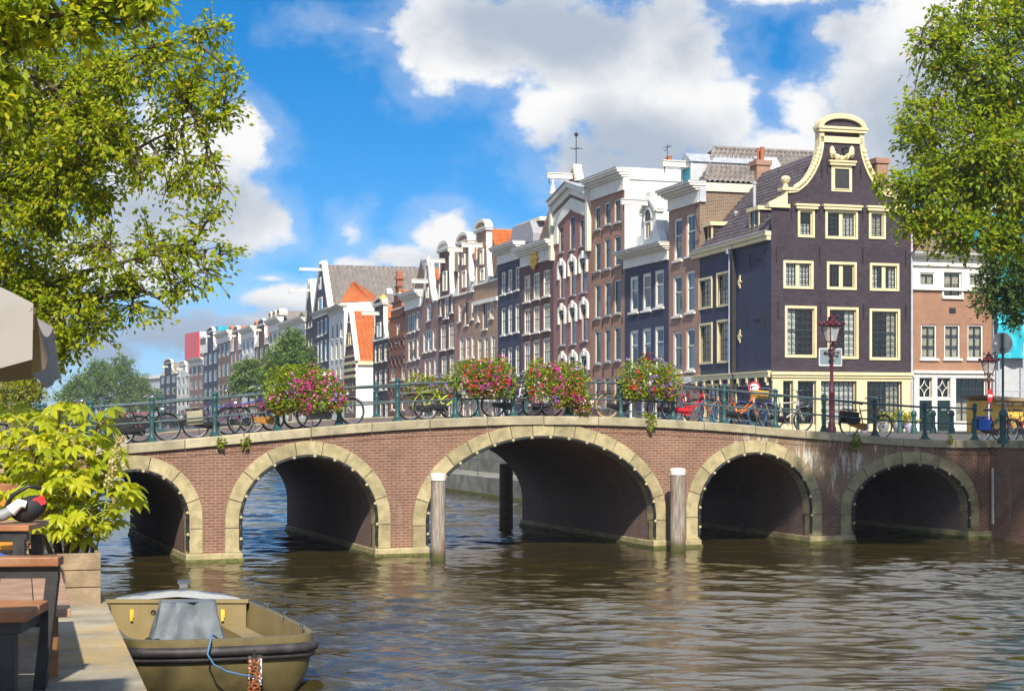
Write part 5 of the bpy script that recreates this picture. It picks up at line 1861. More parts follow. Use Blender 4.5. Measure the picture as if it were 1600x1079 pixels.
mb = MB(); mb.tube([(uc, .3, zq + 1.2), (uc, .3, zq + 3.6)], .035, 5); mb.tube([(uc - .5, .3, zq + 2.4), (uc + .5, .3, zq + 2.4)], .025, 5); mb.tube([(uc, -.2, zq + 2.4), (uc, .8, zq + 2.4)], .025, 5); mb.ball((uc, .3, zq + 3.4), .16, 8, 6, .4, 1, 1); f.emit(mb, 'weather_vane', 'iron')
H.gable_roof(za + .1, zl - .4, 'tile_slate', y0=.6)

# ================================================================== dark brown house with the gold emblem
H = House('dark brown brick house with a gold emblem in its white frieze', 814, 865)
f = H.f
S1 = dict(cols=3, up=2, lo=2, split=.45, fw=.11, sill=True)
C_ = [(818.5, 828.6), (833, 843.4), (848.3, 859.6)]
H.row(C_, (430.5, 426, 421.5), (471.5, 467, 462.5), **S1); H.row(C_, (482, 478, 474), (521.5, 519, 515.5), **S1); H.row(C_, (533, 530.5, 527.5), (578.5, 575.5, 571), **S1); H.row(C_, (592, 591, 590), (632, 631, 630), **S1)
zf = .5 * (f.z(814, 417) + f.z(864, 405.5)); zt = .5 * (f.z(803, 393.5) + f.z(850, 378.5))
H.body(zt - .05, 'brick_brown'); H.cornice(zf, zt, .7); H.make_windows()
u, z = f.uz(837, 404)
mb = MB()
for k in range(9):
    a = k * 2 * pi / 9; mb.ball((u + .68 * cos(a), -.17, z + .55 * sin(a)), .26, 6, 5, 1.2, .5, 1)
mb.ball((u, -.2, z), .4, 8, 6, 1.3, .5, 1); mb.box(u - .14, u + .14, -.2, -.1, z - .85, z + .85); mb.box(u - 1.2, u + 1.2, -.19, -.1, z - .1, z + .1)
f.emit(mb, 'emblem', 'gold', smooth=True)
for (a, b_) in ((.6, 1.9), (W - 2.6, W - 1.3)):
    mb = MB(); mb.box(a, b_, -.14, -.1, zf + .35, zf + 1.1); f.emit(mb, 'frieze_panel', 'white_plaster')
H.gable_roof(f.z(850, 342, 4), zt - .1, 'tile_red', y0=1.2, tile=.3)

# ================================================================== navy house, three narrow columns
H = House('narrow navy brick house with a white cornice left of the gold emblem', 778, 814)
f = H.f
S1 = dict(cols=2, up=1, lo=2, split=.45, fw=.11, sill=True)
C_ = [(783, 789.7), (793.3, 800.3), (804.6, 811.3)]
H.row(C_, (425, 421, 416.5), (460, 456.5, 453), **S1); H.row(C_, (480.5, 477, 474), (523.5, 521, 518.5), **S1); H.row(C_, (544.5, 542, 540), (588, 587, 586), **S1); H.rect(.6, 1.9, .3, 2.6); H.rect(2.8, 4.2, .3, 2.6)
zf = .5 * (f.z(780, 414.5) + f.z(810, 403.5)); zt = .5 * (f.z(772, 391) + f.z(803, 380.5))
H.body(zt - .05, 'brick_navy'); H.cornice(zf, zt, .7); H.make_windows()
mb = MB(); z_a = zt + 1.7
mb.prism([(0.2, zt), (H.W, zt), (H.W, z_a - 1.0), (H.W - .8, z_a), (.9, z_a), (.2, z_a - 1.0)], 1.0, H.depth); f.emit(mb, 'roof', 'roof_lead')
mb = MB(); mb.box(.1, H.W + .1, 1.5, H.depth, z_a + .002, z_a + .3); f.emit(mb, 'parapet', 'cream_plaster')

# ================================================================== neck-gable houses
def neck_house(label, pl, pr, mat, trim, zt_px, neck_px, zn_px, top_px, rows, attic, roof, ridge_px, hb=None, wing=.6, hoist_px=None, hoist_len=1.4, sash='white_paint', ground=True, uc_px=None, tymp=None):
    H = House(label, pl, pr, trim=trim, sash=sash)
    f = H.f
    for cols, tops, bots, st in rows: H.row(cols, tops, bots, **st)
    if ground:
        k = 2 if H.W < 6 else 3
        for i in range(k):
            wd = H.W / k
            H.rect(wd * i + wd * .24, wd * (i + 1) - wd * .2, .4, 2.5)
    zt = f.z(*zt_px)
    H.body(zt, mat)
    H.make_windows()
    u0, u1 = f.u(neck_px[0]), f.u(neck_px[1])
    uc = .5 * (u0 + u1); hn = .5 * (u1 - u0)
    pm = .5 * (neck_px[0] + neck_px[1])
    zn, ztop = f.z(pm, zn_px), f.z(pm, top_px)
    H.neck(uc, hn, hb or min(uc, H.W - uc), zt + .001, zn, ztop, mat, trim, wing=wing, tymp=tymp)
    for (a, b_, t_, o_) in attic:
        q0, z1 = f.uz(a, t_); q1, z0 = f.uz(b_, o_)
        window(f, H.root, q0, q1, z0, z1, z1 < zt, H.rnd, trim=trim, sash=sash, cols=2, lo=1, split=0, fw=.12) if z1 > zt else None
    if hoist_px: H.hoist(uc, f.z(pm, hoist_px), hoist_len)
    H.gable_roof(f.z(pm, ridge_px), zt, roof, y0=.42)
    mb = MB(); mb.box(-.03, H.W + .03, -.1, -.001, zt - .12, zt + .06); f.emit(mb, 'band', trim)
    return H


S2 = dict(cols=2, up=1, lo=2, split=.45, fw=.12, sill=True)
SD = dict(cols=2, up=1, lo=1, split=0, fw=.06, sill=True, sash='green_door', cur='none')
H = neck_house('tan brick house with a tall round-topped gable and cream scrolls', 741, 778, 'brick_tan', 'white_paint', (757, 441), (745.5, 761), 362, 342.5,
           [([(745, 749.5), (765, 771)], (475, 470.5), (502, 497), S2), ([(754, 761.5)], (472,), (514,), SD), ([(746, 752), (756, 763.5), (766.8, 774)], (527, 525, 522), (567, 566, 565), S2), ([(746, 752), (756, 763.5), (766.8, 774)], (585, 584, 583), (626, 626, 626), S2)],
           [(751, 756, 390, 413), (751.5, 757.5, 420, 438)], 'tile_orange', 362, wing=.75, hoist_px=384, hoist_len=1.8)
mb = MB(); mb.box(-.02, H.W + .02, -.16, 0, H.f.z(757, 474), H.f.z(757, 468)); H.f.emit(mb, 'band', 'white_paint')
H = neck_house('reddish brick house with a round pediment and pale stone gable edges', 710, 741, 'brick_redbrown', 'white_paint', (725, 458), (717, 733.5), 382, 363,
           [([(716, 720.8), (736, 740)], (472.6, 469), (503, 498.6), S2), ([(726, 732)], (471,), (508,), SD), ([(718, 724.5), (727.2, 733.6), (736, 741)], (527, 524.5, 523), (562, 560, 558), S2), ([(718, 724.5), (727.2, 733.6), (736, 741)], (582, 581, 580), (622, 622, 622), S2)],
           [(723, 727.3, 397.5, 414), (723, 729, 423.5, 449)], 'tile_orange', 376, wing=.45, hoist_px=391, hoist_len=1.5)
H = neck_house('dark brown brick house with a white shell-topped neck gable', 685, 710, 'brick_brown', 'white_paint', (696, 463), (687.3, 703), 393, 376,
           [([(686.3, 690), (694, 701.3), (704.2, 708)], (470, 465, 462), (493, 497, 488), S2), ([(688, 696.6), (700.5, 709.3)], (507.6, 504), (546.6, 544), {**SASH_FINE, 'fw': .12}), ([(689.5, 698), (702, 709.6)], (556, 554), (590, 589), {**SASH_FINE, 'fw': .12})],
           [(693, 698.8, 424.6, 454)], 'tile_grey', 393, wing=.6, hoist_px=408, hoist_len=1.5, tymp='white_plaster')

# bell gable house
H = House('purple brown house with a white-edged bell gable', 658, 685)
f = H.f
H.row([(661, 666.6), (668, 674), (675.6, 681.2)], (517, 515, 512.6), (550.5, 548.6, 546.6), cols=1, fw=.1); H.row([(663, 668), (670, 675), (677.8, 683)], (560, 559, 557.6), (600, 600, 600), cols=1, fw=.1)
H.win(667, 673, 475, 501, cols=1, fw=.12)
for i in range(3): H.rect(.7 + i * 2.3, 1.9 + i * 2.3, .4, 2.6)
zt = f.z(671, 474); H.body(zt, 'brick_purple'); H.make_windows()
uc = f.u(668.5); za = f.z(668, 415)
hw = min(uc, H.W - uc) + .35
pl = [(hw * (1 - .72 * (q ** .55)), zt + (za - .8 - zt) * q ** 1.3) for q in [i / 10 for i in range(11)]]
pl = pl + [(.18 * hw, za)]
poly = [(uc - a, b_) for a, b_ in pl] + [(uc + a, b_) for a, b_ in reversed(pl)]
mb = MB(); mb.prism(poly, 0, .4); f.emit(mb, 'gable', 'brick_purple')
for sg in (-1, 1):
    mb = MB(); mb.band([(uc + sg * (a - .34), b_ - .1) for a, b_ in pl], [(uc + sg * (a + .1), b_ + .06) for a, b_ in pl], -.1, .45); f.emit(mb, 'gable_edge', 'white_paint')
mb = MB(); mb.box(uc - .5, uc + .5, -.15, .5, za, za + .25); mb.lathe([(.2, za + .25), (.25, za + .5), (.05, za + .9), (0, za + 1)], (uc, .1, 0), 8); f.emit(mb, 'cap_stone', 'white_paint')
q0, z1 = f.uz(666.5, 450); q1, z0 = f.uz(670, 465.5); window(f, H.root, q0, q1, z0, z1, False, H.rnd, cols=1, split=0, fw=.12)
H.hoist(uc, f.z(668, 440), 1.6); H.gable_roof(za - .5, zt, 'tile_orange', y0=.45)

# flat cornice house
H = House('low brown brick house with a deep white cornice and dark roof panels', 633, 658)
f = H.f
S3 = dict(cols=1, up=1, lo=1, split=.45, fw=.14)
H.row([(637, 641.4), (643.2, 648.4), (650.2, 655)], (491.5, 489, 486), (520, 518, 515), **S3); H.row([(637.5, 642), (644.2, 649), (651, 655.7)], (530, 527.8, 525), (564, 562, 559.6), **S3); H.row([(637.5, 642), (644.5, 649.3), (651.5, 656)], (573.5, 572, 571), (606, 606, 606), **S3)
zf = .5 * (f.z(634, 485.5) + f.z(656, 479)); zt = .5 * (f.z(626, 462) + f.z(656, 454))
H.body(zt - .05, 'brick_purple'); H.cornice(zf, zt, .7); H.make_windows()
H.gable_roof(f.z(650, 425, 3), zt, 'tile_slate', y0=.8)

# ornate orange-red brick house with stepped gable
H = House('bright orange brick house with a stepped gable and arched stone bands', 608, 633, trim='cream_plaster')
f = H.f
H.row([(611, 617.2), (627.3, 632)], (566, 563), (594, 592), cols=2, fw=.2, trim='white_paint'); H.win(619.5, 625, 500, 535, cols=1, fw=.14); H.row([(611, 617), (627, 632)], (612, 611), (640, 640), cols=1)
zt = f.z(620, 505); H.body(zt, 'brick_bright'); H.make_windows()
uc = H.W * .5; za = f.z(620, 447)
st = 5
for k in range(st):
    hw = H.W * .5 * (1 - k / st) * .95; z0_, z1_ = zt + (za - zt) * k / st, zt + (za - zt) * (k + 1) / st
    mb = MB(); mb.box(uc - hw, uc + hw, 0, .4, z0_ + .001, z1_ - .15); f.emit(mb, 'gable', 'brick_bright')
    mb = MB(); mb.box(uc - hw - .12, uc + hw + .12, -.12, .5, z1_ - .149, z1_); f.emit(mb, 'step_stone', 'cream_plaster' if k % 2 else 'brick_brown')
mb = MB(); mb.box(uc - .35, uc + .35, -.05, .6, za, za + 1.6); mb.box(uc - .5, uc + .5, -.15, .7, za + .7, za + .95); f.emit(mb, 'pinnacle', 'brick_bright')
for zq in (f.z(620, 558), f.z(620, 530), f.z(620, 600)):
    mb = MB(); mb.box(0, H.W, -.14, 0, zq, zq + .3); f.emit(mb, 'band', 'brick_brown')
    for i in range(4):
        u = H.W * (i + .5) / 4
        arc = [(u + .7 * cos(pi - pi * j / 8), zq - 1.0 + .8 * sin(pi * j / 8)) for j in range(9)]
        mb = MB(); mb.band(arc, [(u + (x - u) * 1.3, z + .2) for x, z in arc], -.16, 0); f.emit(mb, 'arch_mould', 'brick_brown')
H.gable_roof(za - .5, zt, 'tile_orange', y0=.5)

H = neck_house('near-black brick house with a yellow lichened round gable top', 583, 608, 'brick_black', 'white_paint', (594, 530), (586, 600), 478, 463,
           [([(585, 588.3), (591, 597), (600, 604.4)], (540.5, 538, 536), (566, 565, 563), S2), ([(585.6, 589), (592, 597.5), (600.5, 604.8)], (580, 578, 576.5), (609.6, 609, 608), S2)],
           [(590, 595.8, 504.5, 526)], 'tile_orange', 480, wing=.5, hoist_px=490, hoist_len=2.0, ground=True)
pc = .5 * (586 + 600)
mb = MB(); u_ = H.f.u(598); zq = H.f.z(598, 466); mb.ball((u_, .05, zq - .1), .75, 8, 6, 1, .55, .7); H.f.emit(mb, 'lichen', 'gold', smooth=True)

# ================================================================== cottage at the side street, white house, warehouse
H = House('striped brick cottage with a white end wall and steep orange tile roof', 538, 556, depth=9.0, trim='cream_paint', sash='dark_sash')
f = H.f
zt = f.z(552, 566)
for (a, b_, t_, o_) in ((543, 549.5, 558, 577), (541, 545, 592, 612), (550, 554, 590, 610), (541, 545, 622, 645), (550, 554, 622, 645)): H.win(a, b_, t_, o_, cols=1, split=0, fw=.1, sill=False)
H.body(zt, 'brick_brown', side='white_plaster'); H.make_windows()
for zq in (zt - .2, f.z(548, 580), f.z(548, 590)):
    mb = MB(); mb.box(0, H.W, -.12, 0, zq, zq + .35); f.emit(mb, 'band', 'cream_paint')
uc = H.W * .42; za = f.z(546, 487)
mb = MB(); mb.prism([(0, zt + .16), (H.W, zt + .16), (uc + .6, za), (uc - .6, za)], 0, .35); f.emit(mb, 'gable', 'brick_brown')
for k in range(4):
    q = (k + .5) / 4.5; z_ = zt + (za - zt) * q; hw0, hw1 = uc * (1 - q) + .6 * q, (H.W - uc) * (1 - q) + .6 * q
    mb = MB(); mb.box(uc - hw0, uc + hw1, -.1, .3, z_, z_ + .22); f.emit(mb, 'band', 'cream_paint')
mb = MB(); mb.band([(H.W - .05, zt + .16), (uc + .5, za)], [(H.W + .35, zt + .16), (uc + .85, za + .1)], -.12, .45); f.emit(mb, 'gable_edge', 'white_paint')
q0, z1 = f.uz(545, 522); q1, z0 = f.uz(548.5, 540); window(f, H.root, q0, q1, z0, z1, False, H.rnd, cols=1, split=0, fw=.12, trim='cream_paint')
H.gable_roof(za, zt + .05, 'tile_orange', y0=.4, uc=uc, tile=.5, amp=.09, step=.12)
mb = MB(); mb.box(H.W, H.W + .3, .2, H.depth, zt - .35, zt + .1); f.emit(mb, 'cornice', 'cream_paint')

H = House('cream upper storey with a pyramid of orange tiles behind the cottage', A=gp(536, 214), B=gp(577.5, 212.5), depth=5, cat='house', name='house')
f = H.f
zt = f.z(556, 479)
u0, u1 = f.u(549), f.u(555.5); H.rect(u0, u1, f.z(552, 499), f.z(552, 487.5), cols=1, split=0, fw=.2)
H.body(zt, 'cream_plaster'); H.make_windows()
mb = MB(); mb.box(-.25, H.W + .25, -.3, H.depth, zt + .001, zt + .55); f.emit(mb, 'cornice', 'white_paint')
W = H.W; ap = (f.u(552, 2.5), 2.5, f.z(552, 440, 2.5)); zz = zt + .56
tile_roof(f, H.root, (-.2, -.3, zz), (W + .2, -.3, zz), ap, ap, 12, 10, 'tile_orange', amp=.09, step=.12); tile_roof(f, H.root, (W + .2, -.3, zz), (W + .2, H.depth, zz), ap, ap, 10, 12, 'tile_orange'); tile_roof(f, H.root, (-.2, H.depth, zz), (-.2, -.3, zz), ap, ap, 10, 12, 'tile_orange')

H = House('white painted canal house with narrow dark windows and corbelled cornice', 514, 538, depth=6)
f = H.f
Cw = [(518, 521), (525, 528), (532, 535)]
for (t_, o_) in (((508, 506, 503), (530, 529, 527)), ((537, 535, 533), (562, 561, 560)), ((575, 574, 573), (600, 600, 600)), ((614, 613, 612), (638, 638, 638))): H.row(Cw, t_, o_, cols=1, fw=.12, sash='dark_sash', cur='none')
zf = .5 * (f.z(515, 493) + f.z(537, 486)); zt = .5 * (f.z(513, 484) + f.z(536, 477)); H.body(zt - .05, 'white_plaster'); H.cornice(zf, zt, .8, brackets=6); H.make_windows()

H = House('navy gabled warehouse with a huge grey tiled roof', 490, 514, depth=15.0)
f = H.f
Cn = [(495.5, 498.5), (500.5, 504), (507, 511)]
for (t_, o_) in (((502, 499, 496), (526, 524, 521)), ((534, 532, 530), (566, 565, 563)), ((580, 579, 578), (612, 612, 611))): H.row(Cn, t_, o_, cols=1, fw=.28, split=.5)
zt = .5 * (f.z(492, 492) + f.z(512, 483)); H.body(zt, 'brick_navy'); H.make_windows()
za = f.z(503, 411); uc = H.W * .52
mb = MB(); mb.prism([(0, zt + .001), (H.W, zt + .001), (uc + .8, za), (uc - .8, za)], 0, .5); f.emit(mb, 'gable', 'brick_navy')
for sg, e_ in ((1, H.W), (-1, 0)):
    mb = MB(); mb.band([(e_ - sg * .3, zt), (uc + sg * .6, za)], [(e_ + sg * .3, zt + .2), (uc + sg * 1.1, za + .3)], -.15, .6); f.emit(mb, 'gable_edge', 'white_paint')
for (a, b_, t_, o_) in ((499, 502, 434, 452), (498, 504, 466, 486)):
    q0, z1 = f.uz(a, t_); q1, z0 = f.uz(b_, o_); window(f, H.root, q0, q1, z0, z1, False, H.rnd, cols=1, split=0, fw=.2)
H.cornice(zt - .6, zt + .1, .5); H.hoist(uc, f.z(501, 422), 3.0)
H.gable_roof(za - .3, zt - .6, 'tile_grey', y0=.6, y1=15.5, uc=uc, tile=.62, x1=H.W + .8, amp=.11, step=.14)
Wd = H.W
nx_ = Vector((za - zt, 0, Wd + .8 - uc)).normalized(); dn = Vector((-(Wd + .8 - uc), 0, za - zt + .3)).normalized()
for y_ in (8.6, 13.0):
    c_ = Vector((Wd + .8, y_, zt - .6)) + dn * 4.6 + nx_ * .2
    mb = MB(); mb.obox(c_, dn * .55, Vector((0, .35, 0)), nx_ * .08); f.emit(mb, 'skylight', 'sign_white')

H = House('near-black house with pointed gable and white window sills left of the warehouse', 478, 490, depth=10)
f = H.f
for (t_, o_) in ((503, 512), (530, 542), (560, 575), (590, 604)): H.row([(481, 483.4), (485.4, 488)], (t_, t_ - 2), (o_, o_ - 1), cols=1, fw=.2)
zt = f.z(484, 500); H.body(zt, 'brick_black'); H.make_windows(); za = f.z(485, 440); uc = H.W * .5
mb = MB(); mb.prism([(0, zt + .001), (H.W, zt + .001), (uc + .4, za), (uc - .4, za)], 0, .5); f.emit(mb, 'gable', 'brick_black')
for sg, e_ in ((1, H.W), (-1, 0)):
    mb = MB(); mb.band([(e_ - sg * .3, zt), (uc + sg * .3, za)], [(e_ + sg * .4, zt), (uc + sg * .9, za + .4)], -.15, 1.0); f.emit(mb, 'gable_edge', 'white_paint')
H.hoist(uc, f.z(485, 453), 3.0); H.gable_roof(za - .3, zt, 'tile_grey', tile=.4)


# ================================================================== far rows
def far_house(label, pl, pr, top, mat, style, roof='tile_grey', floors=4, cols=3, trim='white_paint', depth=10, side=None):
    H = House(label, pl, pr, depth=depth, trim=trim, sash='dark_sash')
    f = H.f
    pm = .5 * (pl + pr)
    za = f.z(pm, top)
    zt = za * (.90 if style == 'flat' else .74)
    H.rnd = random.Random(int(pl))
    fh = zt / floors
    for j in range(floors):
        for i in range(cols):
            wd = H.W / cols
            H.rect(wd * i + wd * .22, wd * (i + 1) - wd * .22, fh * j + fh * .22, fh * (j + 1) - fh * .14, cols=2, lo=1, fw=.22, cur=H.rnd.choice(['full', 'none', 'net']), sill=False)
    H.body(zt, mat, side=side); H.make_windows()
    uc = H.W / 2
    if style == 'flat':
        H.cornice(zt - .3, za, .8); H.gable_roof(za + 1.2, zt, roof, y0=1.2, tile=.5)
    elif style == 'neck':
        H.neck(uc, H.W * .22, H.W * .48, zt + .001, za - 1.3, za, mat, trim); H.gable_roof(za - 1.0, zt, roof, tile=.5); H.hoist(uc, za - 2.0, 1.5)
    else:
        mb = MB(); mb.prism([(0, zt + .001), (H.W, zt + .001), (uc + .5, za), (uc - .5, za)], 0, .5); f.emit(mb, 'gable', mat)
        for sg, e_ in ((1, H.W), (-1, 0)):
            mb = MB(); mb.band([(e_ - sg * .3, zt), (uc + sg * .3, za)], [(e_ + sg * .3, zt), (uc + sg * .8, za + .3)], -.15, .6); f.emit(mb, 'gable_edge', trim)
        H.gable_roof(za - .3, zt, roof, tile=.5)
    return H


far_house('wide pale house with grey attic behind the bushy green tree', 440, 478, 500, 'cream_plaster', 'flat', floors=5, cols=5)
H = far_house('pale stone house crowned by three round-headed dormers', 420, 440, 498, 'cream_plaster', 'flat', floors=5)
for i in range(3): pediment(H.f, H.W * (i + .5) / 3, H.W * .13, H.f.z(430, 498) + .3, H.f.z(430, 484), 'cream_plaster', 'brick_brown', 1.0)
far_house('dark brown far house with a cream neck gable and orange roof', 398, 420, 497, 'brick_brown', 'neck', 'tile_orange')
far_house('white far house with a heavy cornice between two dark houses', 378, 398, 512, 'white_plaster', 'flat', 'tile_orange')
far_house('wine red far house with a white neck gable beside the white cornice', 360, 378, 508, 'brick_wine', 'neck', 'tile_grey')
far_house('grey tiled far house with an orange roof strip and white corner', 340, 360, 519, 'brick_side', 'flat', 'tile_orange', side='tile_grey')
far_house('tall navy far house with pale neck gable beside the red block', 318, 340, 510, 'brick_navy', 'neck', side='grey_plaster')
far_house('low grey far house with a brick dormer under the red block', 296, 318, 560, 'brick_purple', 'flat')
far_house('white far house with a neck gable left of the low grey house', 276, 296, 563, 'white_plaster', 'neck')
far_house('navy and cream house closing the far left end of the row', 250, 276, 560, 'brick_navy', 'neck', trim='cream_plaster')

# red modern block rising behind the far row
R = House('modern block with a bright red slatted side above the far roofs', A=gp(291, 520), B=gp(312, 505), depth=20, name='office_block', cat='building')
f = R.f; zt = f.z(300, 520)
R.body(zt, 'white_plaster', left=True)
n_ = 9
for i in range(n_):
    mb = MB(); mb.box(R.W * i / n_ + .06, R.W * (i + 1) / n_ - .06, -.5, 0, f.z(300, 600), zt); f.emit(mb, 'fin', 'sign_red')
mb = MB(); mb.box(R.W, R.W + 8, 0, 18, 0, zt - 1.5); f.emit(mb, 'wing', 'white_plaster')
for j in range(3):
    mb = MB(); mb.box(R.W + 1, R.W + 7, -.1, 0, zt - 4 - j * 4.5, zt - 2.2 - j * 4.5); f.emit(mb, 'window_band', 'dark_sash')
mb = MB(); mb.box(R.W + 9, R.W + 14, 2, 18, zt - 1, zt + 1.0); f.emit(mb, 'roof_screen', 'teal_sheet')

# low pale building closing the canal at the far left
B_ = House('long low white building closing the far end of the canal', A=gp(196, 640), B=gp(262, 600), depth=20, name='low_building', cat='building')
f = B_.f; zt = f.z(225, 587)
B_.body(zt, 'grey_plaster')
mb = MB(); mb.box(-.5, B_.W + .5, -.8, 20, zt - 1.2, zt); f.emit(mb, 'parapet', 'white_plaster')
for i in range(8):
    mb = MB(); mb.box(B_.W * (i + .1) / 8, B_.W * (i + .9) / 8, -.1, 0, zt - 5.0, zt - 2.4); f.emit(mb, 'window', 'zinc')
# ------------------------------------------------------------------ foliage
def leaf_quads(P, D, size, r, up=0.35, aspect=.62, fold=.18):
    """leaf diamonds at points P, pointing along D (n,3)"""
    n = len(P)
    D = D + r.normal(0, .32, (n, 3)); D[:, 2] -= .22
    D /= np.linalg.norm(D, axis=1)[:, None] + 1e-9
    N = r.normal(0, 1, (n, 3)) * (1 - up); N[:, 2] += up * 2.2; N[:, 1] -= up * .5
    S = np.cross(D, N); S /= np.linalg.norm(S, axis=1)[:, None] + 1e-9
    N = np.cross(S, D)
    L = (size * r.uniform(.65, 1.25, n))[:, None]
    a = P; tip = P + D * L
    m = P + D * L * .45
    l_ = m + S * L * aspect * .5 + N * L * fold
    rr = m - S * L * aspect * .5 + N * L * fold
    V = np.stack([a, rr, tip, l_], 1).reshape(-1, 3)
    o = np.arange(n)[:, None] * 4
    F = np.concatenate([o + np.array([[0, 1, 2]]), o + np.array([[0, 2, 3]])], 0)
    return V, F


def tree(name, label, base, limbs, envs, mat, seed, trunk_r=.28, group=None, leaf=.1, droop=.25, bark='wood_bark', cat='tree', crown_kind=None, thin=1.0):
    """trunk along limbs (lists of points, radii); envs = (centre, radii, twigs, leaves per twig[, leaf size])"""
    r = np.random.default_rng(seed)
    root = thing(name, label, cat, tuple(base), 0, group)
    b0 = Vector(base)
    tm = MB(); skel = []
    for pts, r0, r1 in limbs:
        q = [Vector(p) - b0 for p in pts]
        # smooth and wobble
        fine = []
        for i in range(len(q) - 1):
            for k in range(5):
                f_ = k / 5
                p = q[i].lerp(q[i + 1], f_)
                if i + k > 0: p = p + Vector(r.normal(0, .02 * (q[i + 1] - q[i]).length, 3))
                fine.append(p)
        fine.append(q[-1])
        tm.tube(fine, r0, 9, r1)
        skel += [np.array(p) for p in fine[2:]]
    tm.build('trunk', bark, root, smooth=True)
    SK = np.array(skel)
    bm = MB(); LV = []; LF = []; cnt = 0
    for e in envs:
        c, rad, nt, nl = e[:4]; nl = max(6, int(nl * thin))
        ls = e[4] if len(e) > 4 else leaf
        c = np.array(c) - np.array(base); rad = np.array(rad)
        # boughs towards the envelope
        nb = max(1, nt // 14)
        hubs = []
        for i in range(nb):
            d = r.normal(0, 1, 3); d /= np.linalg.norm(d)
            h = c + d * rad * (r.random() ** .5) * .6
            k = np.argmin(np.linalg.norm(SK - h, axis=1) + r.random(len(SK)) * .6)
            s0 = SK[k]
            mid = (s0 + h) / 2 + r.normal(0, .12, 3) * np.linalg.norm(h - s0) + np.array([0, 0, .12 * np.linalg.norm(h - s0)])
            pts = [(1 - t_) ** 2 * s0 + 2 * t_ * (1 - t_) * mid + t_ * t_ * h for t_ in np.linspace(0, 1, 8)]
            bm.tube(pts, trunk_r * .10, 5, trunk_r * .025, cap=False)
            hubs += pts[3:]
        hubs = np.array(hubs)
        for i in range(int(nt * 1.25)):
            d = r.normal(0, 1, 3); d /= np.linalg.norm(d)
            end = c + d * rad * (r.random() ** .33)
            k = np.argmin(np.linalg.norm(hubs - end, axis=1) + r.random(len(hubs)) * .25 * rad.mean())
            s0 = hubs[k]; Ld = np.linalg.norm(end - s0)
            mid = (s0 + end) / 2 + r.normal(0, .10, 3) * Ld + np.array([0, 0, droop * Ld * .5])
            ts = np.linspace(0, 1, 6)[:, None]
            pts = (1 - ts) ** 2 * s0 + 2 * ts * (1 - ts) * mid + ts * ts * end
            nl = max(5, int(e[3] * thin * r.uniform(.5, 1.5)))
            bm.tube([tuple(p) for p in pts], trunk_r * .035, 4, trunk_r * .010, cap=False)
            t_ = r.uniform(.25, 1.02, nl)[:, None]
            P = (1 - t_) ** 2 * s0 + 2 * t_ * (1 - t_) * mid + t_ * t_ * end + r.normal(0, ls * .5 + .012 * rad.mean(), (nl, 3))
            dv = end - s0; dv = dv / (np.linalg.norm(dv) + 1e-6)
            D = np.repeat(dv[None], nl, 0) + r.normal(0, .35, (nl, 3))
            V, F = leaf_quads(P, D, ls, r, up=.5)
            LV.append(V); LF.append(F + cnt); cnt += len(V)
    o = bm.build('branches', bark, root); tag(o, kind='stuff')
    me = np_mesh('crown', np.concatenate(LV), np.concatenate(LF))
    o = link('crown', me, mat, root); tag(o, kind='stuff')
    return root


def E(px, py, D, rx, ry, n, nl, ls=None, rd=None):
    """crown envelope given in the photograph's measure at depth D"""
    c = at(px, py, D); k = D / FPX
    e = [tuple(c), (rx * k, (rd if rd else .5 * (rx + ry)) * k, ry * k), n, nl]
    if ls: e.append(ls)
    return tuple(e)


# left bank elm: leaves against the sky, trunk just out of view
tb = Vector((-10.2, 25.0, STREET_L))
tree('elm_tree', 'leafy green elm reaching in from the left over the cafe quay', tb,
     [([tb, tb + Vector((.1, 0, 2.5)), tb + Vector((.4, -.2, 5.0)), tb + Vector((1.0, -.3, 7.5)), tb + Vector((1.4, -.4, 10))], .30, .10),
      ([tb + Vector((.4, -.2, 5.0)), at(40, 330, 24), at(190, 240, 23.2), at(310, 190, 22.6)], .08, .005),
      ([tb + Vector((.3, -.1, 3.6)), at(0, 470, 24.2), at(120, 425, 23.5), at(230, 400, 23), at(345, 385, 22.6)], .07, .005),
      ([tb + Vector((.8, -.3, 6.5)), at(60, 150, 23.5), at(200, 90, 22.8), at(300, 60, 22.5)], .08, .005),
      ([at(20, 440, 24.2), at(130, 470, 23.8), at(230, 455, 23.2), at(275, 490, 23)], .04, .005)],
     [E(40, 130, 23.5, 190, 150, 330, 26), E(-40, 330, 24, 190, 170, 330, 26), E(30, 470, 24.2, 110, 90, 150, 24), E(90, 300, 23.4, 110, 110, 170, 22),
      E(235, 120, 22.8, 115, 85, 110, 17), E(310, 150, 22.6, 80, 70, 44, 14), E(320, 60, 22.6, 50, 50, 22, 11), E(330, 250, 22.6, 50, 60, 18, 10), E(320, 340, 22.6, 55, 45, 18, 10), E(350, 180, 22.5, 40, 40, 14, 9), E(355, 120, 22.5, 30, 50, 8, 8), E(340, 300, 22.5, 36, 30, 8, 9), E(350, 395, 22.5, 36, 20, 9, 9), E(320, 440, 22.6, 50, 26, 9, 9), E(255, 265, 22.8, 105, 80, 62, 14), E(190, 390, 23.2, 110, 70, 60, 14), E(285, 400, 22.7, 85, 40, 26, 12), E(120, 490, 23.6, 90, 75, 95, 17), E(205, 470, 23.3, 70, 60, 36, 12), E(275, 445, 22.9, 60, 50, 24, 10), E(80, 545, 23.8, 60, 45, 46, 16), E(60, 560, 24, 70, 40, 40, 16),
      E(-260, 220, 24.5, 230, 260, 230, 22), E(150, 200, 23.0, 100, 110, 120, 20)],
     'leaf_near', 21, .30, leaf=.088, thin=1.15)
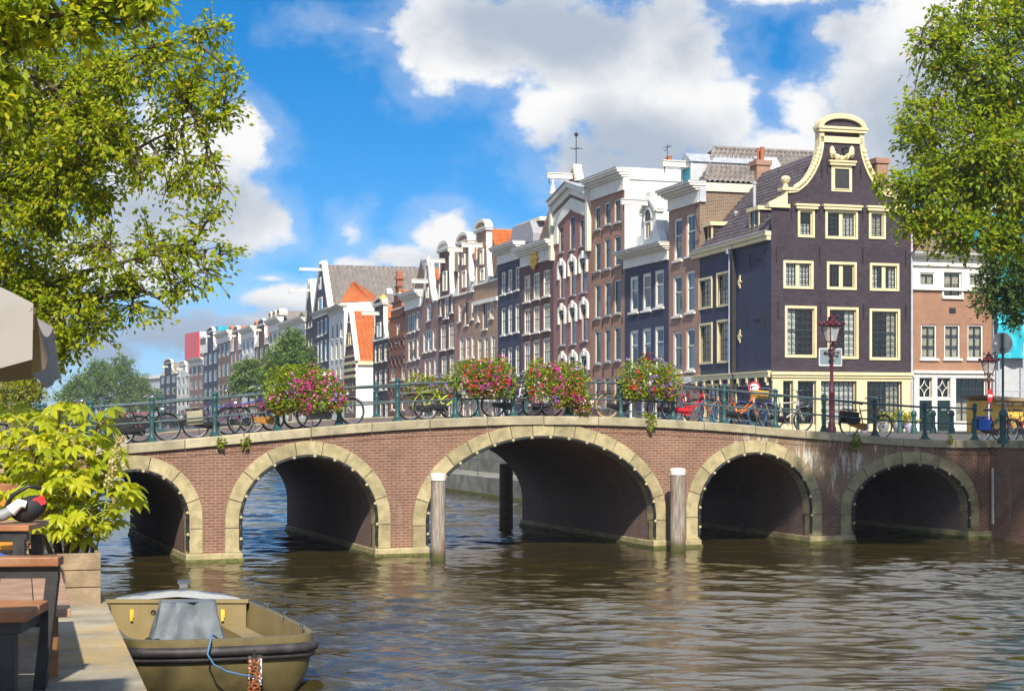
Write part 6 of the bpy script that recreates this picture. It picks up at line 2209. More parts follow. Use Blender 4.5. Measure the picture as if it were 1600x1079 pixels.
# a nearer bough with bigger leaves along the top
tb = Vector((-6.9, 13.5, STREET_L))
tree('elm_tree', 'nearer elm whose large leaves hang in along the top left edge', tb,
     [([tb, tb + Vector((.1, 0, 2.2)), tb + Vector((.4, 0, 4.4)), tb + Vector((.8, .1, 6.8))], .24, .08),
      ([tb + Vector((.3, 0, 3.6)), at(-40, 40, 13.6), at(110, 20, 13.5), at(250, -15, 13.4)], .08, .015)],
     [E(60, 20, 13.5, 190, 62, 100, 17, .092), E(-60, 130, 13.6, 110, 110, 90, 18, .092), E(210, 5, 13.4, 90, 40, 34, 13, .09), E(-150, -80, 13.8, 250, 120, 90, 18, .095), E(150, -80, 13.6, 200, 60, 80, 16, .095)],
     'leaf_near', 22, .22, leaf=.092)
# right bank elm
tb = Vector((19.2, 42.5, STREET_R))
tree('elm_tree', 'tall green elm leaning in from the right bank over the bridge end', tb,
     [([tb, tb + Vector((-.2, .2, 3)), tb + Vector((-.8, .2, 6)), tb + Vector((-1.6, 0, 9)), tb + Vector((-2, 0, 12.5))], .36, .12),
      ([tb + Vector((-.5, .2, 4.5)), at(1680, 320, 42), at(1560, 300, 41.5), at(1440, 290, 41)], .15, .03),
      ([tb + Vector((-.9, .2, 6.2)), at(1640, 200, 42), at(1530, 130, 41.5), at(1440, 60, 41)], .15, .03),
      ([tb + Vector((-1.3, .1, 8)), at(1620, 90, 42), at(1560, 0, 42), at(1480, -60, 42)], .14, .03),
      ([at(1680, 320, 42), at(1590, 370, 41.5), at(1500, 385, 41)], .06, .02)],
     [E(1560, 90, 41.8, 135, 130, 330, 26), E(1500, 230, 41.4, 115, 110, 270, 24), E(1580, 260, 41.8, 120, 130, 330, 26), E(1450, 300, 41, 75, 60, 100, 18), E(1395, 290, 41, 45, 26, 26, 14), E(1460, 75, 41.4, 55, 80, 70, 15), E(1500, 365, 41.2, 85, 46, 120, 20), E(1430, 345, 41, 50, 40, 40, 14), E(1440, 195, 41.2, 45, 55, 50, 14),
      E(1700, 150, 42, 170, 240, 330, 24), E(1850, 200, 42, 180, 260, 220, 22), E(1590, 370, 41.6, 60, 45, 60, 18), E(1590, -90, 42, 200, 110, 180, 22)],
     'leaf_elm', 23, .34, leaf=.15, thin=.62)
# darker tree further back on the right
tb = Vector((23.6, 72.0, STREET_R))
tree('street_tree', 'dark green street tree in front of the teal sheeting', tb,
     [([tb, tb + Vector((-.1, 0, 2.5)), tb + Vector((-.3, 0, 5.5)), tb + Vector((-.4, 0, 8))], .2, .06)],
     [E(1575, 425, 71.5, 55, 60, 180, 24), E(1600, 480, 71.5, 45, 40, 90, 22), E(1545, 470, 71.5, 30, 35, 45, 18), E(1640, 430, 72, 60, 70, 120, 22)],
     'leaf_dark', 24, .2, leaf=.17)
# mid-distance trees on the far street
for i, (px, py, D, rx, ry, n, mt, lb) in enumerate([
    (452, 566, 206, 50, 46, 230, 'leaf_far', 'rounded green tree in front of the pale far houses'),
    (388, 590, 228, 34, 34, 90, 'leaf_far', 'thin light green tree before the white far house'),
]):
    c = at(px, py, D); b_ = Vector((c.x, D, STREET_R))
    tree('street_tree', lb, b_, [([b_, b_ + Vector((.1, 0, (c.z - b_.z) * .6)), Vector((c.x, D, c.z + 1))], .22, .06)],
         [E(px, py, D, rx * .9, ry * .8, n, 22), E(px - rx * .4, py + ry * .45, D, rx * .6, ry * .5, n // 3, 20), E(px + rx * .45, py + ry * .5, D, rx * .6, ry * .5, n // 3, 20), E(px + rx * .1, py - ry * .6, D, rx * .5, ry * .55, n // 4, 20)],
         mt, 30 + i, .25, leaf=.42)
# left bank in the distance
lbs = ['yellow lit tree above the left end of the bridge railing', 'first far tree beyond the yellow lit tree', 'second far tree with an airy top on the left bank', 'tallest far tree on the left bank with a yellow top', 'low far tree beside the long white building', 'small far tree in front of the white building']
for i, (px, py, D, rx, ry, n, mt, lf) in enumerate([
    (28, 612, 120, 52, 34, 190, 'leaf_yellow', .22), (112, 622, 330, 34, 28, 120, 'leaf_far', .5), (146, 600, 350, 40, 34, 160, 'leaf_far', .5), (182, 592, 372, 40, 34, 170, 'leaf_far', .5), (212, 612, 395, 34, 26, 120, 'leaf_far', .5), (238, 625, 420, 24, 16, 60, 'leaf_far', .5),
]):
    c = at(px, py, D); b_ = Vector((c.x, D, 2.5))
    tree('bank_tree', lbs[i], b_, [([b_, b_ + Vector((.1, 0, max(1.5, (c.z - b_.z) * .5))), Vector((c.x, D, c.z + .5))], .2, .05)],
         [E(px, py, D, rx, ry * .8, n, 22), E(px + rx * .2, py - ry * .7, D, rx * .55, ry * .5, n // 4, 20), E(px, py + ry * .9, D, rx * .9, ry * .6, n // 2, 20)],
         mt, 40 + i, .3, leaf=lf, group='trees on the left bank beyond the bridge')
# ------------------------------------------------------------------ bicycles
_wheel_cache = {}


def wheel_meshes(r, tyre, rim='chrome'):
    k = (round(r, 3), tyre)
    if k not in _wheel_cache:
        mb = MB(); mb.ring((0, 0, 0), r - .018, .025, 'y', 36, 6)
        a = mb.mesh('tyre'); a.materials.append(MATS[tyre]); a.polygons.foreach_set('use_smooth', [True] * len(a.polygons))
        mb = MB(); mb.ring((0, 0, 0), r - .045, .011, 'y', 36, 5)
        mb.tube([(0, -.05, 0), (0, .05, 0)], .028, 8)
        for i in range(24):
            t_ = 2 * pi * i / 24
            y = .03 if i % 2 else -.03
            t2 = t_ + (.35 if i % 4 < 2 else -.35)
            mb.tube([(.025 * cos(t2), y, .025 * sin(t2)), ((r - .045) * cos(t_), 0, (r - .045) * sin(t_))], .0028, 3, cap=False)
        b_ = mb.mesh('rim'); b_.materials.append(MATS[rim])
        _wheel_cache[k] = (a, b_)
    return _wheel_cache[k]


def bike(label, px_r, px_f, frame, t=.62, tyre='rubber', style='lady', sc=1.06, lean=3.0, bag=None, guard=None, crate=None, case='black_paint', saddle='black_paint', basket=None, extra=None, steer=8, guard_mat='black_paint', s0=None, s1=None, zoff=0.0):
    s0 = s_of(px_r, t) if s0 is None else s0; s1 = s_of(px_f, t) if s1 is None else s1
    sm = .5 * (s0 + s1)
    hd = 1 if s1 > s0 else -1
    p = bw(sm, t)
    slope = (zc_(sm + .5) - zc_(sm - .5))
    root = thing('bicycle', label, 'bicycle', (p.x, p.y, zc_(sm) - .03 + zoff), B_ANG + (0 if hd > 0 else pi), 'bicycles parked along the bridge railing')
    root.scale = (sc, sc, sc)
    root.rotation_mode = 'XYZ'
    root.rotation_euler = (radians(-lean * hd * -1), -math.atan(slope) * hd, B_ANG + (0 if hd > 0 else pi))
    R_ = .345; wb = .56
    ta, ri = wheel_meshes(R_, tyre)
    for x, st in ((-wb, 0), (wb, steer)):
        w_ = link('wheel', ta, None, root); w_.location = (x, 0, R_); w_.rotation_euler = (0, 0, radians(st))
        q = link('rim', ri, None, w_)
    bb = Vector((-.09, 0, .29)); ra = Vector((-wb, 0, R_)); fa = Vector((wb, 0, R_))
    st_top = Vector((-.27, 0, .80)); ht = Vector((.335, 0, .88)); hb_ = Vector((.385, 0, .64))
    mb = MB()
    mb.tube([bb, st_top], .021, 7); mb.tube([ht, hb_], .024, 7); mb.tube([hb_, bb + Vector((.02, 0, .01))], .023, 7)
    if style == 'gent': mb.tube([ht - Vector((0, 0, .05)), st_top - Vector((0, 0, .06))], .021, 7)
    elif style == 'swan':
        mb.tube([ht - Vector((0, 0, .06)), (.22, 0, .62), (.05, 0, .46), (-.12, 0, .42), (-.19, 0, .48)], .021, 7)
    else: mb.tube([ht - Vector((0, 0, .06)), (-.17, 0, .50)], .021, 7)
    for y in (-.05, .05):
        mb.tube([bb + Vector((0, y * .6, 0)), ra + Vector((0, y, 0))], .011, 5); mb.tube([st_top - Vector((0, 0, .1)) + Vector((0, y * .5, 0)), ra + Vector((0, y, 0))], .009, 5)
    mb.build('frame', frame, root, smooth='auto')
    mb = MB()
    for y in (-.05, .05): mb.tube([hb_ + Vector((0, y * .5, -.01)), (.43, y, .52), fa + Vector((0, y, 0))], .012, 5, r1=.009)
    f_ = mb.build('fork', frame, root, smooth='auto')
    mb = MB(); mb.tube([ht - Vector((0, 0, .02)), ht + Vector((-.04, 0, .24))], .016, 6)
    c_ = ht + Vector((-.04, 0, .25))
    mb.tube([c_ + Vector((-.20, -.30, -.02)), c_ + Vector((-.08, -.29, .02)), c_ + Vector((.05, -.14, .05)), c_, c_ + Vector((.05, .14, .05)), c_ + Vector((-.08, .29, .02)), c_ + Vector((-.20, .30, -.02))], .011, 6)
    h_ = mb.build('handlebar', 'chrome', root, smooth='auto')
    for sg in (-1, 1):
        mb = MB(); mb.tube([c_ + Vector((-.23, sg * .302, -.025)), c_ + Vector((-.11, sg * .292, .01))], .019, 6); mb.build('grip', 'black_paint', h_)
    mb = MB(); mb.tube([st_top, st_top + Vector((-.04, 0, .14))], .012, 6); mb.build('seat_post', 'chrome', root)
    mb = MB(); q = st_top + Vector((-.05, 0, .17))
    vs = []
    prof = [(-.15, .10, .0), (-.10, .105, .02), (-.02, .075, .012), (.06, .04, .0), (.13, .022, -.01)]
    for x, wd, dz in prof: vs += [q + Vector((x, -wd, dz - .045)), q + Vector((x, -wd * .8, dz + .02)), q + Vector((x, wd * .8, dz + .02)), q + Vector((x, wd, dz - .045))]
    fs = []
    for i in range(4):
        for j in range(4): fs.append((4 * i + j, 4 * i + (j + 1) % 4, 4 * i + 4 + (j + 1) % 4, 4 * i + 4 + j))
    fs += [(3, 2, 1, 0), (16, 17, 18, 19)]
    mb.add(vs, fs); mb.build('saddle', saddle, root, smooth='auto')
    # mudguards
    for x, a0, a1 in ((-wb, radians(15), radians(190)), (wb, radians(20), radians(165))):
        mb = MB(); inn = []; out = []
        vs = []; n = 16
        for i in range(n + 1):
            a = a0 + (a1 - a0) * i / n
            for y, rr in ((-.03, R_ + .022), (0, R_ + .034), (.03, R_ + .022)): vs.append((x + rr * cos(a), y, R_ + rr * sin(a)))
        mb.add(vs, [(3 * i + j, 3 * i + j + 1, 3 * i + 4 + j, 3 * i + 3 + j) for i in range(n) for j in range(2)])
        mb.build('mudguard', guard_mat, root, smooth=True)
    # carrier
    mb = MB()
    for y in (-.065, 0, .065): mb.tube([(-.36, y, .735), (-.86, y, .735)], .007, 5)
    for x in (-.38, -.6, -.85): mb.tube([(x, -.065, .735), (x, .065, .735)], .006, 5)
    for y in (-.07, .07): mb.tube([(-.74, y, .73), ra + Vector((0, y, 0))], .007, 5)
    mb.build('carrier', frame if frame.startswith('bike_') else 'black_paint', root)
    # chain case, cranks
    mb = MB(); pl = []
    for i in range(9): a = -pi / 2 + pi * i / 8; pl.append((bb.x + .105 * cos(a), bb.z + .105 * sin(a)))
    for i in range(7): a = pi / 2 + pi * i / 6; pl.append((ra.x + .055 * cos(a), ra.z + .055 * sin(a)))
    mb.prism(pl, -.075, -.045); mb.build('chain_case', case, root)
    mb = MB(); mb.tube([bb + Vector((0, -.09, 0)), bb + Vector((.10, -.10, -.13))], .011, 5); mb.tube([bb + Vector((0, .09, 0)), bb + Vector((-.10, .10, .13))], .011, 5)
    mb.obox(bb + Vector((.10, -.16, -.13)), (.045, 0, 0), (0, .04, 0), (0, 0, .012)); mb.obox(bb + Vector((-.10, .16, .13)), (.045, 0, 0), (0, .04, 0), (0, 0, .012)); mb.build('crank', 'chrome', root)
    mb = MB(); mb.tube([(-.50, .05, .33), (-.44, .17, .03)], .01, 5); mb.build('kickstand', 'chrome', root)
    mb = MB(); mb.lathe([(.0, 0), (.035, .01), (.04, .05), (.02, .09), (0, .1)], (0, 0, 0), 8); mb.v = [(.43 + z, y, .80 + x) for x, y, z in mb.v]; mb.build('headlamp', 'chrome', root)
    mb = MB(); mb.box(-.90, -.87, -.035, .035, .66, .72); mb.build('rear_reflector', 'bag_red', root)
    if bag:
        for y in (-.17, .17):
            mb = MB(); mb.box(-.80, -.40, y - .055, y + .055, .36, .70); b_ = mb.build('pannier', bag, root, bevel=.025)
        mb = MB(); mb.box(-.79, -.41, -.12, .12, .748, .775); mb.build('pannier_strap', bag, root, bevel=.01)
    if guard:
        for y in (-.06, .06):
            mb = MB(); pl = [(-wb, R_)]
            for i in range(11): a = radians(20) + radians(120) * i / 10; pl.append((-wb + (R_ + .015) * cos(a), R_ + (R_ + .015) * sin(a)))
            mb.prism(pl, y - .004, y + .004); mb.build('coat_guard', guard, root)
    if crate:
        mb = MB(); x0, x1, z0, z1 = .40, .74, .84, 1.06
        for (a, b_, c, d) in ((x0, x1, -.2, -.185), (x0, x1, .185, .2)):
            for k in range(4): mb.box(a, b_, c, d, z0 + k * .058, z0 + k * .058 + .042)
        for xx in (x0, x1 - .015):
            for k in range(4): mb.box(xx, xx + .015, -.185, .185, z0 + k * .058, z0 + k * .058 + .042)
        for xx in (x0, x1 - .02):
            for yy in (-.2, .18): mb.box(xx - .002, xx + .022, yy - .002, yy + .022, z0, z1 - .01)
        mb.box(x0, x1, -.19, .19, z0 - .012, z0 - .001); mb.build('crate', crate, root)
    if basket:
        mb = MB()
        for z, e in ((.74, .0), (.84, .02), (.98, .04)):
            mb.tube([(.40 - e, -.16 - e, z), (.72 + e, -.16 - e, z), (.72 + e, .16 + e, z), (.40 - e, .16 + e, z), (.40 - e, -.16 - e, z)], .006, 4)
        for i in range(7):
            q = i / 6
            for y in (-1, 1): mb.tube([(.40 + .32 * q, y * .16, .74), (.36 + .40 * q, y * .20, .98)], .004, 4)
            for x0_, x1_ in ((.40, .36), (.72, .76)): mb.tube([(x0_, -.16 + .32 * q, .74), (x1_, -.2 + .4 * q, .98)], .004, 4)
        mb.build('basket', basket, root)
    return root


for nm, c in (('bike_black', (.018, .018, .02)), ('bike_lime', (.50, .60, .02)), ('bike_red', (.55, .02, .03)), ('bike_orange', (.68, .17, .02)), ('bike_purple', (.14, .05, .16)), ('bike_blue', (.05, .09, .30)), ('bike_silver', (.50, .50, .48)), ('bike_white', (.72, .72, .68)), ('bike_brown', (.12, .055, .03)), ('bike_gold', (.36, .17, .035)), ('bike_grey', (.16, .16, .17)), ('bike_darkred', (.28, .03, .04)), ('bike_green', (.03, .10, .07))):
    plain(nm, c, .35, .15, 8)
bike('dark bicycle with a wire front basket at the far left railing end', 72, 8, 'bike_black', basket='chrome', t=.7)
bike('grey bicycle mostly behind the yellow green plant', 82, 150, 'bike_grey', t=.55, style='gent')
bike('black roadster with black coat guards left of the beige bag', 192, 262, 'bike_black', guard='black_bag', t=.62)
bike('dark bicycle leaning behind the black roadster on the left', 214, 150, 'bike_darkred', t=1.15, style='gent', lean=6)
bike('purple bicycle with a beige rear bag', 303, 382, 'bike_purple', bag='beige_bag', t=.62)
bike('red bicycle with a wooden-brown chain case left of the magenta flowers', 392, 466, 'bike_darkred', case='bike_gold', t=.85, guard_mat='bike_darkred')
bike('blue bicycle crowded behind the purple one', 358, 428, 'bike_blue', t=1.25, lean=6, style='gent')
bike('silver bicycle with white fork right of the magenta flowers', 484, 552, 'bike_silver', t=.6, case='bike_grey', guard_mat='chrome')
bike('lime yellow bicycle with black chain case', 661, 735, 'bike_lime', t=.62, guard_mat='bike_lime')
bike('grey bicycle tucked behind the lime yellow one', 640, 706, 'bike_grey', t=1.2, style='gent', lean=7)
bike('brown bicycle with narrow frame under the red flowers', 768, 834, 'bike_brown', t=.75, style='gent', guard_mat='chrome')
bike('white bicycle half hidden between the red and magenta flowers', 862, 800, 'bike_white', t=1.2, style='lady', lean=6)
bike('black bicycle with tan tyres left of the lilac and red flowers', 944, 1010, 'bike_black', tyre='tan_tyre', t=.62)
bike('red bicycle with blue tyres right of the lilac and red flowers', 1040, 1114, 'bike_red', tyre='blue_tyre', t=.62, style='swan', guard_mat='bike_red', case='bike_red')
bike('dark red bicycle standing behind the bright red one', 1022, 1086, 'bike_darkred', t=1.2, lean=7)
bike('orange bicycle with a yellow front crate', 1120, 1188, 'bike_orange', tyre='blue_tyre', t=.62, style='swan', crate='orange_canvas', guard_mat='bike_orange')
bike('light blue bicycle behind the orange bicycle', 1150, 1212, 'bike_blue', t=1.25, lean=7)
bike('silver bicycle with straight frame before the corner shop front', 1192, 1260, 'bike_silver', t=.62, style='gent', basket='chrome', guard_mat='chrome')
bike('brown gold bicycle with black panniers near the right end', 1318, 1386, 'bike_gold', bag='black_bag', t=.62, case='bike_gold', style='gent', guard_mat='bike_brown')
bike('black bicycle with a bright blue pannier at the right railing end', 1534, 1590, 'bike_black', t=1.5, bag='blue_bag', steer=25, s0=s_of(1534, 1.5), s1=s_of(1534, 1.5) + 1.18, zoff=-.05)
bike('dark red bicycle behind the round sign at the right edge', 1580, 1640, 'bike_darkred', t=2.4, s0=s_of(1580, 2.4), s1=s_of(1580, 2.4) + 1.18, zoff=-.05)
bike('green bicycle in the crowd of bicycles at the right edge', 1565, 1620, 'bike_green', t=3.6, s0=s_of(1562, 3.6), s1=s_of(1562, 3.6) + 1.18, zoff=-.05)
# ------------------------------------------------------------------ flower troughs on the railing
def blossoms(P, N, size, r):
    """five-petal cups: centre, five rim points"""
    n = len(P)
    N = N + r.normal(0, .35, N.shape); N /= np.linalg.norm(N, axis=1)[:, None]
    A = np.cross(N, r.normal(0, 1, N.shape)); A /= np.linalg.norm(A, axis=1)[:, None] + 1e-9
    B = np.cross(N, A)
    sz = (size * r.uniform(.7, 1.2, n))[:, None]
    V = [P]
    for k in range(10):
        a = 2 * pi * k / 10
        rr = 1.0 if k % 2 == 0 else .66
        V.append(P + (A * cos(a) + B * sin(a)) * sz * .5 * rr + N * sz * .18)
    V = np.stack(V, 1).reshape(-1, 3)
    o = np.arange(n)[:, None] * 11
    F = np.concatenate([o + np.array([[0, 1 + k, 1 + (k + 1) % 10]]) for k in range(10)], 0)
    return V, F


def flower_box(label, px, py, rx, ry, t, seed, mixw, rail=True):
    r = np.random.default_rng(seed)
    s = s_of(px, t); D = depth_of(s, t); k = D / FPX
    zc0 = z_of(py, s, t)
    root = thing('flower_box', label, 'flower box', (bw(s, t).x, bw(s, t).y, zc0), B_ANG, 'flower boxes hanging on the railing')
    a, h = rx * k, ry * k
    mb = MB(); mb.box(-a * .75, a * .75, -.14, .14, -h * .55 - .12, -h * .55 + .14)
    mb.build('trough', 'pot_grey', root, bevel=.02)
    mb = MB()
    for u in (-a * .5, a * .5): mb.tube([(u, .2, -h * .55 - .1), (u, -.1, -h * .55 - .15)], .018, 5)
    mb.build('bracket', 'iron', root)
    # lumpy body: several overlapping balls
    lumps = []
    for i in range(9):
        x = -a * .68 + 1.36 * a * i / 8 + r.normal(0, .06)
        lumps.append((np.array([x, r.normal(-.05, .08), r.normal(.04, .10) * h + .12 * h]), np.array([a * .34, .34, h * r.uniform(.72, .95)])))
    for i in range(7):
        x = r.uniform(-a * .8, a * .8)
        lumps.append((np.array([x, -.15, -h * r.uniform(.2, .5)]), np.array([a * .26, .27, h * r.uniform(.35, .5)])))
    PP = []; NN = []
    tot = int(7600 * (a * h) / (1.0 * .7))
    for c, rad in lumps:
        n = tot // len(lumps)
        d = r.normal(0, 1, (n, 3)); d /= np.linalg.norm(d, axis=1)[:, None]
        rr = (r.random(n) ** .25)[:, None]
        PP.append(c + d * rad * rr); NN.append(d)
    P = np.concatenate(PP); N = np.concatenate(NN)
    V, F = leaf_quads(P, N, .075, r, up=.35, aspect=.8)
    tag(link('foliage', np_mesh('foliage', V, F), 'leaf_basket', root), kind='stuff')
    tot_f = int(640 * (a * h) / .7)
    # blossoms gather in clumps of one colour
    names = ['petal_magenta', 'petal_red', 'petal_lilac', 'petal_white', 'petal_pink', 'petal_violet']
    bag = {q: ([], []) for q in names}
    ncl = 26
    for i in range(ncl + 40):
        c, rad = lumps[r.integers(len(lumps))]
        d0 = r.normal(0, 1, 3); d0[1] -= .9; d0 /= np.linalg.norm(d0)
        nm = r.choice(names, p=np.array(mixw) / sum(mixw))
        n = max(2, int(tot_f / (ncl + 40) * r.uniform(.4, 1.8)))
        d = d0 + r.normal(0, .30, (n, 3)); d /= np.linalg.norm(d, axis=1)[:, None]
        bag[nm][0].append(c + d * rad * r.uniform(.96, 1.10, (n, 1))); bag[nm][1].append(d)
    for nm, (p, q) in bag.items():
        if not p: continue
        V, F = blossoms(np.concatenate(p), np.concatenate(q), .072, r)
        tag(link('blossoms', np_mesh('blossoms', V, F), nm, root), kind='stuff')
    return root


flower_box('large flower box of magenta petunias between red and silver bicycles', 475, 612, 62, 42, .12, 51, (12, 1.2, 1.4, .1, 2.2, .2))
flower_box('flower box with many red blossoms above the brown bicycle', 755, 592, 51, 32, .12, 52, (5, 3.4, .6, .2, 2.0, .6))
flower_box('flower box of magenta and pink blossoms left of the tan-tyred bicycle', 868, 603, 51, 37, .12, 53, (12, 1.0, 1.0, .15, 2, .2))
flower_box('flower box mixing lilac, red and white blossoms before the navy house', 1016, 598, 50, 31, .12, 54, (1.2, 2.8, 3.2, 2.2, 1.0, 1.0))
flower_box('smaller flower box on the far railing behind the lime yellow bicycle', 668, 607, 40, 20, B_W - .4, 55, (2, 1.6, 2.6, .8, 1.6, 1))
flower_box('low flower box drooping beside the trough with magenta blossoms', 906, 634, 17, 15, .16, 56, (2, .8, 1, 2, 1, .4))

# ------------------------------------------------------------------ mooring piles
for px, py_b, py_t, rp, lb, cap in ((684.5, 875, 741, 11.6, 'pale weathered mooring post with white cap left of the middle arch', True), (1059, 860, 733, 11.8, 'pale weathered mooring post with white cap right of the middle arch', True), (790.5, 819, 724, 10.5, 'dark brown mooring post standing behind the bridge seen through the middle arch', False)):
    D = CZ * FPX / (py_b - HY)
    p = at(px, HY, D); zt = CZ + (HY - py_t) / FPX * D; R_ = rp / FPX * D
    root = thing('mooring_post', lb, 'mooring post', (p.x, p.y, 0), 0.3, 'wooden mooring posts in the canal')
    mb = MB(); r_ = random.Random(int(px))
    n = 22; rings = 14; vs = []
    lob = [1 + .05 * r_.uniform(-1, 1) for _ in range(n)]
    for i in range(rings + 1):
        z = -1.2 + (zt - (.12 if cap else 0) + 1.2) * i / rings
        for j in range(n):
            a = 2 * pi * j / n
            q = R_ * (1.02 - .03 * i / rings) * lob[j] * (1 + r_.uniform(-.012, .012))
            vs.append((q * cos(a), q * sin(a), z))
    fs = [(i * n + j, i * n + (j + 1) % n, (i + 1) * n + (j + 1) % n, (i + 1) * n + j) for i in range(rings) for j in range(n)] + [tuple(rings * n + j for j in range(n))]
    mb.add(vs, fs); mb.build('post', 'pile_wood' if cap else 'wood_bark', root, smooth='auto')
    if cap:
        mb = MB(); mb.lathe([(R_ * 1.06, zt - .15), (R_ * 1.08, zt - .01), (R_ * .9, zt + .03), (0, zt + .05)], n=22); mb.build('cap', 'white_paint', root, smooth='auto')

# ------------------------------------------------------------------ street lamps
def lamp(label, px, D, z0, py_top, wl):
    p = at(px, HY, D)
    zt = CZ + (HY - py_top) / FPX * D
    H_ = zt - z0
    root = thing('street_lamp', label, 'street lamp', (p.x, p.y, z0), 0.2, 'crown lantern street lamps')
    cs = wl * .85
    zl = H_ - wl * .80 - .88 * cs * .8            # foot of the lantern
    mb = MB()
    mb.lathe([(.16, -.1), (.16, .35), (.12, .42), (.13, .5), (.085, .58), (.08, zl * .45), (.10, zl * .46), (.10, zl * .49), (.065, zl * .51), (.055, zl * .86), (.085, zl * .88), (.055, zl * .9), (.05, zl - .28), (.09, zl - .22), (.05, zl - .12), (.10, zl)], n=12)
    mb.tube([(-.22, 0, zl * .9), (.22, 0, zl * .9)], .022, 6); mb.ball((-.24, 0, zl * .9), .045); mb.ball((.24, 0, zl * .9), .045)
    mb.build('pole', 'lamp_maroon', root, smooth='auto')
    # six-sided lantern, wider at the top
    r0, r1, hl = wl * .26, wl * .50, wl * .80
    for k in range(6):
        a0, a1 = 2 * pi * k / 6, 2 * pi * (k + 1) / 6
        mb = MB(); mb.add([(r0 * cos(a0), r0 * sin(a0), zl + .05), (r0 * cos(a1), r0 * sin(a1), zl + .05), (r1 * cos(a1), r1 * sin(a1), zl + hl), (r1 * cos(a0), r1 * sin(a0), zl + hl)], [(0, 1, 2, 3)]); mb.build('pane', 'lamp_glass', root)
    mb = MB()
    for k in range(6):
        a0 = 2 * pi * k / 6
        mb.tube([(r0 * cos(a0), r0 * sin(a0), zl), (r1 * cos(a0), r1 * sin(a0), zl + hl)], .018, 5)
        mb.tube([(.05 * cos(a0), .05 * sin(a0), zl - .15), (r0 * 1.2 * cos(a0), r0 * 1.2 * sin(a0), zl - .05), (r0 * cos(a0), r0 * sin(a0), zl + .05)], .014, 5)
        a1 = a0 + 2 * pi / 6
        mb.tube([(r1 * cos(a0), r1 * sin(a0), zl + hl), (r1 * cos(a1), r1 * sin(a1), zl + hl)], .03, 5); mb.tube([(r0 * cos(a0), r0 * sin(a0), zl + .05), (r0 * cos(a1), r0 * sin(a1), zl + .05)], .02, 5)
    mb.build('lantern_frame', 'lamp_maroon', root)
    mb = MB(); mb.lathe([(.05, zl + .05), (.06, zl + .3), (.03, zl + hl * .7), (.0, zl + hl * .72)], n=8); mb.build('burner', 'sign_white', root)
    mb = MB(); zr = zl + hl
    mb.lathe([(r1 * 1.15, zr), (r1 * 1.18, zr + .04 * cs * .8), (r1 * .72, zr + .16 * cs * .8), (r1 * .62, zr + .26 * cs * .8), (r1 * .66, zr + .30 * cs * .8), (r1 * .36, zr + .40 * cs * .8), (r1 * .34, zr + .54 * cs * .8), (r1 * .42, zr + .57 * cs * .8), (r1 * .18, zr + .66 * cs * .8), (.03, zr + .78 * cs * .8), (.05, zr + .82 * cs * .8), (0, zr + .88 * cs * .8)], n=12)
    for k in range(12):
        a = 2 * pi * k / 12; mb.ball((r1 * 1.16 * cos(a), r1 * 1.16 * sin(a), zr + .08), .045, 6, 5, 1, 1, 1.5)
        if k % 2 == 0: mb.ball((r1 * .64 * cos(a), r1 * .64 * sin(a), zr + .34), .035, 6, 5, 1, 1, 1.5)
    mb.build('crown', 'lamp_maroon', root, smooth='auto')
    return root


m, t, b = new_mat('lamp_glass')
b.inputs['Base Color'].default_value = (.62, .64, .64, 1); b.inputs['Roughness'].default_value = .12; b.inputs['Alpha'].default_value = .55
MATS['lamp_glass'] = m
lamp('maroon crown lantern lamp in front of the black corner house', 1299.5, 57.5, 3.05, 489, .74)
lamp('maroon crown lantern lamp before the teal sheeting at the right', 1545, 73.0, STREET_R, 549, .72)
lamp('maroon crown lantern lamp whose top shows above the lilac flowers', 1012, 69.0, STREET_R, 549, .72)

# grey sign plate seen from behind, on the corner lamp
p = at(1299.5, 557.5, 57.5)
r_ = thing('sign_plate', 'blank grey back of a rectangular sign fixed to the corner lamp pole', 'sign', tuple(p), B_ANG)
mb = MB(); mb.box(-.42, .44, .09, .12, -.29, .29); mb.build('plate', 'sign_plate_grey', r_, bevel=.01)
mb = MB()
for (a, b_, c, d) in ((-.44, .46, .27, .305), (-.44, .46, -.305, -.27), (-.44, -.42, -.27, .27), (.44, .46, -.27, .27)): mb.box(a, b_, .08, .13, c, d)
mb.build('frame', 'sign_white', r_)
mb = MB(); mb.box(-.07, .07, -.07, .09, .1, .15); mb.box(-.07, .07, -.07, .09, -.15, -.1); mb.build('clamp', 'iron', r_)


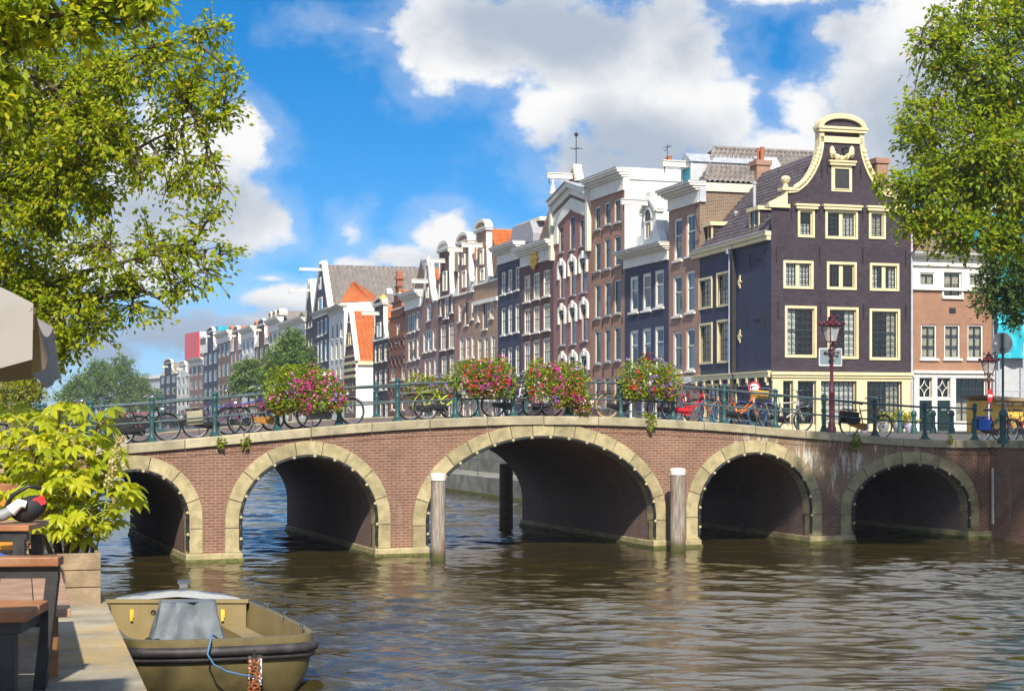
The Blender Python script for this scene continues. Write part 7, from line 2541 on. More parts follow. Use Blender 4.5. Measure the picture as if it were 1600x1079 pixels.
def round_sign(label, px, py, D, z0, R_, kind, rz=0.0):
    p = at(px, py, D)
    root = thing('road_sign', label, 'road sign', (p.x, p.y, z0), rz)
    h = p.z - z0
    mb = MB(); mb.tube([(0, 0, -.2), (0, 0, h + (R_ * .9 if kind == 'back' else R_ * .3))], .038, 8); mb.build('pole', 'rail_green' if kind == 'back' else 'zinc', root)
    n = 28
    def disc(r, y0, y1): 
        m_ = MB(); m_.prism([(r * cos(2 * pi * i / n), h + r * sin(2 * pi * i / n)) for i in range(n)], y0, y1); return m_
    if kind == 'back':
        disc(R_, .045, .06).build('plate', 'sign_back', root)
        mb = MB(); mb.ring((0, .05, h), R_, .014, 'y', 28, 5); mb.build('rim', 'zinc', root)
        mb = MB(); mb.box(-.03, .03, .03, .045, h - R_ * .8, h + R_ * .8); mb.box(-.07, .07, -.05, .04, h - R_ * .5 - .03, h - R_ * .5); mb.build('clamp', 'iron', root)
        mb = MB(); mb.box(-R_ * .8, -R_ * .55, .036, .044, h - .04, h + .03); mb.build('sticker', 'sign_white', root)
        mb = MB(); mb.lathe([(.17, -.02), (.17, .12), (.10, .2), (.10, .75), (.13, .8), (.13, .9), (.06, 1.0), (.04, 1.05)], n=10); mb.build('foot', 'rail_green', root, smooth='auto')
    elif kind == 'entry':
        disc(R_, -.06, -.045).build('plate', 'sign_red', root)
        mb = MB(); mb.box(-R_ * .72, R_ * .72, -.066, -.061, h - R_ * .17, h + R_ * .17); mb.build('bar', 'sign_white', root)
    else:
        disc(R_, -.06, -.045).build('plate', 'sign_red', root)
        disc(R_ * .72, -.066, -.061).build('face', 'sign_white', root)
    return root


p = at(1567, HY, 49.6)
round_sign('grey back of a round road sign on a dark pole at the right railing end', 1567, 536, 49.6, 3.0, .315, 'back', 0.1)
round_sign('red no entry sign with a white bar below the right lamp', 1545, 618, 70.0, STREET_R, .30, 'entry', 0.9)
round_sign('round white sign with a red rim behind the orange bicycle', 1178, 606, 66.0, STREET_R, .26, 'ban', 0.2)

# orange canvas hut at the right edge
p0 = at(1543, HY, 80); 
r_ = thing('site_hut', 'tan and orange site hut behind the bicycles at the right edge', 'hut', (p0.x, 80, STREET_R), 0.15)
mb = MB(); mb.box(0, 3.2, 0, 2.4, 0, 1.55); mb.build('body', 'orange_canvas', r_)
mb = MB(); mb.prism([(-.3, 1.8), (3.5, 1.55), (3.5, 1.5), (3.0, 1.5), (.3, 1.55)], -.6, 2.6); mb.build('roof', 'planter_wood', r_)
for i in range(5):
    mb = MB(); mb.box(.05 + i * .63, .6 + i * .63, -.03, -.001, .05, 1.4); mb.build('panel', 'orange_canvas', r_)

# pots and small plants in front of the corner house
def potted(label, px, py, D, mat, w_, plant, seed):
    p = at(px, py, D)
    root = thing('potted_plant' if plant else 'plant_pot', label, 'plant pot', (p.x, p.y, STREET_R), 0)
    mb = MB(); mb.lathe([(w_ * .6, 0), (w_, w_ * .8), (w_ * 1.05, w_ * 1.3), (w_ * .8, w_ * 1.75), (w_ * .7, w_ * 1.75), (w_ * .6, w_ * 1.5)], n=14); mb.build('pot', mat, root, smooth='auto')
    if plant:
        r = np.random.default_rng(seed); n = 160
        d = r.normal(0, 1, (n, 3)); d /= np.linalg.norm(d, axis=1)[:, None]; d[:, 2] = abs(d[:, 2])
        V, F = leaf_quads(d * np.array([.45, .45, .5]) * (r.random((n, 1)) ** .4) + np.array([0, 0, w_ * 1.7]), d, .16, r)
        tag(link('foliage', np_mesh('foliage', V, F), 'leaf_yellow', root), kind='stuff')


potted('round lilac pot between the wheels of the brown gold bicycle', 1350.5, 676, 84, 'lilac_pot', .26, False, 1)
potted('round lilac pot with a red plant left of the dark doors', 1421, 676, 85, 'lilac_pot', .26, True, 2)
potted('leafy plant in a grey pot beside the brown gold front wheel', 1380, 676, 85, 'pot_grey', .3, True, 3)
potted('leafy plant in a grey pot at the corner house right post', 1404, 676, 85.5, 'pot_grey', .34, True, 4)
potted('terracotta pot beneath the lilac and red flower box', 1013, 655, 59, 'terracotta', .22, True, 5)

# small iron street posts on the far side
for i, (px, D) in enumerate(((1428, 78), (1458, 77.5), (1487, 77), (1406, 79))):
    p = at(px, HY, D)
    root = thing('street_post', ['short iron street post right of the lilac pots', 'short iron street post in front of the left dark door', 'short iron street post between the two dark doors and the shop window', 'short iron street post nearest the corner house drain pipe'][i], 'bollard', (p.x, p.y, STREET_R), 0, 'iron street posts before the brick house')
    mb = MB(); mb.lathe([(.16, -.05), (.16, .2), (.11, .3), (.10, .8), (.14, .85), (.14, .95), (.10, 1.05), (.0, 1.1)], n=12); mb.build('post', 'rail_green', root, smooth='auto')

# weeds growing from the joints of the bridge
for i, (px, py, nn_, sz) in enumerate(((1016, 659, 90, .16), (345, 691, 60, .10), (383, 690, 60, .10), (1336, 690, 130, .17), (1483, 686, 40, .09), (180, 700, 80, .14))):
    s = s_of(px, -.1); r = np.random.default_rng(70 + i)
    root = thing('weed', ['weed tuft hanging from the coping right of the middle arch crown', 'small weed under the coping above the left pier', 'small weed just right of another under the coping', 'rusty green weed hanging over the right-hand arch spandrel', 'tiny yellow weed on the coping near the right end', 'weed on the coping by the yellow green plant'][i], 'weed', (bw(s, -.12).x, bw(s, -.12).y, z_of(py, s, -.12)), B_ANG)
    d = r.normal(0, 1, (nn_, 3)); d /= np.linalg.norm(d, axis=1)[:, None]; d[:, 1] = -abs(d[:, 1])
    V, F = leaf_quads(d * np.array([sz, sz * .6, sz * 1.6]) * (r.random((nn_, 1)) ** .5), d, .085, r)
    tag(link('foliage', np_mesh('foliage', V, F), 'leaf_basket', root), kind='stuff')
    mb = MB()
    for k in range(5): mb.tube([(0, .1, .05), (r.normal(0, sz * .5), -.05, r.normal(0, sz))], .006, 4)
    mb.build('stem', 'stem_green', root)

# white gauge strip on the wall beyond the last arch
for o_ in [o for o in SC.objects if o.name.startswith('depth_gauge')]:
    a = bw(S_R + .0, 0.0); b_ = Vector((17.2, 44.0))
    d = (b_ - a).normalized(); 
    k = (1553.5 - CX) / FPX
    q = (k * a.y - a.x) / (d.x - k * d.y)
    p = a + d * q
    o_.location = (p.x, p.y, 0); o_.rotation_euler = (0, 0, atan2(-d.y, -d.x))
    zt, zb = CZ + (HY - 731) / FPX * p.y, CZ + (HY - 818) / FPX * p.y
    mb = MB(); mb.box(-.04, .04, .03, .07, zb, zt); mb.build('strip', 'white_paint', o_)
    mb = MB()
    for i in range(6): mb.box(-.035, .035, .02, .029, zb + .1 + i * .25, zb + .14 + i * .25)
    mb.build('fixing', 'iron', o_)
# ------------------------------------------------------------------ boat
bp_ = [(-5.32, 22.75), (-5.05, 22.50), (-4.4, 22.55), (-3.7, 22.78), (-3.1, 23.02), (-2.84, 23.22), (-2.80, 23.50), (-3.02, 24.3), (-3.42, 25.4), (-3.95, 26.6), (-4.35, 27.4), (-4.72, 28.1), (-5.15, 28.62), (-5.65, 28.85), (-6.15, 28.72), (-6.50, 28.25), (-6.66, 27.5), (-6.55, 26.6), (-6.25, 25.4), (-5.85, 24.2), (-5.5, 23.2)]
cx_, cy_ = sum(p[0] for p in bp_) / len(bp_), sum(p[1] for p in bp_) / len(bp_)
boat = thing('sloop', 'olive green open boat with grey covered console moored at the quay', 'boat', (cx_, cy_, 0))
loc_ = [(x - cx_, y - cy_) for x, y in bp_]


def smooth_loop(L, it=2):
    for _ in range(it):
        o_ = []
        for i in range(len(L)):
            a, b_ = L[i], L[(i + 1) % len(L)]
            o_ += [(a[0] * .75 + b_[0] * .25, a[1] * .75 + b_[1] * .25), (a[0] * .25 + b_[0] * .75, a[1] * .25 + b_[1] * .75)]
        L = o_
    return L


outl = smooth_loop(loc_, 2)
NB = len(outl)


def inset(L, d):
    o_ = []
    n = len(L)
    for i in range(n):
        a, b_ = Vector(L[i - 1]), Vector(L[(i + 1) % n])
        t_ = (b_ - a).normalized(); nn_ = Vector((-t_.y, t_.x))
        o_.append((L[i][0] + nn_.x * d, L[i][1] + nn_.y * d))
    return o_


GZ = .74
def sheer(p): return GZ + .05 * max(0, (p[1]) / 3.0) + .03 * max(0, -(p[1]) / 3.0)


def shell(levels, closed_top=None):
    """levels: (inset, z function) from top to bottom"""
    mb = MB(); vs = []
    for d, zf in levels:
        L = inset(outl, d)
        vs += [(x, y, zf((x, y))) for x, y in L]
    k = len(levels)
    fs = [(i * NB + j, (i + 1) * NB + j, (i + 1) * NB + (j + 1) % NB, i * NB + (j + 1) % NB) for i in range(k - 1) for j in range(NB)]
    mb.add(vs, fs)
    return mb


shell([(0.09, lambda p: sheer(p)), (0.0, lambda p: sheer(p)), (-.015, lambda p: sheer(p) - .10), (.0, lambda p: sheer(p) - .26), (.06, lambda p: .25), (.18, lambda p: .02), (.38, lambda p: -.25)]).build('hull', 'boat_olive', boat, smooth='auto')
shell([(0.09, lambda p: sheer(p)), (.10, lambda p: sheer(p) - .06), (.16, lambda p: .14)]).build('hull_lining', 'boat_inside', boat, smooth='auto')
# rub strake: fat black fender round the hull
mb = MB(); L = inset(outl, -.03)
mb.tube([(x, y, sheer((x, y)) - .17) for x, y in L] + [(L[0][0], L[0][1], sheer(L[0]) - .17)], .072, 8, cap=False); mb.build('rub_strake', 'boat_fender', boat, smooth=True)
mb = MB(); mb.tube([(x, y, sheer((x, y)) - .27) for x, y in inset(outl, -.0)] + [(outl[0][0], outl[0][1], sheer(outl[0]) - .27)], .05, 6, cap=False); mb.build('rub_strake', 'boat_fender', boat, smooth=True)
mb = MB(); L = inset(outl, .17); mb.add([(x, y, .145) for x, y in L], [tuple(range(NB))]); mb.build('floor', 'boat_inside', boat)
# deck at the far end with bulkhead
ycut = 26.95 - cy_
L = inset(outl, .07)
dk = [(x, y) for x, y in L if y > ycut]
dk.sort(key=lambda p: atan2(p[1] - ycut + .01, p[0] + 1.0))
xs = [p[0] for p in dk]
mid = .5 * (min(xs) + max(xs))
mb = MB()
top = [(x, y, sheer((x, y)) + .012) for x, y in dk]
cen = (mid, ycut + .8, GZ + .16)
vs = top + [cen, (min(xs) + .02, ycut, GZ + .05), (max(xs) - .02, ycut, GZ + .05), (mid, ycut, GZ + .14)]
n = len(top)
fs = [(i, i + 1, n) for i in range(n - 1)] + [(n, n - 1, n + 1), (n, n + 1, n + 3), (n, n + 3, n + 2), (n, n + 2, 0)]
mb.add(vs, fs); mb.build('deck', 'boat_deck', boat)
mb = MB(); mb.box(min(xs) + .04, max(xs) - .04, ycut - .03, ycut + .03, .14, GZ + .045); bk = mb.build('bulkhead', 'boat_inside', boat)
mb = MB(); mb.box(min(xs) + .0, max(xs) - .0, ycut - .06, ycut + .04, GZ + .046, GZ + .10); mb.build('coaming', 'boat_inside', boat)
for u in (.18, .82):
    x = min(xs) + (max(xs) - min(xs)) * u
    mb = MB(); mb.box(x - .03, x + .03, ycut - .055, ycut - .031, GZ - .19, GZ - .06); mb.box(x - .02, x + .02, ycut - .085, ycut - .056, GZ - .24, GZ - .12); mb.build('latch', 'gold', bk)
x = min(xs) + (max(xs) - min(xs)) * .33
mb = MB(); mb.ring((x, ycut - .035, GZ - .11), .03, .015, 'y', 10, 5); mb.build('deck_fitting', 'iron', bk)
# chrome mooring bollard on the far deck
mb = MB(); q = (mid - .15, 28.2 - cy_, GZ + .08)
mb.box(q[0] - .07, q[0] + .07, q[1] - .03, q[1] + .03, q[2] - .05, q[2] + .16); mb.tube([(q[0] - .10, q[1], q[2] + .17), (q[0] + .10, q[1], q[2] + .17)], .038, 10); mb.build('bollard', 'chrome', boat, smooth='auto')
# cleats and side bench
for (X_, Y_) in ((-3.88, 26.35), (-2.98, 23.75), (-3.45, 25.2)):
    mb = MB(); x, y = X_ - cx_, Y_ - cy_
    mb.tube([(x - .03, y - .09, GZ + .09), (x + .03, y + .09, GZ + .09)], .014, 6); mb.tube([(x, y, GZ), (x, y, GZ + .09)], .014, 6); mb.build('cleat', 'chrome', boat)
mb = MB(); mb.add([(-3.6 - cx_, 24.2 - cy_, .42), (-3.25 - cx_, 24.2 - cy_, .42), (-4.35 - cx_, 26.9 - cy_, .42), (-4.7 - cx_, 26.9 - cy_, .42), (-3.6 - cx_, 24.2 - cy_, .14), (-4.7 - cx_, 26.9 - cy_, .14)], [(0, 1, 2, 3), (0, 3, 5, 4)]); mb.build('side_bench', 'boat_inside', boat)
# engine box / fittings at the near left
mb = MB()
for i in range(9):
    mb.ball((-5.0 - cx_ + .07 * sin(i * 2.1), 23.1 - cy_ + .1 * cos(i * 1.7), .62 + .05 * sin(i)), .06, 7, 5)
mb.build('mooring_tackle', 'rubber', boat, smooth=True)
# stem plate with hanging chain
sx, sy = -3.52 - cx_, 22.80 - cy_
mb = MB(); mb.obox((sx + .0, sy + .02, .34), (.085, .034, 0), (0.0, .012, 0), (0, 0, .22)); mb.build('stem_plate', 'sign_white', boat)
cm = MB()
mb = MB()
for i in range(14):
    for j in (-1, 0, 1):
        c = Vector((sx + j * .045 + .015 * sin(i * 2), sy - .07 - .02 * cos(i + j), .46 - i * .048))
        mb.ring(c, .034, .012, 'y' if (i + j) % 2 else 'x', 8, 4)
mb.build('chain', 'chain_rust', boat)
mb = MB(); mb.prism([(sx - .05, .47), (sx + .05, .47), (sx, .62)], sy - .09, sy - .04); mb.build('shackle', 'rubber', boat)

# grey canvas cover over the console: stands in the boat
cb = Vector((-4.72, 24.15))
cov = thing('console_cover', 'wrinkled grey canvas cover over the console of the open boat', 'cover', (cb.x, cb.y, .145), radians(14))
nx_, nz_ = 12, 10
r = random.Random(9)


def cov_pt(face, u, v):
    """tapered box, u round the side 0..1, v height"""
    w0, w1, d0, d1, h = .64, .37, .52, .20, .99
    w_ = w0 + (w1 - w0) * v ** .8; d_ = d0 + (d1 - d0) * v
    a, b_, c, dd = (-w_, -d_), (w_, -d_), (w_, d_), (-w_, d_)
    seg = [(a, b_), (b_, c), (c, dd), (dd, a)][face]
    x = seg[0][0] + (seg[1][0] - seg[0][0]) * u; y = seg[0][1] + (seg[1][1] - seg[0][1]) * u
    wr = .035 * sin(7 * u + 4 * v + face * 2) * sin(3.1 * v + 1 + face) + .03 * math.exp(-((u - .25 - .1 * v) / .05) ** 2) - .035 * math.exp(-((u - .72 + .12 * v) / .04) ** 2) + .012 * sin(23 * u - 9 * v)
    nrm = [(0, -1), (1, 0), (0, 1), (-1, 0)][face]
    edge_f = min(1, 6 * u * (1 - u))
    return (x + nrm[0] * wr * edge_f, y + nrm[1] * wr * edge_f - .10 * v, h * v + .0)


mb = MB()
NU, NV = 18, 12
for face in range(4):
    vs = [cov_pt(face, i / NU, j / NV) for j in range(NV + 1) for i in range(NU + 1)]
    mb.add(vs, [(j * (NU + 1) + i, j * (NU + 1) + i + 1, (j + 1) * (NU + 1) + i + 1, (j + 1) * (NU + 1) + i) for j in range(NV) for i in range(NU)])
vs = [cov_pt(0, 0, 1), cov_pt(0, 1, 1), cov_pt(2, 0, 1), cov_pt(2, 1, 1), (0, -.1, 1.0)]
mb.add(vs, [(0, 1, 4), (1, 2, 4), (2, 3, 4), (3, 0, 4)])
mb.build('canvas', 'tarp', cov, smooth='auto')
mb = MB(); mb.tube([cov_pt(0, i / 10, .03) for i in range(11)], .016, 5); mb.build('hem', 'boat_fender', cov)

rope = thing('mooring_rope', 'thin blue rope running from the console cover over the hull to the chain', 'rope', (cx_, cy_, 0))
mb = MB()
P = [(-4.18, 23.75, .62), (-4.10, 22.75, .82), (-4.08, 22.50, .76), (-4.10, 22.40, .60), (-4.02, 22.42, .46), (-3.86, 22.48, .36), (-3.66, 22.6, .29), (-3.52, 22.68, .26)]
mb.tube([(x - cx_, y - cy_, z) for x, y, z in P], .013, 6); mb.build('rope', 'rope_blue', rope, smooth=True)

# ------------------------------------------------------------------ cafe quay furniture
QZ = STREET_L
QA = atan2(dq.y, dq.x) - pi / 2      # rotation that lines local y up with the quay edge


def slab(mb, x0, x1, y0, y1, z0, z1): mb.box(x0, x1, y0, y1, z0, z1)


# near bench with a high arm: front of the picture
b0 = at(95, HY, 9.7)
bn = thing('terrace_bench', 'nearest wood and steel terrace bench with a flat brown arm board', 'bench', (b0.x, 9.7, QZ), radians(4))
mb = MB(); mb.box(-1.1, .0, -.07, .09, .73, .785); mb.build('arm_board', 'bench_wood', bn, bevel=.008)
mb = MB(); mb.box(-1.08, -.01, -.03, .04, .66, .728); mb.build('arm_frame', 'bench_steel', bn)
mb = MB(); mb.prism([(-.085, .0), (-.155, .0), (-.155 + .075, .66), (-.01, .66)], -.035, .035); mb.build('leg', 'bench_steel', bn)
mb = MB(); mb.box(-1.08, -1.0, -.035, .035, 0, .66); mb.build('leg', 'bench_steel', bn)
mb = MB(); mb.box(-1.2, -.065, -.62, -.30, .475, .535); mb.build('seat', 'bench_wood', bn, bevel=.008)
mb = MB(); mb.box(-1.2, -.065, -.28, .0, .475, .533); mb.build('seat', 'bench_wood', bn, bevel=.008)
mb = MB(); mb.box(-1.18, -.10, -.58, -.52, .41, .473); mb.box(-.16, -.10, -.519, -.04, .41, .473); mb.build('seat_frame', 'bench_steel', bn)
mb = MB(); mb.box(-.23, -.13, -.59, -.51, 0, .409); mb.build('leg', 'bench_steel', bn)
mb = MB(); mb.box(-.33, -.24, -.10, -.02, 0, .409); mb.build('leg', 'bench_steel', bn)
mb = MB(); mb.box(-1.1, -.18, -.57, -.53, .08, .13); mb.build('stretcher', 'planter_wood', bn)

# long bench seat behind it, along the quay
b1 = at(111, HY, 9.95)
bs = thing('terrace_bench', 'long pale brown bench running back along the quay edge to the planter', 'bench', (b1.x, 9.95, QZ), QA)
for i in range(3):
    mb = MB(); mb.box(-.64 + i * .215, -.43 + i * .215, .0, 2.5, .40, .452); mb.build('slat', 'bench_wood_pale', bs, bevel=.006)
for y in (.15, 2.2):
    mb = MB(); mb.box(-.6, -.52, y, y + .07, 0, .398); mb.build('leg', 'bench_wood', bs)
    mb = MB(); mb.box(-.14, -.07, y, y + .07, 0, .398); mb.build('leg', 'bench_wood', bs)
    mb = MB(); mb.box(-.52, -.14, y, y + .06, .33, .397); mb.build('rail', 'bench_steel', bs)
for i in range(3):
    mb = MB(); mb.box(-1.6, -.66, -.15 + i * .12, -.04 + i * .12, .40, .45); mb.build('plank', 'bench_wood', bs)

# small table
b2 = at(45, HY, 12.9)
tbl = thing('terrace_table', 'square brown terrace table carrying the helmet at the left edge', 'table', (b2.x, 12.9, QZ), QA * .2)
for i in range(4):
    mb = MB(); mb.box(-.92, .0, .0 + i * .18, .172 + i * .18, .71, .755); mb.build('plank', 'bench_wood_pale' if i else 'bench_wood', tbl, bevel=.006)
mb = MB(); mb.box(-.9, -.02, .03, .08, .64, .708); mb.build('table_frame', 'bench_steel', tbl)
for x in (-.13, -.9):
    for y in (.03, .64):
        mb = MB(); mb.box(x, x + .09, y, y + .07, 0, .64); mb.build('leg', 'bench_steel', tbl)

# orange slatted bench behind the table
b3 = at(72, HY, 15.2)
ob = thing('terrace_bench', 'orange slatted bench with a slanting side board behind the table', 'bench', (b3.x, 15.2, QZ), radians(3))
for i, z in enumerate((.66, .79, .92)):
    mb = MB(); mb.box(-1.6, -.10, .10 + .03 * i, .135 + .03 * i, z - .055, z + .06); mb.build('slat', 'bench_wood_orange' if i < 2 else 'bench_wood', ob, bevel=.006)
mb = MB()
mb.add([(-.10, -.30, .30), (-.02, -.30, .30), (-.02, .22, .98), (-.10, .22, .98), (-.10, -.20, .27), (-.02, -.20, .27), (-.02, .30, .93), (-.10, .30, .93)], [(0, 1, 2, 3), (7, 6, 5, 4), (0, 4, 5, 1), (3, 2, 6, 7), (0, 3, 7, 4), (1, 5, 6, 2)]); mb.build('side_board', 'bench_wood', ob)
for i in range(3):
    mb = MB(); mb.box(-1.6, -.12, -.42 + i * .15, -.28 + i * .15, .42, .455); mb.build('seat_slat', 'bench_wood_orange', ob)
for x in (-.12, -1.5):
    mb = MB(); mb.box(x, x + .06, -.36, -.30, 0, .418); mb.build('leg', 'bench_steel', ob)
mb = MB(); mb.box(-.62, -.55, .06, .099, .6, .99); mb.build('bracket', 'bench_steel', ob)

# helmet, wipes, blue cloth
hp = at(40, HY, 13.2)
hm = thing('bag', 'shiny black bag with a red flap lying on the terrace table', 'bag', (hp.x, 13.2, QZ + .757), .3)
mb = MB(); mb.ball((0, 0, .11), .135, 14, 10, 1.0, .8, .8); mb.v = [(x + .45 * max(0, z - .06), y, z) for x, y, z in mb.v]; mb.build('body', 'black_bag', hm, smooth=True)
mb = MB(); mb.obox((.10, -.075, .17), (.045, 0, .02), (0, .006, .004), (-.012, 0, .03)); mb.build('flap', 'bag_red', hm)
mb = MB(); mb.tube([(-.16, 0, .1), (-.1, -.02, .22), (.02, -.02, .29), (.12, -.02, .27)], .018, 6); mb.build('strap', 'black_paint', hm, smooth=True)
hp = at(10, HY, 13.05)
hm = thing('bottle', 'grey and white spray bottle lying beside the black bag on the table', 'bottle', (hp.x, 13.05, QZ + .757), .2)
mb = MB(); mb.tube([(-.15, 0, .05), (-.02, 0, .07), (.03, 0, .10)], .05, 10, r1=.045); mb.build('grip', 'sign_back', hm, smooth='auto')
mb = MB(); mb.tube([(.032, 0, .10), (.10, 0, .16), (.15, 0, .15)], .05, 10, r1=.03); mb.build('head', 'white_plaster', hm, smooth='auto')
hp = at(8, HY, 12.7)
hm = thing('cloth', 'bright blue cloth hanging below the terrace table edge', 'cloth', (hp.x, 12.7, QZ + .45), .1)
mb = MB(); vs = [(-.25 + .1 * i, .03 * sin(i * 2 + j), .02 + .05 * j - .03 * i) for j in range(4) for i in range(5)]; mb.add(vs, [(j * 5 + i, j * 5 + i + 1, j * 5 + i + 6, j * 5 + i + 5) for j in range(3) for i in range(4)]); mb.build('cloth', 'blue_bag', hm, smooth=True)

# planter box of boards
pb = at(155, HY, 14.0)
pl = thing('planter', 'weathered wooden plank planter at the quay edge', 'planter', (pb.x, 14.05, QZ), QA)
for k in range(3):
    z0_, z1_ = .02 + k * .145, .02 + k * .145 + .138
    mb = MB(); mb.box(-.62, .0, -.02, .02, z0_, z1_); mb.build('plank', 'planter_wood', pl, bevel=.004)
    mb = MB(); mb.box(-.04, .0, .021, 1.2, z0_, z1_); mb.build('plank', 'planter_wood', pl, bevel=.004)
    mb = MB(); mb.box(-.62, -.58, .021, 1.2, z0_, z1_); mb.build('plank', 'planter_wood', pl, bevel=.004)
mb = MB(); mb.box(-.58, -.041, .022, 1.18, .0, .36); mb.build('soil', 'earth', pl)
pl2 = thing('planter', 'second wooden planter behind the benches under the hedge of big leaves', 'planter', (pb.x - 1.9, 15.7, QZ), 0)
for k in range(3):
    z0_, z1_ = .02 + k * .145, .02 + k * .145 + .138
    mb = MB(); mb.box(-2.2, .6, -.02, .02, z0_, z1_); mb.build('plank', 'planter_wood', pl2, bevel=.004)
    mb = MB(); mb.box(.561, .60, .021, .8, z0_, z1_); mb.build('plank', 'planter_wood', pl2, bevel=.004)
mb = MB(); mb.box(-2.2, .56, .022, .8, .0, .36); mb.build('soil', 'earth', pl2)


# big palmate leaves
def palm_leaf(seed):
    r = random.Random(seed)
    mb = MB()
    nl = 7
    vs = [(0, 0, 0)]; fs = []
    for i in range(nl):
        a = radians(-125 + 250 * i / (nl - 1))
        ln = (1.0 - .42 * abs(i - 3) / 3) * r.uniform(.9, 1.08)
        dx, dy = sin(a), cos(a)
        px_, py_ = cos(a), -sin(a)
        def P(f_, w_, z): return (dx * ln * f_ + px_ * w_, dy * ln * f_ + py_ * w_, z)
        o_ = len(vs)
        dr = -.30 * ln
        vs += [P(.36, .11, .03), P(.36, -.11, .03), P(.62, .165, -.02), P(.60, -.165, -.02), P(.82, .085, dr * .55), P(.80, -.085, dr * .55), P(1.0, 0, dr), P(.5, 0, .06), P(.75, 0, -.06)]
        fs += [(0, o_ + 1, o_ + 7), (0, o_ + 7, o_), (o_ + 1, o_ + 3, o_ + 8, o_ + 7), (o_ + 7, o_ + 8, o_ + 2, o_), (o_ + 3, o_ + 5, o_ + 8), (o_ + 8, o_ + 4, o_ + 2), (o_ + 5, o_ + 6, o_ + 8), (o_ + 8, o_ + 6, o_ + 4)]
    mb.add(vs, fs)
    me = mb.mesh('leaf'); 
    return me


PALM = []
for i in range(5):
    me = palm_leaf(i); me.materials.append(MATS['leaf_palm%d' % (i % 3)] if ('leaf_palm%d' % (i % 3)) in MATS else None) if False else me.materials.append(MATS['leaf_palm'])
    PALM.append(me)


def big_plant(label, base, stems, seed, cat='plant'):
    r = random.Random(seed)
    root = thing('fig_leaf_plant', label, cat, tuple(base), 0, None)
    nl = 0
    for (dx, dy, h, n, sz) in stems:
        pts = [(dx * .25 + r.uniform(-.04, .04), dy * .25, 0), (dx * .5, dy * .5, h * .4), (dx * .8 + r.uniform(-.05, .05), dy * .8, h * .75), (dx, dy, h)]
        mb = MB(); mb.tube(pts, .022, 6, .010); mb.build('stem', 'stem_brown', root, smooth=True)
        pm = MB()
        n = int(n * 1.4)
        for i in range(n):
            f_ = .22 + .80 * (i + r.random()) / n
            f_ = min(f_, 1.0)
            k = f_ * 3; j = min(2, int(k)); q = k - j
            p = Vector(pts[j]).lerp(Vector(pts[j + 1]), q)
            a = r.uniform(0, 2 * pi)
            el = r.uniform(-.15, .65)
            ln = r.uniform(.10, .26)
            d = Vector((cos(a) * cos(el), sin(a) * cos(el), sin(el)))
            e_ = p + d * ln
            pm.tube([p, p + d * ln * .5 + Vector((0, 0, .03)), e_], .006, 4, cap=False)
            o_ = link('leaf', r.choice(PALM), None, root)
            o_.location = e_
            s_ = sz * r.uniform(.5, 1.05)
            o_.scale = (s_, s_, s_)
            # leaf blade: outwards and drooping
            o_.rotation_euler = (radians(r.uniform(-45, 12)), radians(r.uniform(-28, 28)), a - pi / 2)
            nl += 1
        tag(pm.build('leaf_stalks', 'stem_green', root), kind='stuff')
    return root


r = random.Random(3)
pr = Vector((pb.x, 14.05, QZ + .38))
big_plant('tall yellow green plant with big lobed leaves in the quay-edge planter', (pr.x - .42, 14.6, pr.z),
          [(-.35, -.2, 1.15, 19, .21), (-.15, .3, 1.30, 21, .21), (.10, -.15, 1.05, 21, .21), (.22, .25, 1.22, 21, .22), (.34, .05, .85, 20, .21), (.05, -.35, .70, 18, .20), (-.25, .1, .80, 18, .20), (.45, -.1, .55, 16, .20), (-.38, -.35, .55, 15, .19), (.3, -.38, .45, 14, .19)], 5)
big_plant('yellow green big-leaved hedge plant behind the orange bench', (pr.x - 1.55, 16.0, QZ + .36),
          [(-.75, -.1, 1.18, 20, .22), (-.5, .2, 1.28, 21, .22), (-.25, -.15, 1.2, 21, .22), (.0, .2, 1.32, 21, .22), (.25, -.1, 1.22, 21, .22), (.5, .15, 1.3, 21, .22), (.75, -.05, 1.12, 20, .22), (-.6, .1, .78, 17, .21), (-.1, -.1, .75, 17, .21), (.4, .1, .72, 17, .21)], 6)
big_plant('yellow green big-leaved hedge plant at the far left edge', (pr.x - 3.1, 16.0, QZ + .36),
          [(-.7, -.1, 1.15, 18, .22), (-.35, .2, 1.25, 20, .22), (0, -.15, 1.2, 20, .22), (.3, .2, 1.22, 20, .22), (.65, -.1, 1.25, 20, .22), (.9, .1, 1.15, 19, .22), (.1, .1, .75, 16, .21), (.6, .0, .7, 16, .21)], 8)
# pale flower spike of the edge plant
fp = at(187, 725, 14.4)
sp = thing('flower_spike', 'pale cream flower plume leaning from the edge plant', 'plant', (fp.x - .12, 14.4, QZ + .95), 0)
rr_ = np.random.default_rng(4); n = 260
f_ = rr_.random(n)
P = np.stack([.02 + .10 * f_ + rr_.normal(0, .022, n), rr_.normal(0, .022, n), .05 + .42 * f_ + rr_.normal(0, .01, n)], -1)
V, F = leaf_quads(P, rr_.normal(0, 1, (n, 3)), .035, rr_)
tag(link('plume', np_mesh('plume', V, F), 'leaf_plume', sp), kind='stuff') if 'leaf_plume' in MATS else tag(link('plume', np_mesh('plume', V, F), 'curtain_tan', sp), kind='stuff')
mb = MB(); mb.tube([(-.1, 0, -.6), (0, 0, -.1), (.03, 0, .1), (.12, 0, .45)], .008, 5); mb.build('stalk', 'stem_green', sp)


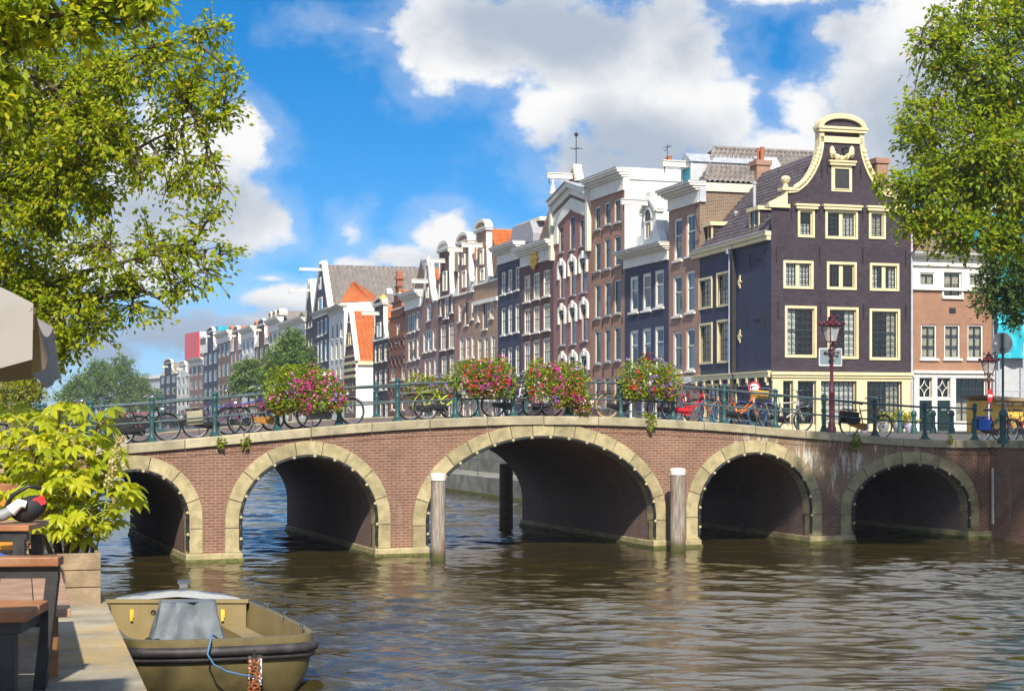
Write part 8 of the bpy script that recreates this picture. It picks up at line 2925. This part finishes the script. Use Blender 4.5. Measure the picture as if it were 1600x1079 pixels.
# parasols
def parasol(label, corner, half, zrim, rise, seed, rz):
    # near right corner given; turned so that the right side runs away to the left
    xc = corner.x + cos(rz) * -half - sin(rz) * half; D = corner.y + sin(rz) * -half + cos(rz) * half
    root = thing('parasol', label, 'parasol', (xc, D, QZ), rz)
    zr = zrim - QZ
    cs = [(-half, -half), (half, -half), (half, half), (-half, half)]
    NS, NR = 16, 10
    for k in range(4):
        a, b_ = Vector(cs[k]), Vector(cs[(k + 1) % 4])
        mb = MB(); vs = []
        for j in range(NR + 1):
            q = j / NR
            for i in range(NS + 1):
                u = i / NS
                e = a.lerp(b_, u)
                sag = .09 * q * (1 - abs(2 * u - 1) ** 2)
                vs.append((e.x * q, e.y * q, zr + rise * (1 - q) ** .9 - sag * .9))
        mb.add(vs, [(j * (NS + 1) + i, j * (NS + 1) + i + 1, (j + 1) * (NS + 1) + i + 1, (j + 1) * (NS + 1) + i) for j in range(NR) for i in range(NS)])
        mb.build('canopy_panel', 'parasol_canvas', root, smooth=True)
        mb = MB(); vs = []
        for j in range(5):
            q = j / 4
            for i in range(NS + 1):
                u = i / NS; e = a.lerp(b_, u)
                o_ = (b_ - a).normalized(); nn_ = Vector((o_.y, -o_.x))
                sag = .09 * (1 - abs(2 * u - 1) ** 2)
                fl = .02 * q * sin(u * 14 + k * 2 + seed) + .10 * q * (1 if u > .93 or u < .07 else 0) * .5
                vs.append((e.x + nn_.x * fl, e.y + nn_.y * fl, zr - sag * .9 - .21 * q - .015 * q * abs(sin(u * pi * 5))))
        mb.add(vs, [(j * (NS + 1) + i, j * (NS + 1) + i + 1, (j + 1) * (NS + 1) + i + 1, (j + 1) * (NS + 1) + i) for j in range(4) for i in range(NS)])
        mb.build('valance', 'parasol_canvas', root, smooth=True)
    for c in cs:
        mb = MB(); mb.tube([(c[0], c[1], zr - .03), (0, 0, zr + rise - .1)], .016, 6); mb.build('rib', 'planter_wood', root)
    mb = MB(); mb.tube([(0, 0, 0), (0, 0, zr + rise)], .03, 10); mb.build('pole', 'planter_wood', root, smooth='auto')
    mb = MB(); mb.box(-.3, .3, -.3, .3, 0, .08); mb.build('base_plate', 'quay_stone', root)


pk = at(52, 474, 6.2)
parasol('nearer beige canvas parasol cut by the left edge', pk, .85, pk.z, .38, 1, radians(13))
pk = at(22, 560, 17.5)
parasol('farther beige canvas parasol showing under the nearer one', pk, 1.6, pk.z + .2, .55, 2, radians(13))

# ------------------------------------------------------------------ summer haze over the far end of the canal
m = bpy.data.materials.new('haze'); m.use_nodes = True
t = NT(m.node_tree)
for nd in list(m.node_tree.nodes): m.node_tree.nodes.remove(nd)
pv_ = t.n('ShaderNodeVolumePrincipled')
pv_.inputs['Color'].default_value = (0.86, 0.92, 1.0, 1)
pv_.inputs['Density'].default_value = 0.0003
pv_.inputs['Anisotropy'].default_value = 0.2
ou = t.n('ShaderNodeOutputMaterial'); t.l(pv_.outputs[0], ou.inputs['Volume'])
mb = MB(); mb.box(-3100, 3100, -260, 5100, -3.0, 60)
o = mb.build('haze', m); tag(o, kind='stuff')
